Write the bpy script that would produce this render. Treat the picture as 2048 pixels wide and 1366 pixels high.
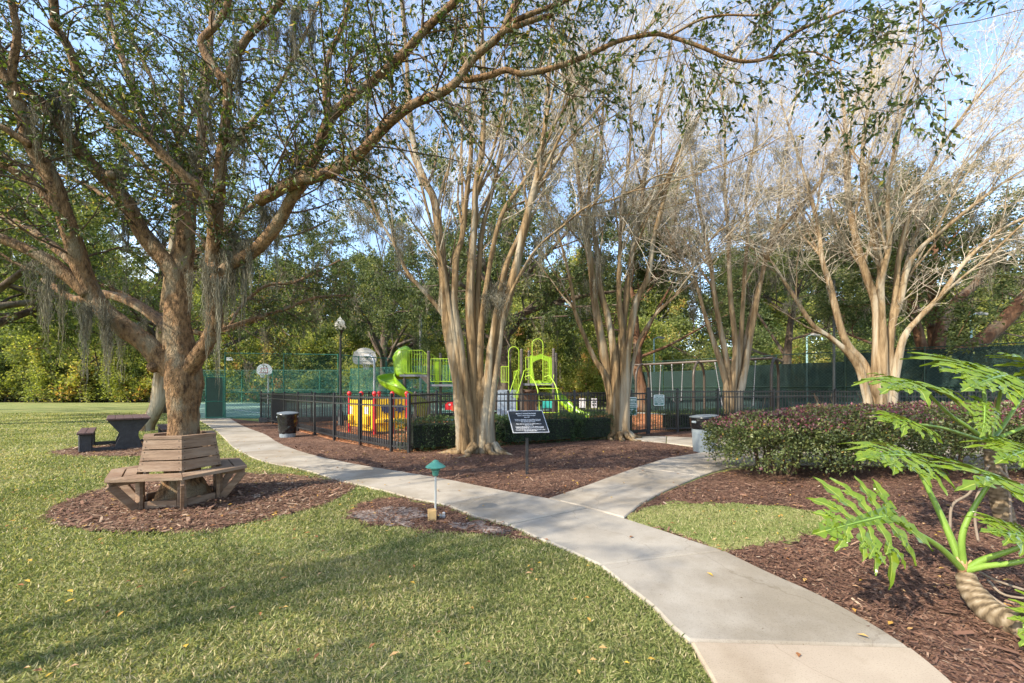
import bpy, bmesh, math, random
import numpy as np
from mathutils import Vector, Matrix, Euler

for o in list(bpy.data.objects):
    bpy.data.objects.remove(o, do_unlink=True)
SC = bpy.context.scene
COL = SC.collection
PI = math.pi

# ------------------------------------------------------------------ camera
CAM_H = 1.4          # eye height in metres
FPX = 820.0          # focal length in pixels of the 2048 wide photograph
CXP, CYP = 1024.0, 778.0   # vanishing point (horizon row) of the photograph
cam_d = bpy.data.cameras.new('camera')
cam = bpy.data.objects.new('camera', cam_d)
COL.objects.link(cam)
cam.location = (0, 0, CAM_H)
cam.rotation_euler = (math.radians(90), 0, 0)
cam_d.sensor_width = 36.0
cam_d.lens = 36.0 * FPX / 2048.0
cam_d.shift_y = (CYP - 683.0) / 2048.0
cam_d.clip_start = 0.05
cam_d.clip_end = 1500.0
SC.camera = cam
SC.render.resolution_x, SC.render.resolution_y = 1024, 683

# ------------------------------------------------------------------ light
SUN_EL = math.radians(38.0)
SUN_DIR = Vector((-0.80, -0.60, 0.0)).normalized() * math.cos(SUN_EL) + Vector((0, 0, math.sin(SUN_EL)))
sun_d = bpy.data.lights.new('sun', 'SUN')
sun_d.energy = 3.0
sun_d.angle = math.radians(0.55)
sun_d.color = (1.0, 0.90, 0.74)
sun = bpy.data.objects.new('sun', sun_d)
COL.objects.link(sun)
sun.location = (-30, -15, 40)
sun.rotation_euler = (-SUN_DIR).to_track_quat('-Z', 'Y').to_euler()

world = bpy.data.worlds.new('World')
SC.world = world
world.use_nodes = True
wn, wl = world.node_tree.nodes, world.node_tree.links
wn.clear()
w_out = wn.new('ShaderNodeOutputWorld')
w_bg = wn.new('ShaderNodeBackground')
w_sky = wn.new('ShaderNodeTexSky')
w_sky.sky_type = 'NISHITA'
w_sky.sun_disc = False
w_sky.sun_elevation = SUN_EL
w_sky.sun_rotation = math.atan2(SUN_DIR.x, SUN_DIR.y) % (2 * PI)
w_sky.air_density = 1.0
w_sky.dust_density = 1.0
w_sky.ozone_density = 1.2
w_tc = wn.new('ShaderNodeTexCoord')
w_map = wn.new('ShaderNodeMapping')
w_map.inputs['Scale'].default_value = (1.0, 1.0, 2.2)
w_map.inputs['Location'].default_value = (3.1, 0.4, 1.7)
w_noise = wn.new('ShaderNodeTexNoise')
w_noise.inputs['Scale'].default_value = 2.1
w_noise.inputs['Detail'].default_value = 9.0
w_noise.inputs['Roughness'].default_value = 0.56
w_ramp = wn.new('ShaderNodeValToRGB')
w_ramp.color_ramp.elements[0].position = 0.52
w_ramp.color_ramp.elements[1].position = 0.84
w_mix = wn.new('ShaderNodeMix')
w_mix.data_type = 'RGBA'
w_mix.inputs[7].default_value = (4.6, 4.8, 5.1, 1)      # thin white cloud
wl.new(w_tc.outputs['Generated'], w_map.inputs['Vector'])
wl.new(w_map.outputs['Vector'], w_noise.inputs['Vector'])
wl.new(w_noise.outputs['Fac'], w_ramp.inputs['Fac'])
wl.new(w_ramp.outputs['Color'], w_mix.inputs[0])
wl.new(w_sky.outputs['Color'], w_mix.inputs[6])
wl.new(w_mix.outputs[2], w_bg.inputs['Color'])
w_bg.inputs['Strength'].default_value = 0.15
wl.new(w_bg.outputs['Background'], w_out.inputs['Surface'])

SC.view_settings.view_transform = 'Standard'
SC.view_settings.look = 'None'
SC.view_settings.exposure = 1.6
SC.view_settings.gamma = 1.0
SC.view_settings.use_curve_mapping = False
SC.render.engine = 'CYCLES'
cy = SC.cycles
cy.max_bounces = 6
cy.diffuse_bounces = 3
cy.glossy_bounces = 2
cy.transmission_bounces = 4
cy.transparent_max_bounces = 12
cy.use_denoising = True

# ------------------------------------------------------------------ survey helpers
def G(px, py, z=0.0):
    """ground position seen at a pixel of the photograph"""
    k = (py - CYP) / (CAM_H - z)
    return ((px - CXP) / k, FPX / k)

def A(px, py, Y):
    """position at distance Y seen at a pixel of the photograph"""
    k = FPX / Y
    return ((px - CXP) / k, Y, CAM_H - (py - CYP) / k)

def crm(pts, n):
    """Catmull-Rom through pts, n samples per span"""
    P = np.array(pts, float)
    if len(P) < 3:
        t = np.linspace(0, 1, n + 1)[:, None]
        return P[0] * (1 - t) + P[-1] * t
    Q = np.vstack([2 * P[0] - P[1], P, 2 * P[-1] - P[-2]])
    out = []
    for i in range(1, len(Q) - 2):
        for j in range(n):
            t = j / n
            a, b, c, d = Q[i - 1], Q[i], Q[i + 1], Q[i + 2]
            out.append(0.5 * ((2 * b) + (-a + c) * t + (2 * a - 5 * b + 4 * c - d) * t * t + (-a + 3 * b - 3 * c + d) * t ** 3))
    out.append(P[-1])
    return np.array(out)

def resample(pts, n):
    P = np.array(pts, float)
    d = np.concatenate([[0], np.cumsum(np.linalg.norm(np.diff(P, axis=0), axis=1))])
    s = np.linspace(0, d[-1], n)
    return np.stack([np.interp(s, d, P[:, k]) for k in range(P.shape[1])], 1)

def inside(poly, pts):
    """points in polygon, both (n,2)"""
    P = np.asarray(poly, float)[:, :2]
    x, y = pts[:, 0], pts[:, 1]
    r = np.zeros(len(pts), bool)
    j = len(P) - 1
    for i in range(len(P)):
        xi, yi = P[i]
        xj, yj = P[j]
        if yi != yj:
            c = ((yi > y) != (yj > y)) & (x < (xj - xi) * (y - yi) / (yj - yi) + xi)
            r ^= c
        j = i
    return r

# ------------------------------------------------------------------ mesh helpers
class MB:
    """collects simple solids, then builds one mesh"""
    def __init__(s):
        s.v, s.f = [], []
    def add(s, v, f):
        b = len(s.v)
        s.v += [tuple(p) for p in v]
        s.f += [tuple(i + b for i in q) for q in f]
        return s
    def box(s, c, size, rot=None, bev=0.0):
        hx, hy, hz = size[0] / 2, size[1] / 2, size[2] / 2
        if bev > 0:
            b = min(bev, hx * .45, hy * .45, hz * .45)
            v, f = [], []
            sg = [(x, y, z) for x in (-1, 1) for y in (-1, 1) for z in (-1, 1)]
            idx = {}
            for (x, y, z) in sg:
                for ax in range(3):
                    p = [x * (hx - b), y * (hy - b), z * (hz - b)]
                    p[ax] = (x * hx, y * hy, z * hz)[ax]
                    idx[(x, y, z, ax)] = len(v)
                    v.append(p)
            def fa(ax):
                o = [a for a in range(3) if a != ax]
                for sd in (-1, 1):
                    q = []
                    for a, c2 in ((-1, -1), (1, -1), (1, 1), (-1, 1)):
                        k = [0, 0, 0]; k[ax] = sd; k[o[0]] = a; k[o[1]] = c2
                        q.append(idx[(k[0], k[1], k[2], ax)])
                    f.append(q)
            for ax in range(3):
                fa(ax)
            for ax in range(3):
                o = [a for a in range(3) if a != ax]
                for a in (-1, 1):
                    for c2 in (-1, 1):
                        k0 = [0, 0, 0]; k0[ax] = -1; k0[o[0]] = a; k0[o[1]] = c2
                        k1 = list(k0); k1[ax] = 1
                        f.append([idx[(*k0, o[0])], idx[(*k1, o[0])], idx[(*k1, o[1])], idx[(*k0, o[1])]])
            for k in sg:
                f.append([idx[(*k, 0)], idx[(*k, 1)], idx[(*k, 2)]])
        else:
            v = [(x * hx, y * hy, z * hz) for x in (-1, 1) for y in (-1, 1) for z in (-1, 1)]
            f = [(0, 1, 3, 2), (4, 6, 7, 5), (0, 4, 5, 1), (2, 3, 7, 6), (0, 2, 6, 4), (1, 5, 7, 3)]
        M = Matrix.Identity(3) if rot is None else (rot if isinstance(rot, Matrix) else Euler(rot).to_matrix())
        c = Vector(c)
        return s.add([M @ Vector(p) + c for p in v], f)
    def bar(s, a, b, w, h=None, up=(0, 0, 1), bev=0.0):
        """box from a to b, section w (sideways) x h (along up)"""
        h = w if h is None else h
        a, b = Vector(a), Vector(b)
        y = (b - a).normalized()
        u = Vector(up)
        if abs(y.dot(u)) > .99:
            u = Vector((0, 1, 0))
        x = y.cross(u).normalized()
        z = x.cross(y)
        M = Matrix((x, y, z)).transposed()
        return s.box((a + b) / 2, (w, (b - a).length, h), M, bev)
    def tube(s, pts, rad, n=8, cap=True):
        P = [Vector(p) for p in pts]
        R = [rad] * len(P) if isinstance(rad, (int, float)) else list(rad)
        v, f = [], []
        t0 = (P[1] - P[0]).normalized()
        x = t0.orthogonal().normalized()
        for i, p in enumerate(P):
            t = (P[min(i + 1, len(P) - 1)] - P[max(i - 1, 0)]).normalized()
            x = (x - t * x.dot(t))
            x = x.normalized() if x.length > 1e-6 else t.orthogonal().normalized()
            y = t.cross(x)
            for j in range(n):
                a = 2 * PI * j / n
                v.append(p + (x * math.cos(a) + y * math.sin(a)) * R[i])
        for i in range(len(P) - 1):
            for j in range(n):
                k = (j + 1) % n
                f.append((i * n + j, i * n + k, (i + 1) * n + k, (i + 1) * n + j))
        if cap:
            f.append(tuple(reversed(range(n))))
            f.append(tuple((len(P) - 1) * n + j for j in range(n)))
        return s.add(v, f)
    def lathe(s, prof, c=(0, 0, 0), n=20, rot=None):
        """prof: list of (r, z)"""
        v, f = [], []
        M = Matrix.Identity(3) if rot is None else Euler(rot).to_matrix()
        c = Vector(c)
        for r, z in prof:
            for j in range(n):
                a = 2 * PI * j / n
                v.append(M @ Vector((r * math.cos(a), r * math.sin(a), z)) + c)
        for i in range(len(prof) - 1):
            for j in range(n):
                k = (j + 1) % n
                f.append((i * n + j, i * n + k, (i + 1) * n + k, (i + 1) * n + j))
        f.append(tuple(reversed(range(n))))
        f.append(tuple((len(prof) - 1) * n + j for j in range(n)))
        return s.add(v, f)
    def prism(s, poly, z0, z1):
        n = len(poly)
        v = [(p[0], p[1], z0) for p in poly] + [(p[0], p[1], z1) for p in poly]
        f = [tuple(reversed(range(n))), tuple(range(n, 2 * n))]
        f += [(i, (i + 1) % n, (i + 1) % n + n, i + n) for i in range(n)]
        return s.add(v, f)
    def build(s, name, mat, parent=None, loc=None, smooth=False, kind=None, auto=None):
        me = bpy.data.meshes.new(name)
        off = Vector(loc) if loc is not None else (Vector(parent['_o']) if parent is not None and '_o' in parent else Vector((0, 0, 0)))
        me.from_pydata([Vector(p) - off for p in s.v], [], s.f)
        me.validate()
        bm = bmesh.new(); bm.from_mesh(me)
        bmesh.ops.recalc_face_normals(bm, faces=bm.faces)
        bm.to_mesh(me); bm.free()
        return link(name, me, mat, parent, off if parent is None else None, smooth, kind, auto)

def link(name, me, mat, parent=None, loc=None, smooth=False, kind=None, auto=None):
    o = bpy.data.objects.new(name, me)
    COL.objects.link(o)
    if mat is not None and not me.materials:
        me.materials.append(mat)
    if smooth:
        me.polygons.foreach_set('use_smooth', np.ones(len(me.polygons), bool))
        if auto is not None:
            me.set_sharp_from_angle(angle=math.radians(auto))
    if parent is not None:
        o.parent = parent
    elif loc is not None:
        o.location = loc
    if kind:
        o['kind'] = kind
    return o

def thing(name, loc, label, cat, group=None):
    """an Empty at the thing's base; parts built in world coordinates are shifted to it"""
    o = bpy.data.objects.new(name, None)
    COL.objects.link(o)
    o.location = loc
    o.empty_display_size = .2
    o['_o'] = tuple(loc)
    tag(o, label, cat, group)
    return o

def tag(o, label, cat, group=None):
    o['label'] = label
    o['category'] = cat
    if group:
        o['group'] = group
    return o

def struct(o):
    o['kind'] = 'structure'
    return o

def np_mesh(name, V, faces, tint=None, uv=None):
    """fast mesh; faces: list of (n,k) int arrays"""
    me = bpy.data.meshes.new(name)
    V = np.asarray(V, np.float32)
    me.vertices.add(len(V))
    me.vertices.foreach_set('co', V.ravel())
    faces = [np.asarray(f, np.int32) for f in faces if len(f)]
    nl = sum(f.size for f in faces)
    nf = sum(len(f) for f in faces)
    me.loops.add(nl)
    me.polygons.add(nf)
    me.loops.foreach_set('vertex_index', np.concatenate([f.ravel() for f in faces]))
    tot = np.concatenate([np.full(len(f), f.shape[1], np.int32) for f in faces])
    st = np.concatenate([[0], np.cumsum(tot)[:-1]]).astype(np.int32)
    me.polygons.foreach_set('loop_start', st)
    me.polygons.foreach_set('loop_total', tot)
    me.update(calc_edges=True)
    if tint is not None:
        at = me.attributes.new('tint', 'FLOAT', 'POINT')
        at.data.foreach_set('value', np.asarray(tint, np.float32))
    return me

def norm(a):
    return a / np.maximum(np.linalg.norm(a, axis=-1, keepdims=True), 1e-9)

def tubes(P, R, sides=3):
    """P (N,M,3), R (N,M) -> verts, quads"""
    P = np.asarray(P, float); R = np.asarray(R, float)
    N, M, _ = P.shape
    T = np.empty_like(P)
    T[:, 1:-1] = P[:, 2:] - P[:, :-2]
    T[:, 0] = P[:, 1] - P[:, 0]
    T[:, -1] = P[:, -1] - P[:, -2]
    T = norm(T)
    ref = np.zeros((N, 1, 3)); 
    t0 = T.mean(1)
    ax = np.argmin(np.abs(t0), axis=1)
    ref[np.arange(N), 0, ax] = 1
    X = norm(np.cross(T, ref))
    Y = np.cross(T, X)
    a = np.arange(sides) * 2 * PI / sides
    V = P[:, :, None] + R[:, :, None, None] * (X[:, :, None] * np.cos(a)[:, None] + Y[:, :, None] * np.sin(a)[:, None])
    idx = np.arange(N * M * sides).reshape(N, M, sides)
    nx = np.roll(idx, -1, axis=2)
    F = np.stack([idx[:, :-1], nx[:, :-1], nx[:, 1:], idx[:, 1:]], -1).reshape(-1, 4)
    return V.reshape(-1, 3), F

def ribbons(P, R, rng):
    """thin flat twigs: one strip per polyline, random facing"""
    P = np.asarray(P, float); N, M, _ = P.shape
    S = norm(np.cross(norm(P[:, -1] - P[:, 0]), rng.normal(size=(N, 3))))[:, None] * np.asarray(R)[..., None]
    V = np.stack([P - S, P + S], 2).reshape(-1, 3)
    i = np.arange(N * M * 2).reshape(N, M, 2)
    F = np.stack([i[:, :-1, 0], i[:, :-1, 1], i[:, 1:, 1], i[:, 1:, 0]], -1).reshape(-1, 4)
    return V, F

def spawn(P, R, per, tmin, lrng, arng, rfac, npts, up, wob, rng, rmin=0.0012, bias=None, tmax=1.0, taper=.35):
    """grow `per` child branches from every polyline"""
    N, M, _ = P.shape
    t = rng.uniform(tmin, tmax, (N, per))
    x = t * (M - 1)
    i = np.clip(x.astype(int), 0, M - 2)
    f = (x - i)
    n = np.arange(N)[:, None]
    a, b = P[n, i], P[n, i + 1]
    p = a * (1 - f[..., None]) + b * f[..., None]
    r = R[n, i] * (1 - f) + R[n, i + 1] * f
    tan = norm(b - a).reshape(-1, 3)
    p = p.reshape(-1, 3)
    r = np.maximum(r.reshape(-1) * rfac * rng.uniform(.75, 1.1, len(p)), rmin)
    rv = norm(np.cross(tan, rng.normal(size=tan.shape)))
    an = rng.uniform(*arng, len(p))[:, None]
    d = norm(np.cos(an) * tan + np.sin(an) * rv)
    L = rng.uniform(*lrng, len(p)) * (1.15 - .45 * t.reshape(-1))
    out = np.empty((len(p), npts, 3))
    out[:, 0] = p
    st = (L / (npts - 1))[:, None]
    upv = np.array([0, 0, 1.0]) * up
    if bias is not None:
        upv = upv + np.asarray(bias)
    for k in range(1, npts):
        d = norm(d + upv + rng.normal(size=d.shape) * wob)
        out[:, k] = out[:, k - 1] + d * st
    rr = r[:, None] * np.linspace(1, taper, npts)[None]
    return out, np.maximum(rr, rmin * .7)

def leaves(B, D, L, W, rng, fold=.25, curl=.15):
    """folded four-cornered leaves from base points B along directions D"""
    n = len(B)
    D = norm(D)
    s = norm(np.cross(D, rng.normal(size=(n, 3))))
    nn = np.cross(s, D)
    L = np.broadcast_to(L, (n,))[:, None]; W = np.broadcast_to(W, (n,))[:, None]
    m = B + D * L * .45 + nn * W * fold
    V = np.stack([B, m + s * W * .5, B + D * L - nn * L * curl, m - s * W * .5], 1).reshape(-1, 3)
    i = np.arange(n) * 4
    F = np.concatenate([np.stack([i, i + 1, i + 2], 1), np.stack([i, i + 2, i + 3], 1)])
    return V, F

def along(P, per, rng, t0=.15):
    """points and tangents on polylines"""
    N, M, _ = P.shape
    t = rng.uniform(t0, 1, (N, per)) * (M - 1)
    i = np.clip(t.astype(int), 0, M - 2)
    f = (t - i)[..., None]
    n = np.arange(N)[:, None]
    a, b = P[n, i], P[n, i + 1]
    return (a * (1 - f) + b * f).reshape(-1, 3), norm(b - a).reshape(-1, 3)

def moss_mesh(name, anchors, rng, strands=40, lmin=.3, lmax=1.0, spread=.12, w=.006, sway=.04):
    """hanging strands of moss under anchor points: thin kinked ribbons in tapering beards"""
    K = 9
    n = len(anchors) * strands
    A0 = np.repeat(np.asarray(anchors, float), strands, 0)
    cl = np.repeat(rng.uniform(lmin, lmax, len(anchors)), strands)
    r = rng.normal(size=(n, 2)) * spread
    near = np.exp(-(np.linalg.norm(r, axis=1) / spread) ** 2 * .5)
    L = cl * (.2 + .8 * near) * rng.uniform(.3, 1.0, n)
    P = np.zeros((n, K, 3))
    tt = np.linspace(0, 1, K)
    P[:, :, :2] = A0[:, None, :2] + r[:, None] * (1 - .55 * tt[None, :, None])
    P[:, :, 2] = A0[:, None, 2] + np.abs(rng.normal(size=(n, 1))) * .04 - L[:, None] * tt[None]
    P[:, 1:, :2] += np.cumsum(rng.normal(size=(n, K - 1, 2)) * sway * .35, 1) * .5 + rng.normal(size=(n, K - 1, 2)) * sway * .42
    P[:, 1:, 2] += rng.normal(size=(n, K - 1)) * sway * .3
    an = rng.uniform(0, PI, (n, K))
    S = np.stack([np.cos(an), np.sin(an), np.zeros((n, K))], 2) * (w * np.array([.6, 1.1, 1.1, 1.0, 1.0, .9, .8, .6, .2]))[None, :, None]
    V = np.stack([P - S, P + S], 2).reshape(-1, 3)
    idx = np.arange(n * K * 2).reshape(n, K, 2)
    F = np.stack([idx[:, :-1, 0], idx[:, :-1, 1], idx[:, 1:, 1], idx[:, 1:, 0]], -1).reshape(-1, 4)
    tint = np.repeat(rng.uniform(0, 1, n), K * 2)
    return np_mesh(name, V, [F], tint)

# ------------------------------------------------------------------ materials
def new_mat(name):
    m = bpy.data.materials.new(name)
    m.use_nodes = True
    nt = m.node_tree
    nt.nodes.clear()
    out = nt.nodes.new('ShaderNodeOutputMaterial')
    return m, nt, nt.nodes, nt.links, out

def surf(name, c1, c2=None, scale=6.0, rough=.6, bump=0.0, stretch=(1, 1, 1), metal=0.0, detail=6, lo=.35, hi=.65, spec=.5, bscale=None, c3=None, s3=.8, p3=(.52, .62)):
    """two-colour noise surface with fine relief, and broad patches of a third colour"""
    m, nt, N, L, out = new_mat(name)
    b = N.new('ShaderNodeBsdfPrincipled')
    b.inputs['Roughness'].default_value = rough
    b.inputs['Metallic'].default_value = metal
    b.inputs['Specular IOR Level'].default_value = spec
    tc = N.new('ShaderNodeTexCoord')
    mp = N.new('ShaderNodeMapping')
    mp.inputs['Scale'].default_value = stretch
    L.new(tc.outputs['Object'], mp.inputs['Vector'])
    nz = N.new('ShaderNodeTexNoise')
    nz.inputs['Scale'].default_value = scale
    nz.inputs['Detail'].default_value = detail
    nz.inputs['Roughness'].default_value = .62
    L.new(mp.outputs['Vector'], nz.inputs['Vector'])
    r = N.new('ShaderNodeValToRGB')
    r.color_ramp.elements[0].position = lo
    r.color_ramp.elements[1].position = hi
    r.color_ramp.elements[0].color = (*c1, 1)
    r.color_ramp.elements[1].color = (*(c2 or c1), 1)
    L.new(nz.outputs['Fac'], r.inputs['Fac'])
    col = r.outputs['Color']
    if c3 is not None:
        n3 = N.new('ShaderNodeTexNoise')
        n3.inputs['Scale'].default_value = s3
        n3.inputs['Detail'].default_value = 5
        L.new(mp.outputs['Vector'], n3.inputs['Vector'])
        r3 = N.new('ShaderNodeValToRGB')
        r3.color_ramp.elements[0].position, r3.color_ramp.elements[1].position = p3
        L.new(n3.outputs['Fac'], r3.inputs['Fac'])
        mx = N.new('ShaderNodeMix'); mx.data_type = 'RGBA'
        L.new(r3.outputs['Color'], mx.inputs[0])
        L.new(col, mx.inputs[6])
        mx.inputs[7].default_value = (*c3, 1)
        col = mx.outputs[2]
    L.new(col, b.inputs['Base Color'])
    if bump > 0:
        nb = N.new('ShaderNodeTexNoise')
        nb.inputs['Scale'].default_value = bscale or scale * 3
        nb.inputs['Detail'].default_value = 6
        L.new(mp.outputs['Vector'], nb.inputs['Vector'])
        bp = N.new('ShaderNodeBump')
        bp.inputs['Strength'].default_value = bump
        bp.inputs['Distance'].default_value = .02
        L.new(nb.outputs['Fac'], bp.inputs['Height'])
        L.new(bp.outputs['Normal'], b.inputs['Normal'])
    L.new(b.outputs['BSDF'], out.inputs['Surface'])
    return m

def leafy(name, stops, rough=.5, trans=.35, spec=.4, tcol=None):
    """thin leaf: colour by the per-leaf attribute, light passes through"""
    m, nt, N, L, out = new_mat(name)
    at = N.new('ShaderNodeAttribute')
    at.attribute_name = 'tint'
    r = N.new('ShaderNodeValToRGB')
    e = r.color_ramp.elements
    for i, (p, c) in enumerate(stops):
        el = e[i] if i < 2 else e.new(p)
        el.position = p
        el.color = (*c, 1)
    L.new(at.outputs['Fac'], r.inputs['Fac'])
    b = N.new('ShaderNodeBsdfPrincipled')
    b.inputs['Roughness'].default_value = rough
    b.inputs['Specular IOR Level'].default_value = spec
    L.new(r.outputs['Color'], b.inputs['Base Color'])
    if trans > 0:
        t = N.new('ShaderNodeBsdfTranslucent')
        hs = N.new('ShaderNodeMix'); hs.data_type = 'RGBA'; hs.blend_type = 'MULTIPLY'
        hs.inputs[0].default_value = 1
        L.new(r.outputs['Color'], hs.inputs[6])
        hs.inputs[7].default_value = (*(tcol or (1.5, 1.5, .7)), 1)
        L.new(hs.outputs[2], t.inputs['Color'])
        mx = N.new('ShaderNodeMixShader')
        mx.inputs[0].default_value = trans
        L.new(b.outputs['BSDF'], mx.inputs[1])
        L.new(t.outputs['BSDF'], mx.inputs[2])
        L.new(mx.outputs['Shader'], out.inputs['Surface'])
    else:
        L.new(b.outputs['BSDF'], out.inputs['Surface'])
    return m
# ------------------------------------------------------------------ shared materials
M_black = surf('black_powder_coat', (.012, .012, .013), (.02, .02, .022), 30, .42, .04, spec=.5)
M_dkgreen = surf('dark_green_paint', (.004, .027, .016), (.006, .04, .024), 12, .5, .05)
M_green_pipe = surf('green_vinyl_pipe', (.01, .11, .075), (.02, .15, .10), 8, .5, .05)
M_galv = surf('galvanised_steel', (.42, .43, .44), (.55, .56, .57), 15, .42, .05, metal=.6)
M_white = surf('white_enamel', (.72, .71, .68), (.80, .79, .76), 6, .45, .03)
def concrete_mat(name, c1, c2, seed):
    """broom finished slab: blotches, dark leaf stains, pores and a few hairline cracks"""
    m, nt, N, L, out = new_mat(name)
    tc = N.new('ShaderNodeTexCoord')
    mp = N.new('ShaderNodeMapping'); mp.inputs['Location'].default_value = (seed * 3.7, seed * 1.9, 0)
    L.new(tc.outputs['Object'], mp.inputs['Vector'])
    def noise(sc, det, lo, hi, ca, cb):
        n = N.new('ShaderNodeTexNoise'); n.inputs['Scale'].default_value = sc; n.inputs['Detail'].default_value = det
        n.inputs['Roughness'].default_value = .65
        L.new(mp.outputs['Vector'], n.inputs['Vector'])
        r = N.new('ShaderNodeValToRGB')
        r.color_ramp.elements[0].position = lo; r.color_ramp.elements[1].position = hi
        r.color_ramp.elements[0].color = (*ca, 1); r.color_ramp.elements[1].color = (*cb, 1)
        L.new(n.outputs['Fac'], r.inputs['Fac'])
        return n, r.outputs['Color']
    def mul(a, b, f=1.0):
        x = N.new('ShaderNodeMix'); x.data_type = 'RGBA'; x.blend_type = 'MULTIPLY'; x.inputs[0].default_value = f
        L.new(a, x.inputs[6]); L.new(b, x.inputs[7])
        return x.outputs[2]
    _, base = noise(1.6, 7, .3, .7, c1, c2)
    _, stain = noise(.75, 8, .40, .56, (.74, .71, .66), (1, 1, 1))
    fn, pore = noise(140, 3, .30, .46, (.62, .6, .57), (1, 1, 1))
    _, spot = noise(17, 4, .255, .30, (.48, .40, .32), (1, 1, 1))
    col = mul(mul(mul(base, stain), pore, .8), spot)
    vo = N.new('ShaderNodeTexVoronoi'); vo.feature = 'DISTANCE_TO_EDGE'; vo.inputs['Scale'].default_value = .55
    wn_ = N.new('ShaderNodeTexNoise'); wn_.inputs['Scale'].default_value = 2.2; wn_.inputs['Detail'].default_value = 8
    L.new(mp.outputs['Vector'], wn_.inputs['Vector'])
    ad = N.new('ShaderNodeMix'); ad.data_type = 'RGBA'; ad.blend_type = 'ADD'; ad.inputs[0].default_value = .5
    L.new(mp.outputs['Vector'], ad.inputs[6]); L.new(wn_.outputs['Color'], ad.inputs[7])
    L.new(ad.outputs[2], vo.inputs['Vector'])
    cr = N.new('ShaderNodeValToRGB'); cr.color_ramp.elements[0].position = .0; cr.color_ramp.elements[1].position = .0035
    cr.color_ramp.elements[0].color = (.62, .58, .53, 1); cr.color_ramp.elements[1].color = (1, 1, 1, 1)
    L.new(vo.outputs['Distance'], cr.inputs['Fac'])
    col = mul(col, cr.outputs['Color'], .55)
    b = N.new('ShaderNodeBsdfPrincipled'); b.inputs['Roughness'].default_value = .92; b.inputs['Specular IOR Level'].default_value = .2
    L.new(col, b.inputs['Base Color'])
    bp = N.new('ShaderNodeBump'); bp.inputs['Strength'].default_value = .12; bp.inputs['Distance'].default_value = .01
    L.new(fn.outputs['Fac'], bp.inputs['Height']); L.new(bp.outputs['Normal'], b.inputs['Normal'])
    L.new(b.outputs['BSDF'], out.inputs['Surface'])
    return m
M_concrete = concrete_mat('concrete', (.29, .255, .205), (.385, .345, .285), 1)
M_concrete_tan = concrete_mat('tan_concrete', (.30, .245, .185), (.375, .315, .24), 2)
M_concrete_grey = concrete_mat('grey_concrete', (.265, .24, .20), (.35, .32, .27), 3)

def mulch_mat(name, cols, scale=42, bump=.9):
    m, nt, N, L, out = new_mat(name)
    tc = N.new('ShaderNodeTexCoord')
    nz = N.new('ShaderNodeTexNoise'); nz.inputs['Scale'].default_value = 9; nz.inputs['Detail'].default_value = 3
    L.new(tc.outputs['Object'], nz.inputs['Vector'])
    ad = N.new('ShaderNodeMix'); ad.data_type = 'RGBA'; ad.blend_type = 'ADD'; ad.inputs[0].default_value = .12
    L.new(tc.outputs['Object'], ad.inputs[6]); L.new(nz.outputs['Color'], ad.inputs[7])
    vo = N.new('ShaderNodeTexVoronoi'); vo.inputs['Scale'].default_value = scale
    L.new(ad.outputs[2], vo.inputs['Vector'])
    sp = N.new('ShaderNodeSeparateColor')
    L.new(vo.outputs['Color'], sp.inputs[0])
    r = N.new('ShaderNodeValToRGB')
    e = r.color_ramp.elements
    for i, (p, c) in enumerate(cols):
        el = e[i] if i < 2 else e.new(p)
        el.position = p; el.color = (*c, 1)
    L.new(sp.outputs[0], r.inputs['Fac'])
    n2 = N.new('ShaderNodeTexNoise'); n2.inputs['Scale'].default_value = 1.3; n2.inputs['Detail'].default_value = 6
    L.new(tc.outputs['Object'], n2.inputs['Vector'])
    r2 = N.new('ShaderNodeValToRGB')
    r2.color_ramp.elements[0].position = .35; r2.color_ramp.elements[1].position = .7
    r2.color_ramp.elements[0].color = (.62, .58, .58, 1); r2.color_ramp.elements[1].color = (1.15, 1.1, 1.05, 1)
    L.new(n2.outputs['Fac'], r2.inputs['Fac'])
    mu = N.new('ShaderNodeMix'); mu.data_type = 'RGBA'; mu.blend_type = 'MULTIPLY'; mu.inputs[0].default_value = 1
    L.new(r.outputs['Color'], mu.inputs[6]); L.new(r2.outputs['Color'], mu.inputs[7])
    b = N.new('ShaderNodeBsdfPrincipled'); b.inputs['Roughness'].default_value = .9
    b.inputs['Specular IOR Level'].default_value = .2
    L.new(mu.outputs[2], b.inputs['Base Color'])
    bp = N.new('ShaderNodeBump'); bp.inputs['Strength'].default_value = bump; bp.inputs['Distance'].default_value = .02
    L.new(sp.outputs[1], bp.inputs['Height'])
    L.new(bp.outputs['Normal'], b.inputs['Normal'])
    L.new(b.outputs['BSDF'], out.inputs['Surface'])
    return m

M_mulch = mulch_mat('brown_wood_mulch', [(0, (.055, .03, .021)), (.45, (.13, .07, .048)), (.75, (.21, .12, .08)), (1, (.33, .235, .165))], 75)
M_mulch_tan = mulch_mat('weathered_wood_mulch', [(0, (.05, .03, .02)), (.4, (.13, .08, .05)), (.75, (.24, .15, .09)), (1, (.40, .30, .20))], 36)
M_mulch_orange = mulch_mat('orange_playground_chips', [(0, (.16, .06, .025)), (.4, (.38, .15, .06)), (.8, (.52, .23, .10)), (1, (.62, .36, .20))], 22, .6)
M_sand = surf('bare_sandy_soil', (.16, .12, .10), (.30, .25, .215), 5, .95, .5, bscale=60)

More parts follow.
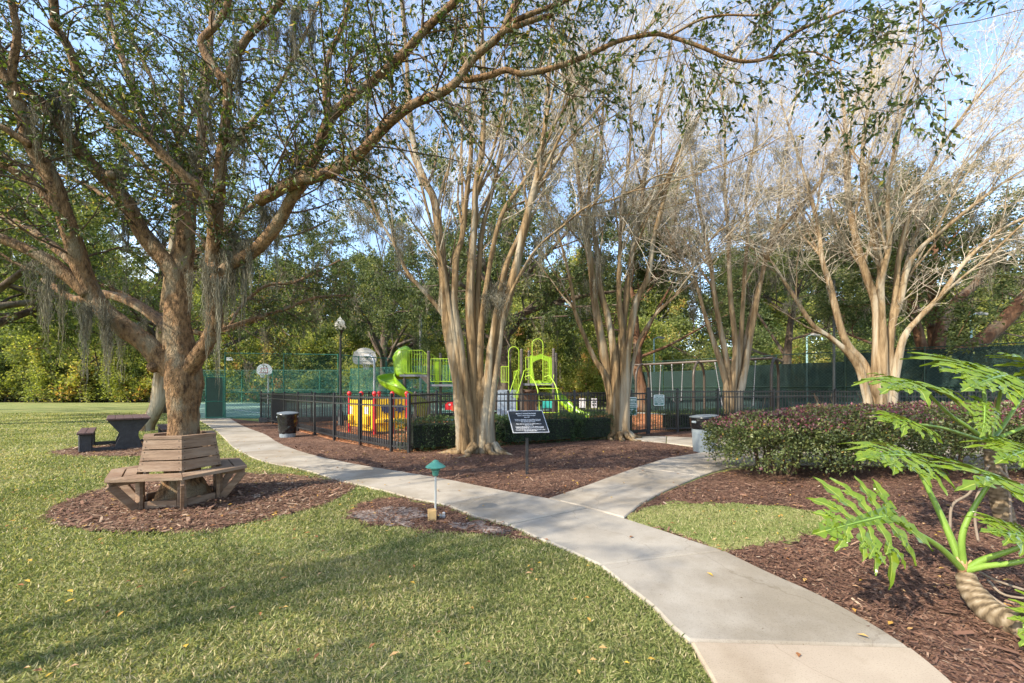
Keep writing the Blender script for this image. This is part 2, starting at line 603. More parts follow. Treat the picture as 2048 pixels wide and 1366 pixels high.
def lawn_mat():
    m, nt, N, L, out = new_mat('lawn_turf')
    tc = N.new('ShaderNodeTexCoord')
    def noise(sc, det=6, st=None):
        n = N.new('ShaderNodeTexNoise'); n.inputs['Scale'].default_value = sc; n.inputs['Detail'].default_value = det
        n.inputs['Roughness'].default_value = .65
        if st:
            mp = N.new('ShaderNodeMapping'); mp.inputs['Scale'].default_value = st
            L.new(tc.outputs['Object'], mp.inputs['Vector']); L.new(mp.outputs['Vector'], n.inputs['Vector'])
        else:
            L.new(tc.outputs['Object'], n.inputs['Vector'])
        return n
    fine = noise(38, 8)
    r = N.new('ShaderNodeValToRGB'); e = r.color_ramp.elements
    e[0].position = .32; e[0].color = (.07, .075, .02, 1)
    e[1].position = .72; e[1].color = (.27, .28, .105, 1)
    x = e.new(.5); x.color = (.15, .19, .05, 1)
    L.new(fine.outputs['Fac'], r.inputs['Fac'])
    big = noise(.55, 5, (1, 2.2, 1))
    r2 = N.new('ShaderNodeValToRGB')
    r2.color_ramp.elements[0].position = .42; r2.color_ramp.elements[1].position = .66
    L.new(big.outputs['Fac'], r2.inputs['Fac'])
    mx = N.new('ShaderNodeMix'); mx.data_type = 'RGBA'
    L.new(r2.outputs['Color'], mx.inputs[0]); L.new(r.outputs['Color'], mx.inputs[6])
    mx.inputs[7].default_value = (.36, .31, .14, 1)
    mf = N.new('ShaderNodeMath'); mf.operation = 'MULTIPLY'; mf.inputs[1].default_value = .55
    L.new(r2.outputs['Color'], mf.inputs[0]); L.new(mf.outputs[0], mx.inputs[0])
    b = N.new('ShaderNodeBsdfPrincipled'); b.inputs['Roughness'].default_value = .95
    b.inputs['Specular IOR Level'].default_value = .15
    L.new(mx.outputs[2], b.inputs['Base Color'])
    bp = N.new('ShaderNodeBump'); bp.inputs['Strength'].default_value = .7; bp.inputs['Distance'].default_value = .03
    L.new(fine.outputs['Fac'], bp.inputs['Height']); L.new(bp.outputs['Normal'], b.inputs['Normal'])
    L.new(b.outputs['BSDF'], out.inputs['Surface'])
    return m
M_lawn = lawn_mat()
M_leafmold = mulch_mat('forest_leaf_litter', [(0, (.03, .02, .012)), (.5, (.09, .055, .03)), (1, (.20, .12, .06))], 8)
M_court = surf('court_green_paint', (.16, .26, .20), (.20, .31, .245), 1.2, .75, .1, bscale=50, spec=.3)
M_court_blue = surf('court_pale_paint', (.36, .44, .44), (.44, .52, .52), 1.0, .75, .1, bscale=50)
M_line = surf('court_line_paint', (.72, .72, .70), (.8, .8, .78), 20, .7)

# ------------------------------------------------------------------ ground sheets
bm = bmesh.new()
bmesh.ops.create_circle(bm, cap_ends=True, radius=420, segments=96)
me = bpy.data.meshes.new('ground'); bm.to_mesh(me); bm.free()
struct(link('ground', me, M_lawn, loc=(0, 0, 0)))

def GP(lst):
    return [G(*p) for p in lst]

def sheet(name, poly, z, mat, rough=0.0, seed=0, kind='structure', sub=1):
    """flat bed with an uneven outline"""
    rng = np.random.default_rng(seed)
    P = np.array(poly, float)
    if rough > 0:
        P = resample(np.vstack([P, P[:1]]), max(40, len(P) * 8))[:-1]
        d = np.roll(P, -1, 0) - np.roll(P, 1, 0)
        nn = norm(np.stack([d[:, 1], -d[:, 0]], 1))
        w = rng.normal(size=len(P))
        w = (w + np.roll(w, 1) + np.roll(w, -1)) / 1.7
        P = P + nn * (w * rough)[:, None]
    bm = bmesh.new()
    vs = [bm.verts.new((x, y, z)) for x, y in P]
    bm.faces.new(vs)
    bmesh.ops.triangulate(bm, faces=bm.faces[:])
    me = bpy.data.meshes.new(name); bm.to_mesh(me); bm.free()
    if len(me.polygons) and me.polygons[0].normal.z < 0:
        me.flip_normals()
    o = link(name, me, mat, loc=(0, 0, 0))
    o['kind'] = kind
    return o

# path outline, read off the photograph
LE = [(396, 839), (427, 859), (450, 880), (467, 897), (511, 920), (544, 929.5), (600, 940), (676, 963), (755, 981), (820, 999), (889, 1012)]
LE2 = [(944, 1035), (1016, 1053)]
LE3 = [(1082, 1083), (1126, 1100), (1199, 1135)]
LE4 = [(1237, 1166), (1300, 1215), (1340, 1257), (1378, 1290)]
LE5 = [(1400, 1330), (1430, 1385), (1480, 1500), (1560, 1750)]
RE = [(460, 837), (485, 852), (528, 868.6), (553, 884), (579, 896), (614, 908), (661, 920), (703, 929), (755, 938), (779, 942), (875, 957), (944, 971), (1023, 987)]
APEX = (1095.5, 1000)
RU = [(1140, 985), (1180, 971), (1209, 960), (1273, 937)]          # right branch, far edge
RL = [(1249, 1040), (1285, 1010), (1330, 985), (1400, 955)]       # right branch, near edge
RU2 = [(1331, 919), (1397, 908), (1480, 896)]
RL2 = [(1430, 945), (1461, 937), (1530, 931)]
MR = [(1249, 1040), (1330, 1066), (1400, 1090), (1450, 1106)]
MR2 = [(1540, 1150), (1640, 1195), (1740, 1250), (1822, 1302)]
MR3 = [(1870, 1340), (1930, 1395), (2060, 1540), (2220, 1750)]
J1 = (1175, 1019)

GL = crm(GP(LE), 4); GR = crm(GP(RE), 4)
slabs = []
NS = 9
gl = resample(GL, NS * 4 + 1); gr = resample(GR, NS * 4 + 1)
for i in range(NS):
    a, b = i * 4, i * 4 + 4
    slabs.append([tuple(p) for p in gl[a:b + 1]] + [tuple(p) for p in gr[a:b + 1][::-1]])
slabs.append(GP([LE[-1]] + LE2 + [J1, APEX, RE[-1]]))
slabs.append(GP([APEX, J1, RL[0], RL[1], RL[2], RL[3], RU[3], RU[2], RU[1], RU[0]]))
slabs.append(GP([LE2[-1]] + LE3 + [MR[-1], MR[2], MR[1], MR[0], J1]))
slabs.append([tuple(p) for p in crm(GP([LE3[-1]] + LE4), 3)] + [tuple(p) for p in crm(GP([MR[-1]] + MR2), 3)[::-1]])
slabs.append([tuple(p) for p in crm(GP([LE4[-1]] + LE5), 3)] + [tuple(p) for p in crm(GP([MR2[-1]] + MR3), 3)[::-1]])
slabs.append(GP([RU[3]] + RU2 + RL2[::-1] + [RL[3]]))
ru = resample(GP([(1480, 896), (1640, 889), (1830, 886), (2050, 884), (2500, 884)]), 7)
rl = resample(GP([(1530, 931), (1660, 930), (1830, 934), (2050, 938), (2700, 945)]), 7)
for i in range(6):
    slabs.append([tuple(ru[i]), tuple(ru[i + 1]), tuple(rl[i + 1]), tuple(rl[i])])
gu = resample(GP([(1258, 874.5), (1300, 873), (1395, 877), (1520, 884)]), 4)
gd = resample(GP([(1262, 881), (1330, 887), (1395, 896.5), (1476, 895.2)]), 4)
for i in range(3):
    slabs.append([tuple(gu[i]), tuple(gu[i + 1]), tuple(gd[i + 1]), tuple(gd[i])])

def inset(poly, d):
    P = np.array(poly, float)
    ar = .5 * np.sum(P[:, 0] * np.roll(P[:, 1], -1) - np.roll(P[:, 0], -1) * P[:, 1])
    if ar < 0:
        P = P[::-1]
    e = norm(np.roll(P, -1, 0) - P)
    nrm = np.stack([-e[:, 1], e[:, 0]], 1)
    out = []
    for i in range(len(P)):
        n0, n1 = nrm[i - 1], nrm[i]
        b = n0 + n1
        b = b / max(1e-6, np.dot(b, b)) * 2
        b = b * min(1, 2.0 / max(1e-6, np.linalg.norm(b)))
        out.append(P[i] + b * d)
    return np.array(out)

path = thing('concrete_path', (*G(1095, 1020), 0), '', '')
del path['category']; del path['label']
path['kind'] = 'structure'
prng = random.Random(4)
for i, poly in enumerate(slabs):
    P = inset(poly, .009)
    top = inset(poly, .020)
    n = len(P)
    z = .026 + prng.uniform(-.004, .004)
    v = [(x, y, -.08) for x, y in P] + [(x, y, z - .012) for x, y in P] + [(x, y, z) for x, y in top]
    f = [tuple(reversed(range(n)))] + [tuple(range(2 * n, 3 * n))]
    for k in (0, n):
        f += [(k + j, k + (j + 1) % n, k + n + (j + 1) % n, k + n + j) for j in range(n)]
    mat = M_concrete_tan if i == 13 else (M_concrete_grey if i in (9, 11) else prng.choice([M_concrete, M_concrete, M_concrete_grey]))
    MB().add(v, f).build('slab', mat, path)

# planting beds
BED_TREE = GP([(85, 1035), (112, 1052), (180, 1063), (300, 1067), (420, 1062), (500, 1047), (570, 1032), (640, 1014), (688, 992), (716, 974), (680, 962), (620, 953), (560, 948), (488, 946), (405, 951), (300, 960), (215, 975), (150, 995), (105, 1015)])
BED_LIGHT = GP([(700, 1040), (690, 1025), (720, 1008), (770, 995), (800, 994), (835, 1003), (889, 1013), (944, 1036), (1016, 1054), (1082, 1084), (1055, 1083), (980, 1071), (900, 1066), (800, 1058), (740, 1052)])
BED_PICNIC = GP([(95, 905), (150, 896), (200, 891), (290, 886), (360, 888), (340, 905), (290, 914), (200, 914), (120, 911)])
FENCE_L = GP([(522, 844), (545.5, 847.5), (569, 855), (596, 862.7), (629.6, 871), (668.7, 881.5), (720.3, 891), (782.6, 903.5), (817.5, 907)])
GATE_A, GATE_B = G(1262, 872), G(1296, 868)
BED_MID = [tuple(p) for p in GR] + GP([APEX] + RU + RU2[:2]) + GP([(1397, 897), (1330, 887), (1262, 880)]) + [GATE_A] + FENCE_L[::-1]
BED_RIGHT = GP([(1249, 1041), (1285, 1011), (1330, 986), (1400, 957), (1430, 946.5), (1530, 932.5), (1660, 932), (1830, 936), (2050, 940), (2700, 950), (3600, 1000), (3600, 1500), (2400, 1800), (2220, 1740), (2060, 1540), (1930, 1396), (1870, 1341), (1822, 1303), (1740, 1251), (1640, 1196), (1540, 1151), (1450, 1107), (1400, 1091), (1330, 1067)])
WEDGE = GP([(1252, 1041), (1290, 1016), (1360, 1010), (1440, 1010), (1560, 1014), (1650, 1030), (1668, 1045), (1640, 1066), (1570, 1084), (1490, 1098), (1448, 1104), (1400, 1088), (1330, 1064)])
BED_GATE = GP([(1264, 872), (1300, 871.5), (1395, 875.5), (1520, 882.5), (2500, 882), (2600, 846), (1800, 842), (1500, 848), (1296, 868)])
sheet('mulch_bed', BED_TREE, .006, M_mulch_tan, .05, 1)
sheet('mulch_bed', BED_LIGHT, .006, M_mulch, .05, 2)
sheet('mulch_bed', BED_PICNIC, .006, M_mulch_tan, .08, 3)
sheet('mulch_bed', BED_MID, .006, M_mulch, 0, 4)
sheet('mulch_bed', BED_RIGHT, .006, M_mulch, 0, 5)
sheet('mulch_bed', BED_GATE, .006, M_mulch, .03, 6)
sheet('lawn_wedge', WEDGE, .012, M_lawn, .06, 7)
sheet('sandy_patch', GP([(712, 1035), (730, 1022), (770, 1012), (830, 1018), (850, 1032), (820, 1048), (760, 1047)]), .0095, M_sand, .05, 8)
sheet('sandy_patch', GP([(900, 1048), (960, 1044), (1010, 1058), (1030, 1072), (980, 1064), (920, 1060)]), .0095, M_sand, .03, 9)

# playground floor and courts
PLAY = FENCE_L + [G(1296, 868)] + [(6.8, 14.5), (13.5, 16.0), (12.0, 23.5), (6.0, 25.0), (-3.0, 21.5)]
sheet('playground_floor', PLAY, .010, M_mulch_orange, 0, 11)
CF = 19.4     # distance of the near court fence
fptx = lambda px, Y: ((px - CXP) * Y / FPX, Y)
COURT = [(-14.6, CF + .1), (-9.8, CF + .1), (-3.0, 22.0), (3.0, 24.5), (2.0, 41.0), (-33.0, 41.2), fptx(372, 30), fptx(392, CF)]
sheet('basketball_court', COURT, .008, M_court, 0, 12)
def line(pts, w, z=.013):
    P = [Vector((x, y, 0)) for x, y in pts]
    mb = MB()
    for a, b in zip(P[:-1], P[1:]):
        d = (b - a).normalized(); s = Vector((-d.y, d.x, 0)) * w / 2
        mb.add([a - s + Vector((0, 0, z)), b - s + Vector((0, 0, z)), b + s + Vector((0, 0, z)), a + s + Vector((0, 0, z))], [(0, 1, 2, 3)])
    return mb
mb = line([(-19, 28.0), (-13.0, 22.2)], .08)
arc = [(-9.6 + 2.2 * math.cos(a), 23.6 + 1.8 * math.sin(a)) for a in np.linspace(1.8, 5.2, 18)]
mb2 = line(arc, .08, .014); mb.add(mb2.v, mb2.f)
struct(mb.build('court_lines', M_line))
sheet('tennis_court', [(8.5, 29.5), (16.2, 20.6), (22.0, 14.5), (60, 20), (60, 60), (14, 60)], .008, M_court_blue, 0, 13)
sheet('lawn_strip', [(6.2, 26.0), (13.4, 17.5), (18.5, 15.2), (17.8, 17.0), (16.0, 20.2), (8.2, 29.0)], .012, M_lawn, 0, 14)
sheet('court_apron', [(4.5, 26.5), (12.8, 17.2), (13.3, 17.5), (5.0, 27.0)], .016, M_court_blue, 0, 15)
sheet('forest_floor', [(-160, 43.0), (-36, 42.2), (4, 42.5), (12, 44), (60, 62), (160, 62), (160, 160), (-160, 160)], .009, M_leafmold, .35, 16)

# ------------------------------------------------------------------ grass, chips, fallen leaves
LAWN_L = GP(LE) + GP(LE2 + LE3 + LE4 + LE5) + [(.55, .3), (-6, .3), (-60, 3), (-60, 42.5), (-34, 42.0), fptx(390, CF)]
BEDS = [BED_TREE, BED_LIGHT, BED_PICNIC]

def scatter(polys, exclude, y0, y1, dens, rng, half=1.42):
    A_ = half * (y1 ** 2 - y0 ** 2) + 2 * (y1 - y0)
    n = int(A_ * dens)
    Y = np.sqrt(rng.uniform(y0 ** 2, y1 ** 2, n))
    X = rng.uniform(-1, 1, n) * (half * Y + 1)
    p = np.stack([X, Y], 1)
    ok = np.zeros(n, bool)
    for q in polys:
        ok |= inside(q, p)
    for q in exclude:
        ok &= ~inside(q, p)
    return p[ok]

def fuzz(p, rng, s):
    return p + rng.normal(size=p.shape) * s

M_grass = leafy('grass_blades', [(0, (.085, .115, .03)), (.3, (.18, .22, .062)), (.55, (.31, .32, .13)), (.74, (.42, .39, .20)), (1, (.50, .42, .27))], .55, .35, .3)
rng = np.random.default_rng(10)
Vs, Fs, Ts, base = [], [], [], 0
for (y0, y1, dens, l0, l1, w) in ((1.5, 3.4, 10500, .014, .048, .0038), (3.4, 5.5, 5800, .018, .052, .005), (5.5, 8.5, 1600, .03, .065, .009), (8.5, 14, 560, .035, .075, .013), (14, 24, 160, .04, .075, .022)):
    p = scatter([LAWN_L, WEDGE], [], y0, y1, dens, rng)
    # outline of the beds is ragged: blades creep a little over the edge
    q = fuzz(p, rng, .035)
    keep = np.ones(len(p), bool)
    for b in BEDS:
        keep &= ~inside(b, q)
    p = p[keep]
    # thin, dry spots
    th = np.sin(p[:, 0] * 2.1 + np.sin(p[:, 1] * 1.7) * 1.3) * np.sin(p[:, 1] * 2.6 + p[:, 0]) + rng.normal(size=len(p)) * .5
    p = p[th < 1.15]
    th = th[th < 1.15]
    n = len(p)
    B = np.column_stack([p, np.full(n, .001)])
    az = rng.uniform(0, 2 * PI, n)
    el = rng.uniform(.05, 1.1, n)
    D = np.stack([np.cos(az) * np.cos(el), np.sin(az) * np.cos(el), np.sin(el)], 1)
    V, F = leaves(B, D, rng.uniform(l0, l1, n), w * rng.uniform(.7, 1.4, n), rng, .3, .25)
    V[:, 2] = np.maximum(V[:, 2], .002)
    Vs.append(V); Fs.append(F + base); base += len(V)
    t = np.clip(rng.normal(.46, .24, n) + .14 * np.sin(p[:, 0] * 1.3) * np.cos(p[:, 1] * .9 + 1) + .12 * th + (rng.uniform(size=n) < .13) * .38, 0, 1)
    Ts.append(np.repeat(t, 4))
g = link('grass', np_mesh('grass', np.concatenate(Vs), Fs, np.concatenate(Ts)), M_grass, loc=(0, 0, 0), kind='stuff')

M_chip = leafy('mulch_chips', [(0, (.05, .028, .02)), (.4, (.125, .066, .045)), (.68, (.215, .12, .078)), (.86, (.31, .21, .14)), (1, (.42, .33, .24))], .85, 0, .2)
def chips(name, polys, exclude, zones, rng, shift=0.0, mat=None, lift=.011):
    Vs, Fs, Ts, base = [], [], [], 0
    for (y0, y1, dens, l0, l1) in zones:
        p = scatter(polys, exclude, y0, y1, dens, rng)
        n = len(p)
        if n == 0:
            continue
        B = np.column_stack([p, lift + np.abs(rng.normal(size=n)) * .012])
        az = rng.uniform(0, 2 * PI, n)
        el = rng.normal(0, .22, n)
        D = np.stack([np.cos(az) * np.cos(el), np.sin(az) * np.cos(el), np.sin(el)], 1)
        L_ = rng.uniform(l0, l1, n) * (1 + 1.3 * (rng.uniform(size=n) < .06))
        S = norm(np.stack([-D[:, 1], D[:, 0], rng.normal(0, .25, n)], 1)) * (L_ * rng.uniform(.12, .34, n))[:, None]
        E = B + D * L_[:, None]
        V = np.stack([B - S * .5, B + S * .5, E + S * .4, E - S * .4], 1).reshape(-1, 3)
        V[:, 2] = np.maximum(V[:, 2], lift - .003)
        i = np.arange(n) * 4 + base
        Fs.append(np.stack([i, i + 1, i + 2, i + 3], 1)); Vs.append(V); base += len(V)
        Ts.append(np.repeat(np.clip(rng.beta(1.7, 2.6, n) + shift, 0, 1), 4))
    return link(name, np_mesh(name, np.concatenate(Vs), Fs, np.concatenate(Ts)), mat or M_chip, loc=(0, 0, 0), kind='stuff')
rng = np.random.default_rng(20)
chips('wood_chips', [BED_RIGHT, BED_MID, BED_LIGHT, BED_GATE], [WEDGE], ((1.8, 3.5, 3800, .012, .042), (3.5, 6, 1900, .016, .045), (6, 10, 700, .02, .055), (10, 16, 150, .03, .06)), rng)
chips('wood_chips', [BED_TREE, BED_PICNIC], [], ((3.0, 6, 3000, .014, .05), (6, 12, 800, .025, .06)), rng, .14)
M_chip_o = leafy('playground_chips', [(0, (.16, .06, .025)), (.5, (.40, .17, .07)), (1, (.62, .38, .22))], .85, 0, .2)
chips('playground_chips', [PLAY], [], ((8, 13, 260, .04, .1), (13, 22, 60, .05, .12)), rng, .05, M_chip_o, .014)

M_fallen = leafy('fallen_leaves', [(0, (.16, .07, .03)), (.4, (.34, .15, .06)), (.7, (.55, .36, .05)), (1, (.50, .30, .18))], .7, .15, .3)
rng = np.random.default_rng(33)
allpoly = LAWN_L
P1 = scatter([LAWN_L], [], 1.6, 9, 9, rng)
P2 = scatter([BED_RIGHT, BED_MID, BED_LIGHT, BED_TREE], [], 1.8, 9, 12, rng)
P3 = scatter([s for s in slabs], [], 1.8, 12, 3.0, rng)
p = np.concatenate([P1, P2, P3])
z = np.concatenate([rng.uniform(.03, .07, len(P1)), np.full(len(P2), .03), np.full(len(P3), .0335)])
n = len(p)
az = rng.uniform(0, 2 * PI, n); el = rng.normal(.05, .15, n)
el[len(P1) + len(P2):] = np.abs(el[len(P1) + len(P2):]) * .5
D = np.stack([np.cos(az) * np.cos(el), np.sin(az) * np.cos(el), np.sin(el)], 1)
B = np.column_stack([p, z])
L_ = rng.uniform(.03, .06, n); s = np.stack([-D[:, 1], D[:, 0], np.zeros(n)], 1)
m_ = B + D * (L_ * .5)[:, None] + np.array([0, 0, .006])
V = np.stack([B, m_ + s * (L_ * .24)[:, None], B + D * L_[:, None], m_ - s * (L_ * .24)[:, None]], 1).reshape(-1, 3)
i = np.arange(n) * 4
link('fallen_leaves', np_mesh('fallen_leaves', V, [np.stack([i, i + 1, i + 2], 1), np.stack([i, i + 2, i + 3], 1)], np.repeat(rng.uniform(0, 1, n), 4)), M_fallen, loc=(0, 0, 0), kind='stuff')
# ------------------------------------------------------------------ hexagonal tree bench
M_bench = surf('brown_stained_wood', (.165, .10, .06), (.25, .165, .105), 5, .62, .35, stretch=(1, 1, 7), bscale=22, c3=(.31, .225, .155), s3=2.0, p3=(.5, .75), spec=.35)
M_screw = surf('screw_heads', (.03, .02, .015), None, 5, .5)
BC = Vector((-4.15, 5.14, 0))
HS = .93
bench = thing('tree_bench', BC, 'brown wooden hexagonal bench with slatted backrest built around the mossy tree trunk', 'bench')
ANG = [math.radians(10 + 60 * i) for i in range(6)]
def ring(r, z, i):
    a = ANG[i % 6]
    r = r * HS
    return BC + Vector((r * math.cos(a), r * math.sin(a), z))
def mitred(r0, r1, z0, z1, i, cut, bow=0.0):
    """board along one side of the hexagon between two radii, ends mitred"""
    a, b = ring(r0, z0, i), ring(r0, z0, i + 1)
    c, d = ring(r1, z1, i), ring(r1, z1, i + 1)
    t = (b - a).normalized() * cut
    return a + t, b - t, c + t, d - t
def flat_board(r0, r1, z, th, i, name, cut=.003):
    a, b, c, d = mitred(r0, r1, z, z, i, cut)
    up = Vector((0, 0, th))
    e = .004
    sh = ((a + b + c + d) / 4)
    ins = lambda p: p + (sh - p).normalized() * e
    v = [a, b, d, c, a + up * .88, b + up * .88, d + up * .88, c + up * .88, ins(a) + up, ins(b) + up, ins(d) + up, ins(c) + up]
    f = [(3, 2, 1, 0), (8, 9, 10, 11)]
    for k in (0, 4):
        f += [(k + j, k + (j + 1) % 4, k + 4 + (j + 1) % 4, k + 4 + j) for j in range(4)]
    return MB().add(v, f).build(name, M_bench, bench)
for i in range(6):
    flat_board(.812, .652, .385, .036, i, 'seat_board')
    flat_board(.634, .500, .385, .036, i, 'seat_board')
    # backrest: three leaning boards and a cap board
    zs = [(.445, .558), (.572, .685), (.699, .812)]
    rr = lambda z: .492 - (z - .44) * .19
    for (z0, z1) in zs:
        a, b, c, d = mitred(rr(z0), rr(z1), z0, z1, i, .0015)
        inn = -(((a + b) / 2 - BC).normalized()); inn.z = 0; inn.normalize()
        w = inn * .028
        v = [a, b, d, c, a + w, b + w, d + w, c + w]
        f = [(0, 1, 2, 3), (7, 6, 5, 4), (0, 4, 5, 1), (1, 5, 6, 2), (2, 6, 7, 3), (3, 7, 4, 0)]
        pl = MB().add(v, f).build('back_board', M_bench, bench)
        sm = MB()
        out = -inn
        for (p, q) in ((a, c), (b, d)):
            s = ((b - a).normalized()) * (.03 if p is a else -.03)
            for t in (.2, .8):
                sm.box(p.lerp(q, t) + s + out * .0005, (.009, .009, .009), bev=.003)
        sm.build('screws', M_screw, pl, loc=BC, kind='stuff')
    a = flat_board(.432, .315, .813, .03, i, 'cap_board', .001)
    # frame under each corner
    p0, pt = ring(.47, 0.012, i), ring(.47, .385, i)
    rad = (p0 - BC).copy(); rad.z = 0; rad.normalize()
    tang = Vector((-rad.y, rad.x, 0))
    MB().bar(p0, pt - Vector((0, 0, .001)), .085, .038, up=rad, bev=.004).build('leg', M_bench, bench)
    MB().bar(ring(.50, .02, i), ring(.765, .345, i), .085, .036, up=rad.cross(Vector((0, 0, 1))), bev=.004).build('brace', M_bench, bench)
    MB().bar(ring(.505, .352, i), ring(.78, .352, i), .036, .06, bev=.004).build('bearer', M_bench, bench)
    a, b = ring(.455, .055, i), ring(.455, .055, i + 1)
    t = (b - a).normalized() * .046
    MB().bar(a + t, b - t, .036, .086, bev=.004).build('sill', M_bench, bench)
    MB().bar(ring(.40, .40, i), ring(.335, .80, i), .05, .035, up=rad, bev=.003).build('back_post', M_bench, bench)

# ------------------------------------------------------------------ picnic table
M_plas_br = surf('brown_recycled_plastic', (.075, .04, .035), (.10, .055, .048), 8, .6, .1)
M_plas_bk = surf('black_recycled_plastic', (.018, .018, .02), (.045, .045, .05), 9, .65, .4, lo=.4, hi=.8)
px_, py_ = G(258, 899)
pt = thing('picnic_table', (px_, py_, 0), 'brown topped picnic table on black hourglass pedestals beside the leaning trunk', 'picnic table')
k0 = FPX / py_
# long axis runs away from the camera, turned a little
ax = Vector((px_ - .25, py_, 0)).normalized(); sd = Vector((ax.y, -ax.x, 0))
o0 = Vector((px_, py_, 0))
Lt = 1.75
for j in range(5):
    c = o0 + sd * (-.30 + .15 * j) + ax * (Lt / 2 - .12) + Vector((0, 0, .715))
    MB().bar(c - ax * Lt / 2, c + ax * Lt / 2, .145, .04, bev=.006).build('top_plank', M_plas_br, pt)
for s in (-1, 1):
    for j in range(2):
        c = o0 + sd * (s * .70 + (j - .5) * .135) + ax * (Lt / 2 - .12) + Vector((0, 0, .425))
        MB().bar(c - ax * Lt / 2, c + ax * Lt / 2, .13, .04, bev=.006).build('seat_plank', M_plas_br, pt)
for e in (0.0, Lt - .32):
    prof = [(-.36, .694), (.36, .694), (.33, .63), (.17, .40), (.16, .30), (.26, .0), (-.26, .0), (-.16, .30), (-.17, .40), (-.33, .63)]
    v, f = [], []
    n = len(prof)
    for t in (0, .10):
        v += [o0 + sd * x + ax * (e + t) + Vector((0, 0, z + .006)) for x, z in prof]
    f = [tuple(range(n)), tuple(reversed(range(n, 2 * n)))] + [(i, (i + 1) % n, (i + 1) % n + n, i + n) for i in range(n)]
    MB().add(v, f).build('pedestal', M_plas_bk, pt)
    for s in (-1, 1):
        c = o0 + sd * (s * .70) + ax * (e + .05)
        MB().box(c + Vector((0, 0, .205)), (.22, .10, .398), Matrix((sd, ax, (0, 0, 1))).transposed(), .02).build('seat_leg', M_plas_bk, pt)
        MB().bar(o0 + sd * (s * .24) + ax * (e + .05) + Vector((0, 0, .05)), c - sd * (s * .1) + Vector((0, 0, .05)), .09, .08, bev=.01).build('foot_beam', M_plas_bk, pt)

# ------------------------------------------------------------------ black picket fences
PICK = {}
def picket_mesh(h):
    if h not in PICK:
        mb = MB().box((0, 0, h / 2 + .06), (.017, .017, h - .06))
        me = bpy.data.meshes.new('picket'); me.from_pydata(mb.v, [], mb.f); me.materials.append(M_black)
        PICK[h] = me
    return PICK[h]
def picket_fence(pts, h, label, name='playground_fence', group=None, single=True, ends=(True, True), gap=.105, post=.06):
    P = [Vector((x, y, 0)) for x, y in pts]
    root = thing(name, P[0], label, 'fence', group)
    stuff = MB()
    for i, p in enumerate(P):
        if (i == 0 and not ends[0]) or (i == len(P) - 1 and not ends[1]):
            continue
        d = (P[min(i + 1, len(P) - 1)] - P[max(i - 1, 0)]).normalized()
        M = Matrix((d, Vector((-d.y, d.x, 0)), Vector((0, 0, 1)))).transposed()
        po = MB().box(p + Vector((0, 0, (h + .05) / 2)), (post, post, h + .05), M, .004).build('post', M_black, root)
        MB().lathe([(post * .74, 0), (post * .74, .012), (post * .5, .03), (.004, .042)], p + Vector((0, 0, h + .0505)), 4, (0, 0, math.atan2(d.y, d.x) + PI / 4)).build('post_cap', M_black, po, loc=P[0])
    for a, b in zip(P[:-1], P[1:]):
        d = (b - a).normalized(); L = (b - a).length
        for z in (h - .02, h - .20, .13):
            MB().bar(a + d * (post / 2) + Vector((0, 0, z)), b - d * (post / 2) + Vector((0, 0, z)), .030, .036).build('rail', M_black, root)
        n = max(2, int(round(L / gap)))
        M = Matrix((d, Vector((-d.y, d.x, 0)), Vector((0, 0, 1)))).transposed()
        for j in range(1, n):
            p = a.lerp(b, j / n)
            if single:
                o = bpy.data.objects.new('picket', picket_mesh(h - .002))
                COL.objects.link(o); o.parent = root
                o.location = p - P[0]; o.rotation_euler = (0, 0, math.atan2(d.y, d.x))
            else:
                stuff.box(p + Vector((0, 0, h / 2 + .03)), (.017, .017, h - .06), M)
    if not single:
        stuff.build('pickets', M_black, root, kind='stuff')
    return root
HF = 1.22
picket_fence(FENCE_L, HF, 'black picket fence curving round the left side of the playground by the path')
FR = [Vector(p).to_3d() for p in (FENCE_L[-1], (-1.93, 10.5), (-.1, 11.0), (1.75, 11.5), GATE_A)]
picket_fence([(p.x, p.y) for p in FR], 1.28, 'black picket fence behind the long clipped hedge and the plaque sign', ends=(False, True))
RF = [G(1296, 868), (5.35, 13.25), (6.9, 13.75), (9.0, 14.1), (11.2, 14.2), (13.4, 14.2), (15.6, 14.0), (18.0, 13.6)]
picket_fence(RF, 1.33, 'black picket fence right of the gate running behind the purple shrubs')
BF = [FENCE_L[0], (-8.6, 17.6), (-6.6, 18.9), (-4.4, 20.1), (-2.2, 21.2), (0, 22.2), (2.2, 23.0), (4.4, 23.7), (6.6, 24.3)]
picket_fence(BF, HF, 'black picket fence along the far side of the playground below the basketball court', single=False, ends=(False, True))
# gate between the two fences
gt = thing('fence_gate', (*GATE_A, 0), 'black picket gate with a heavy post standing beside the second bare tree', 'gate')
ga, gb = Vector((*GATE_A, 0)), Vector((*G(1296, 868), 0))
gd_ = (gb - ga).normalized()
for z in (1.26, 1.08, .12):
    MB().bar(ga + gd_ * .05 + Vector((0, 0, z)), gb - gd_ * .07 + Vector((0, 0, z)), .035, .045 if z > .2 else .09).build('rail', M_black, gt)
for j in range(1, 6):
    o = bpy.data.objects.new('picket', picket_mesh(1.262)); COL.objects.link(o); o.parent = gt
    o.location = ga.lerp(gb, j / 6) - ga
MB().box(gb - gd_ * .0 + Vector((0, 0, .70)), (.11, .11, 1.40), None, .006).build('latch_post', M_black, gt)
MB().lathe([(.085, 0), (.085, .015), (.05, .04), (.005, .05)], gb + Vector((0, 0, 1.4005)), 4, (0, 0, PI / 4)).build('post_cap', M_black, gt)
MB().box(gb - gd_ * .085 + Vector((0, -.02, 1.0)), (.03, .05, .10), None, .006).build('latch', M_black, gt)

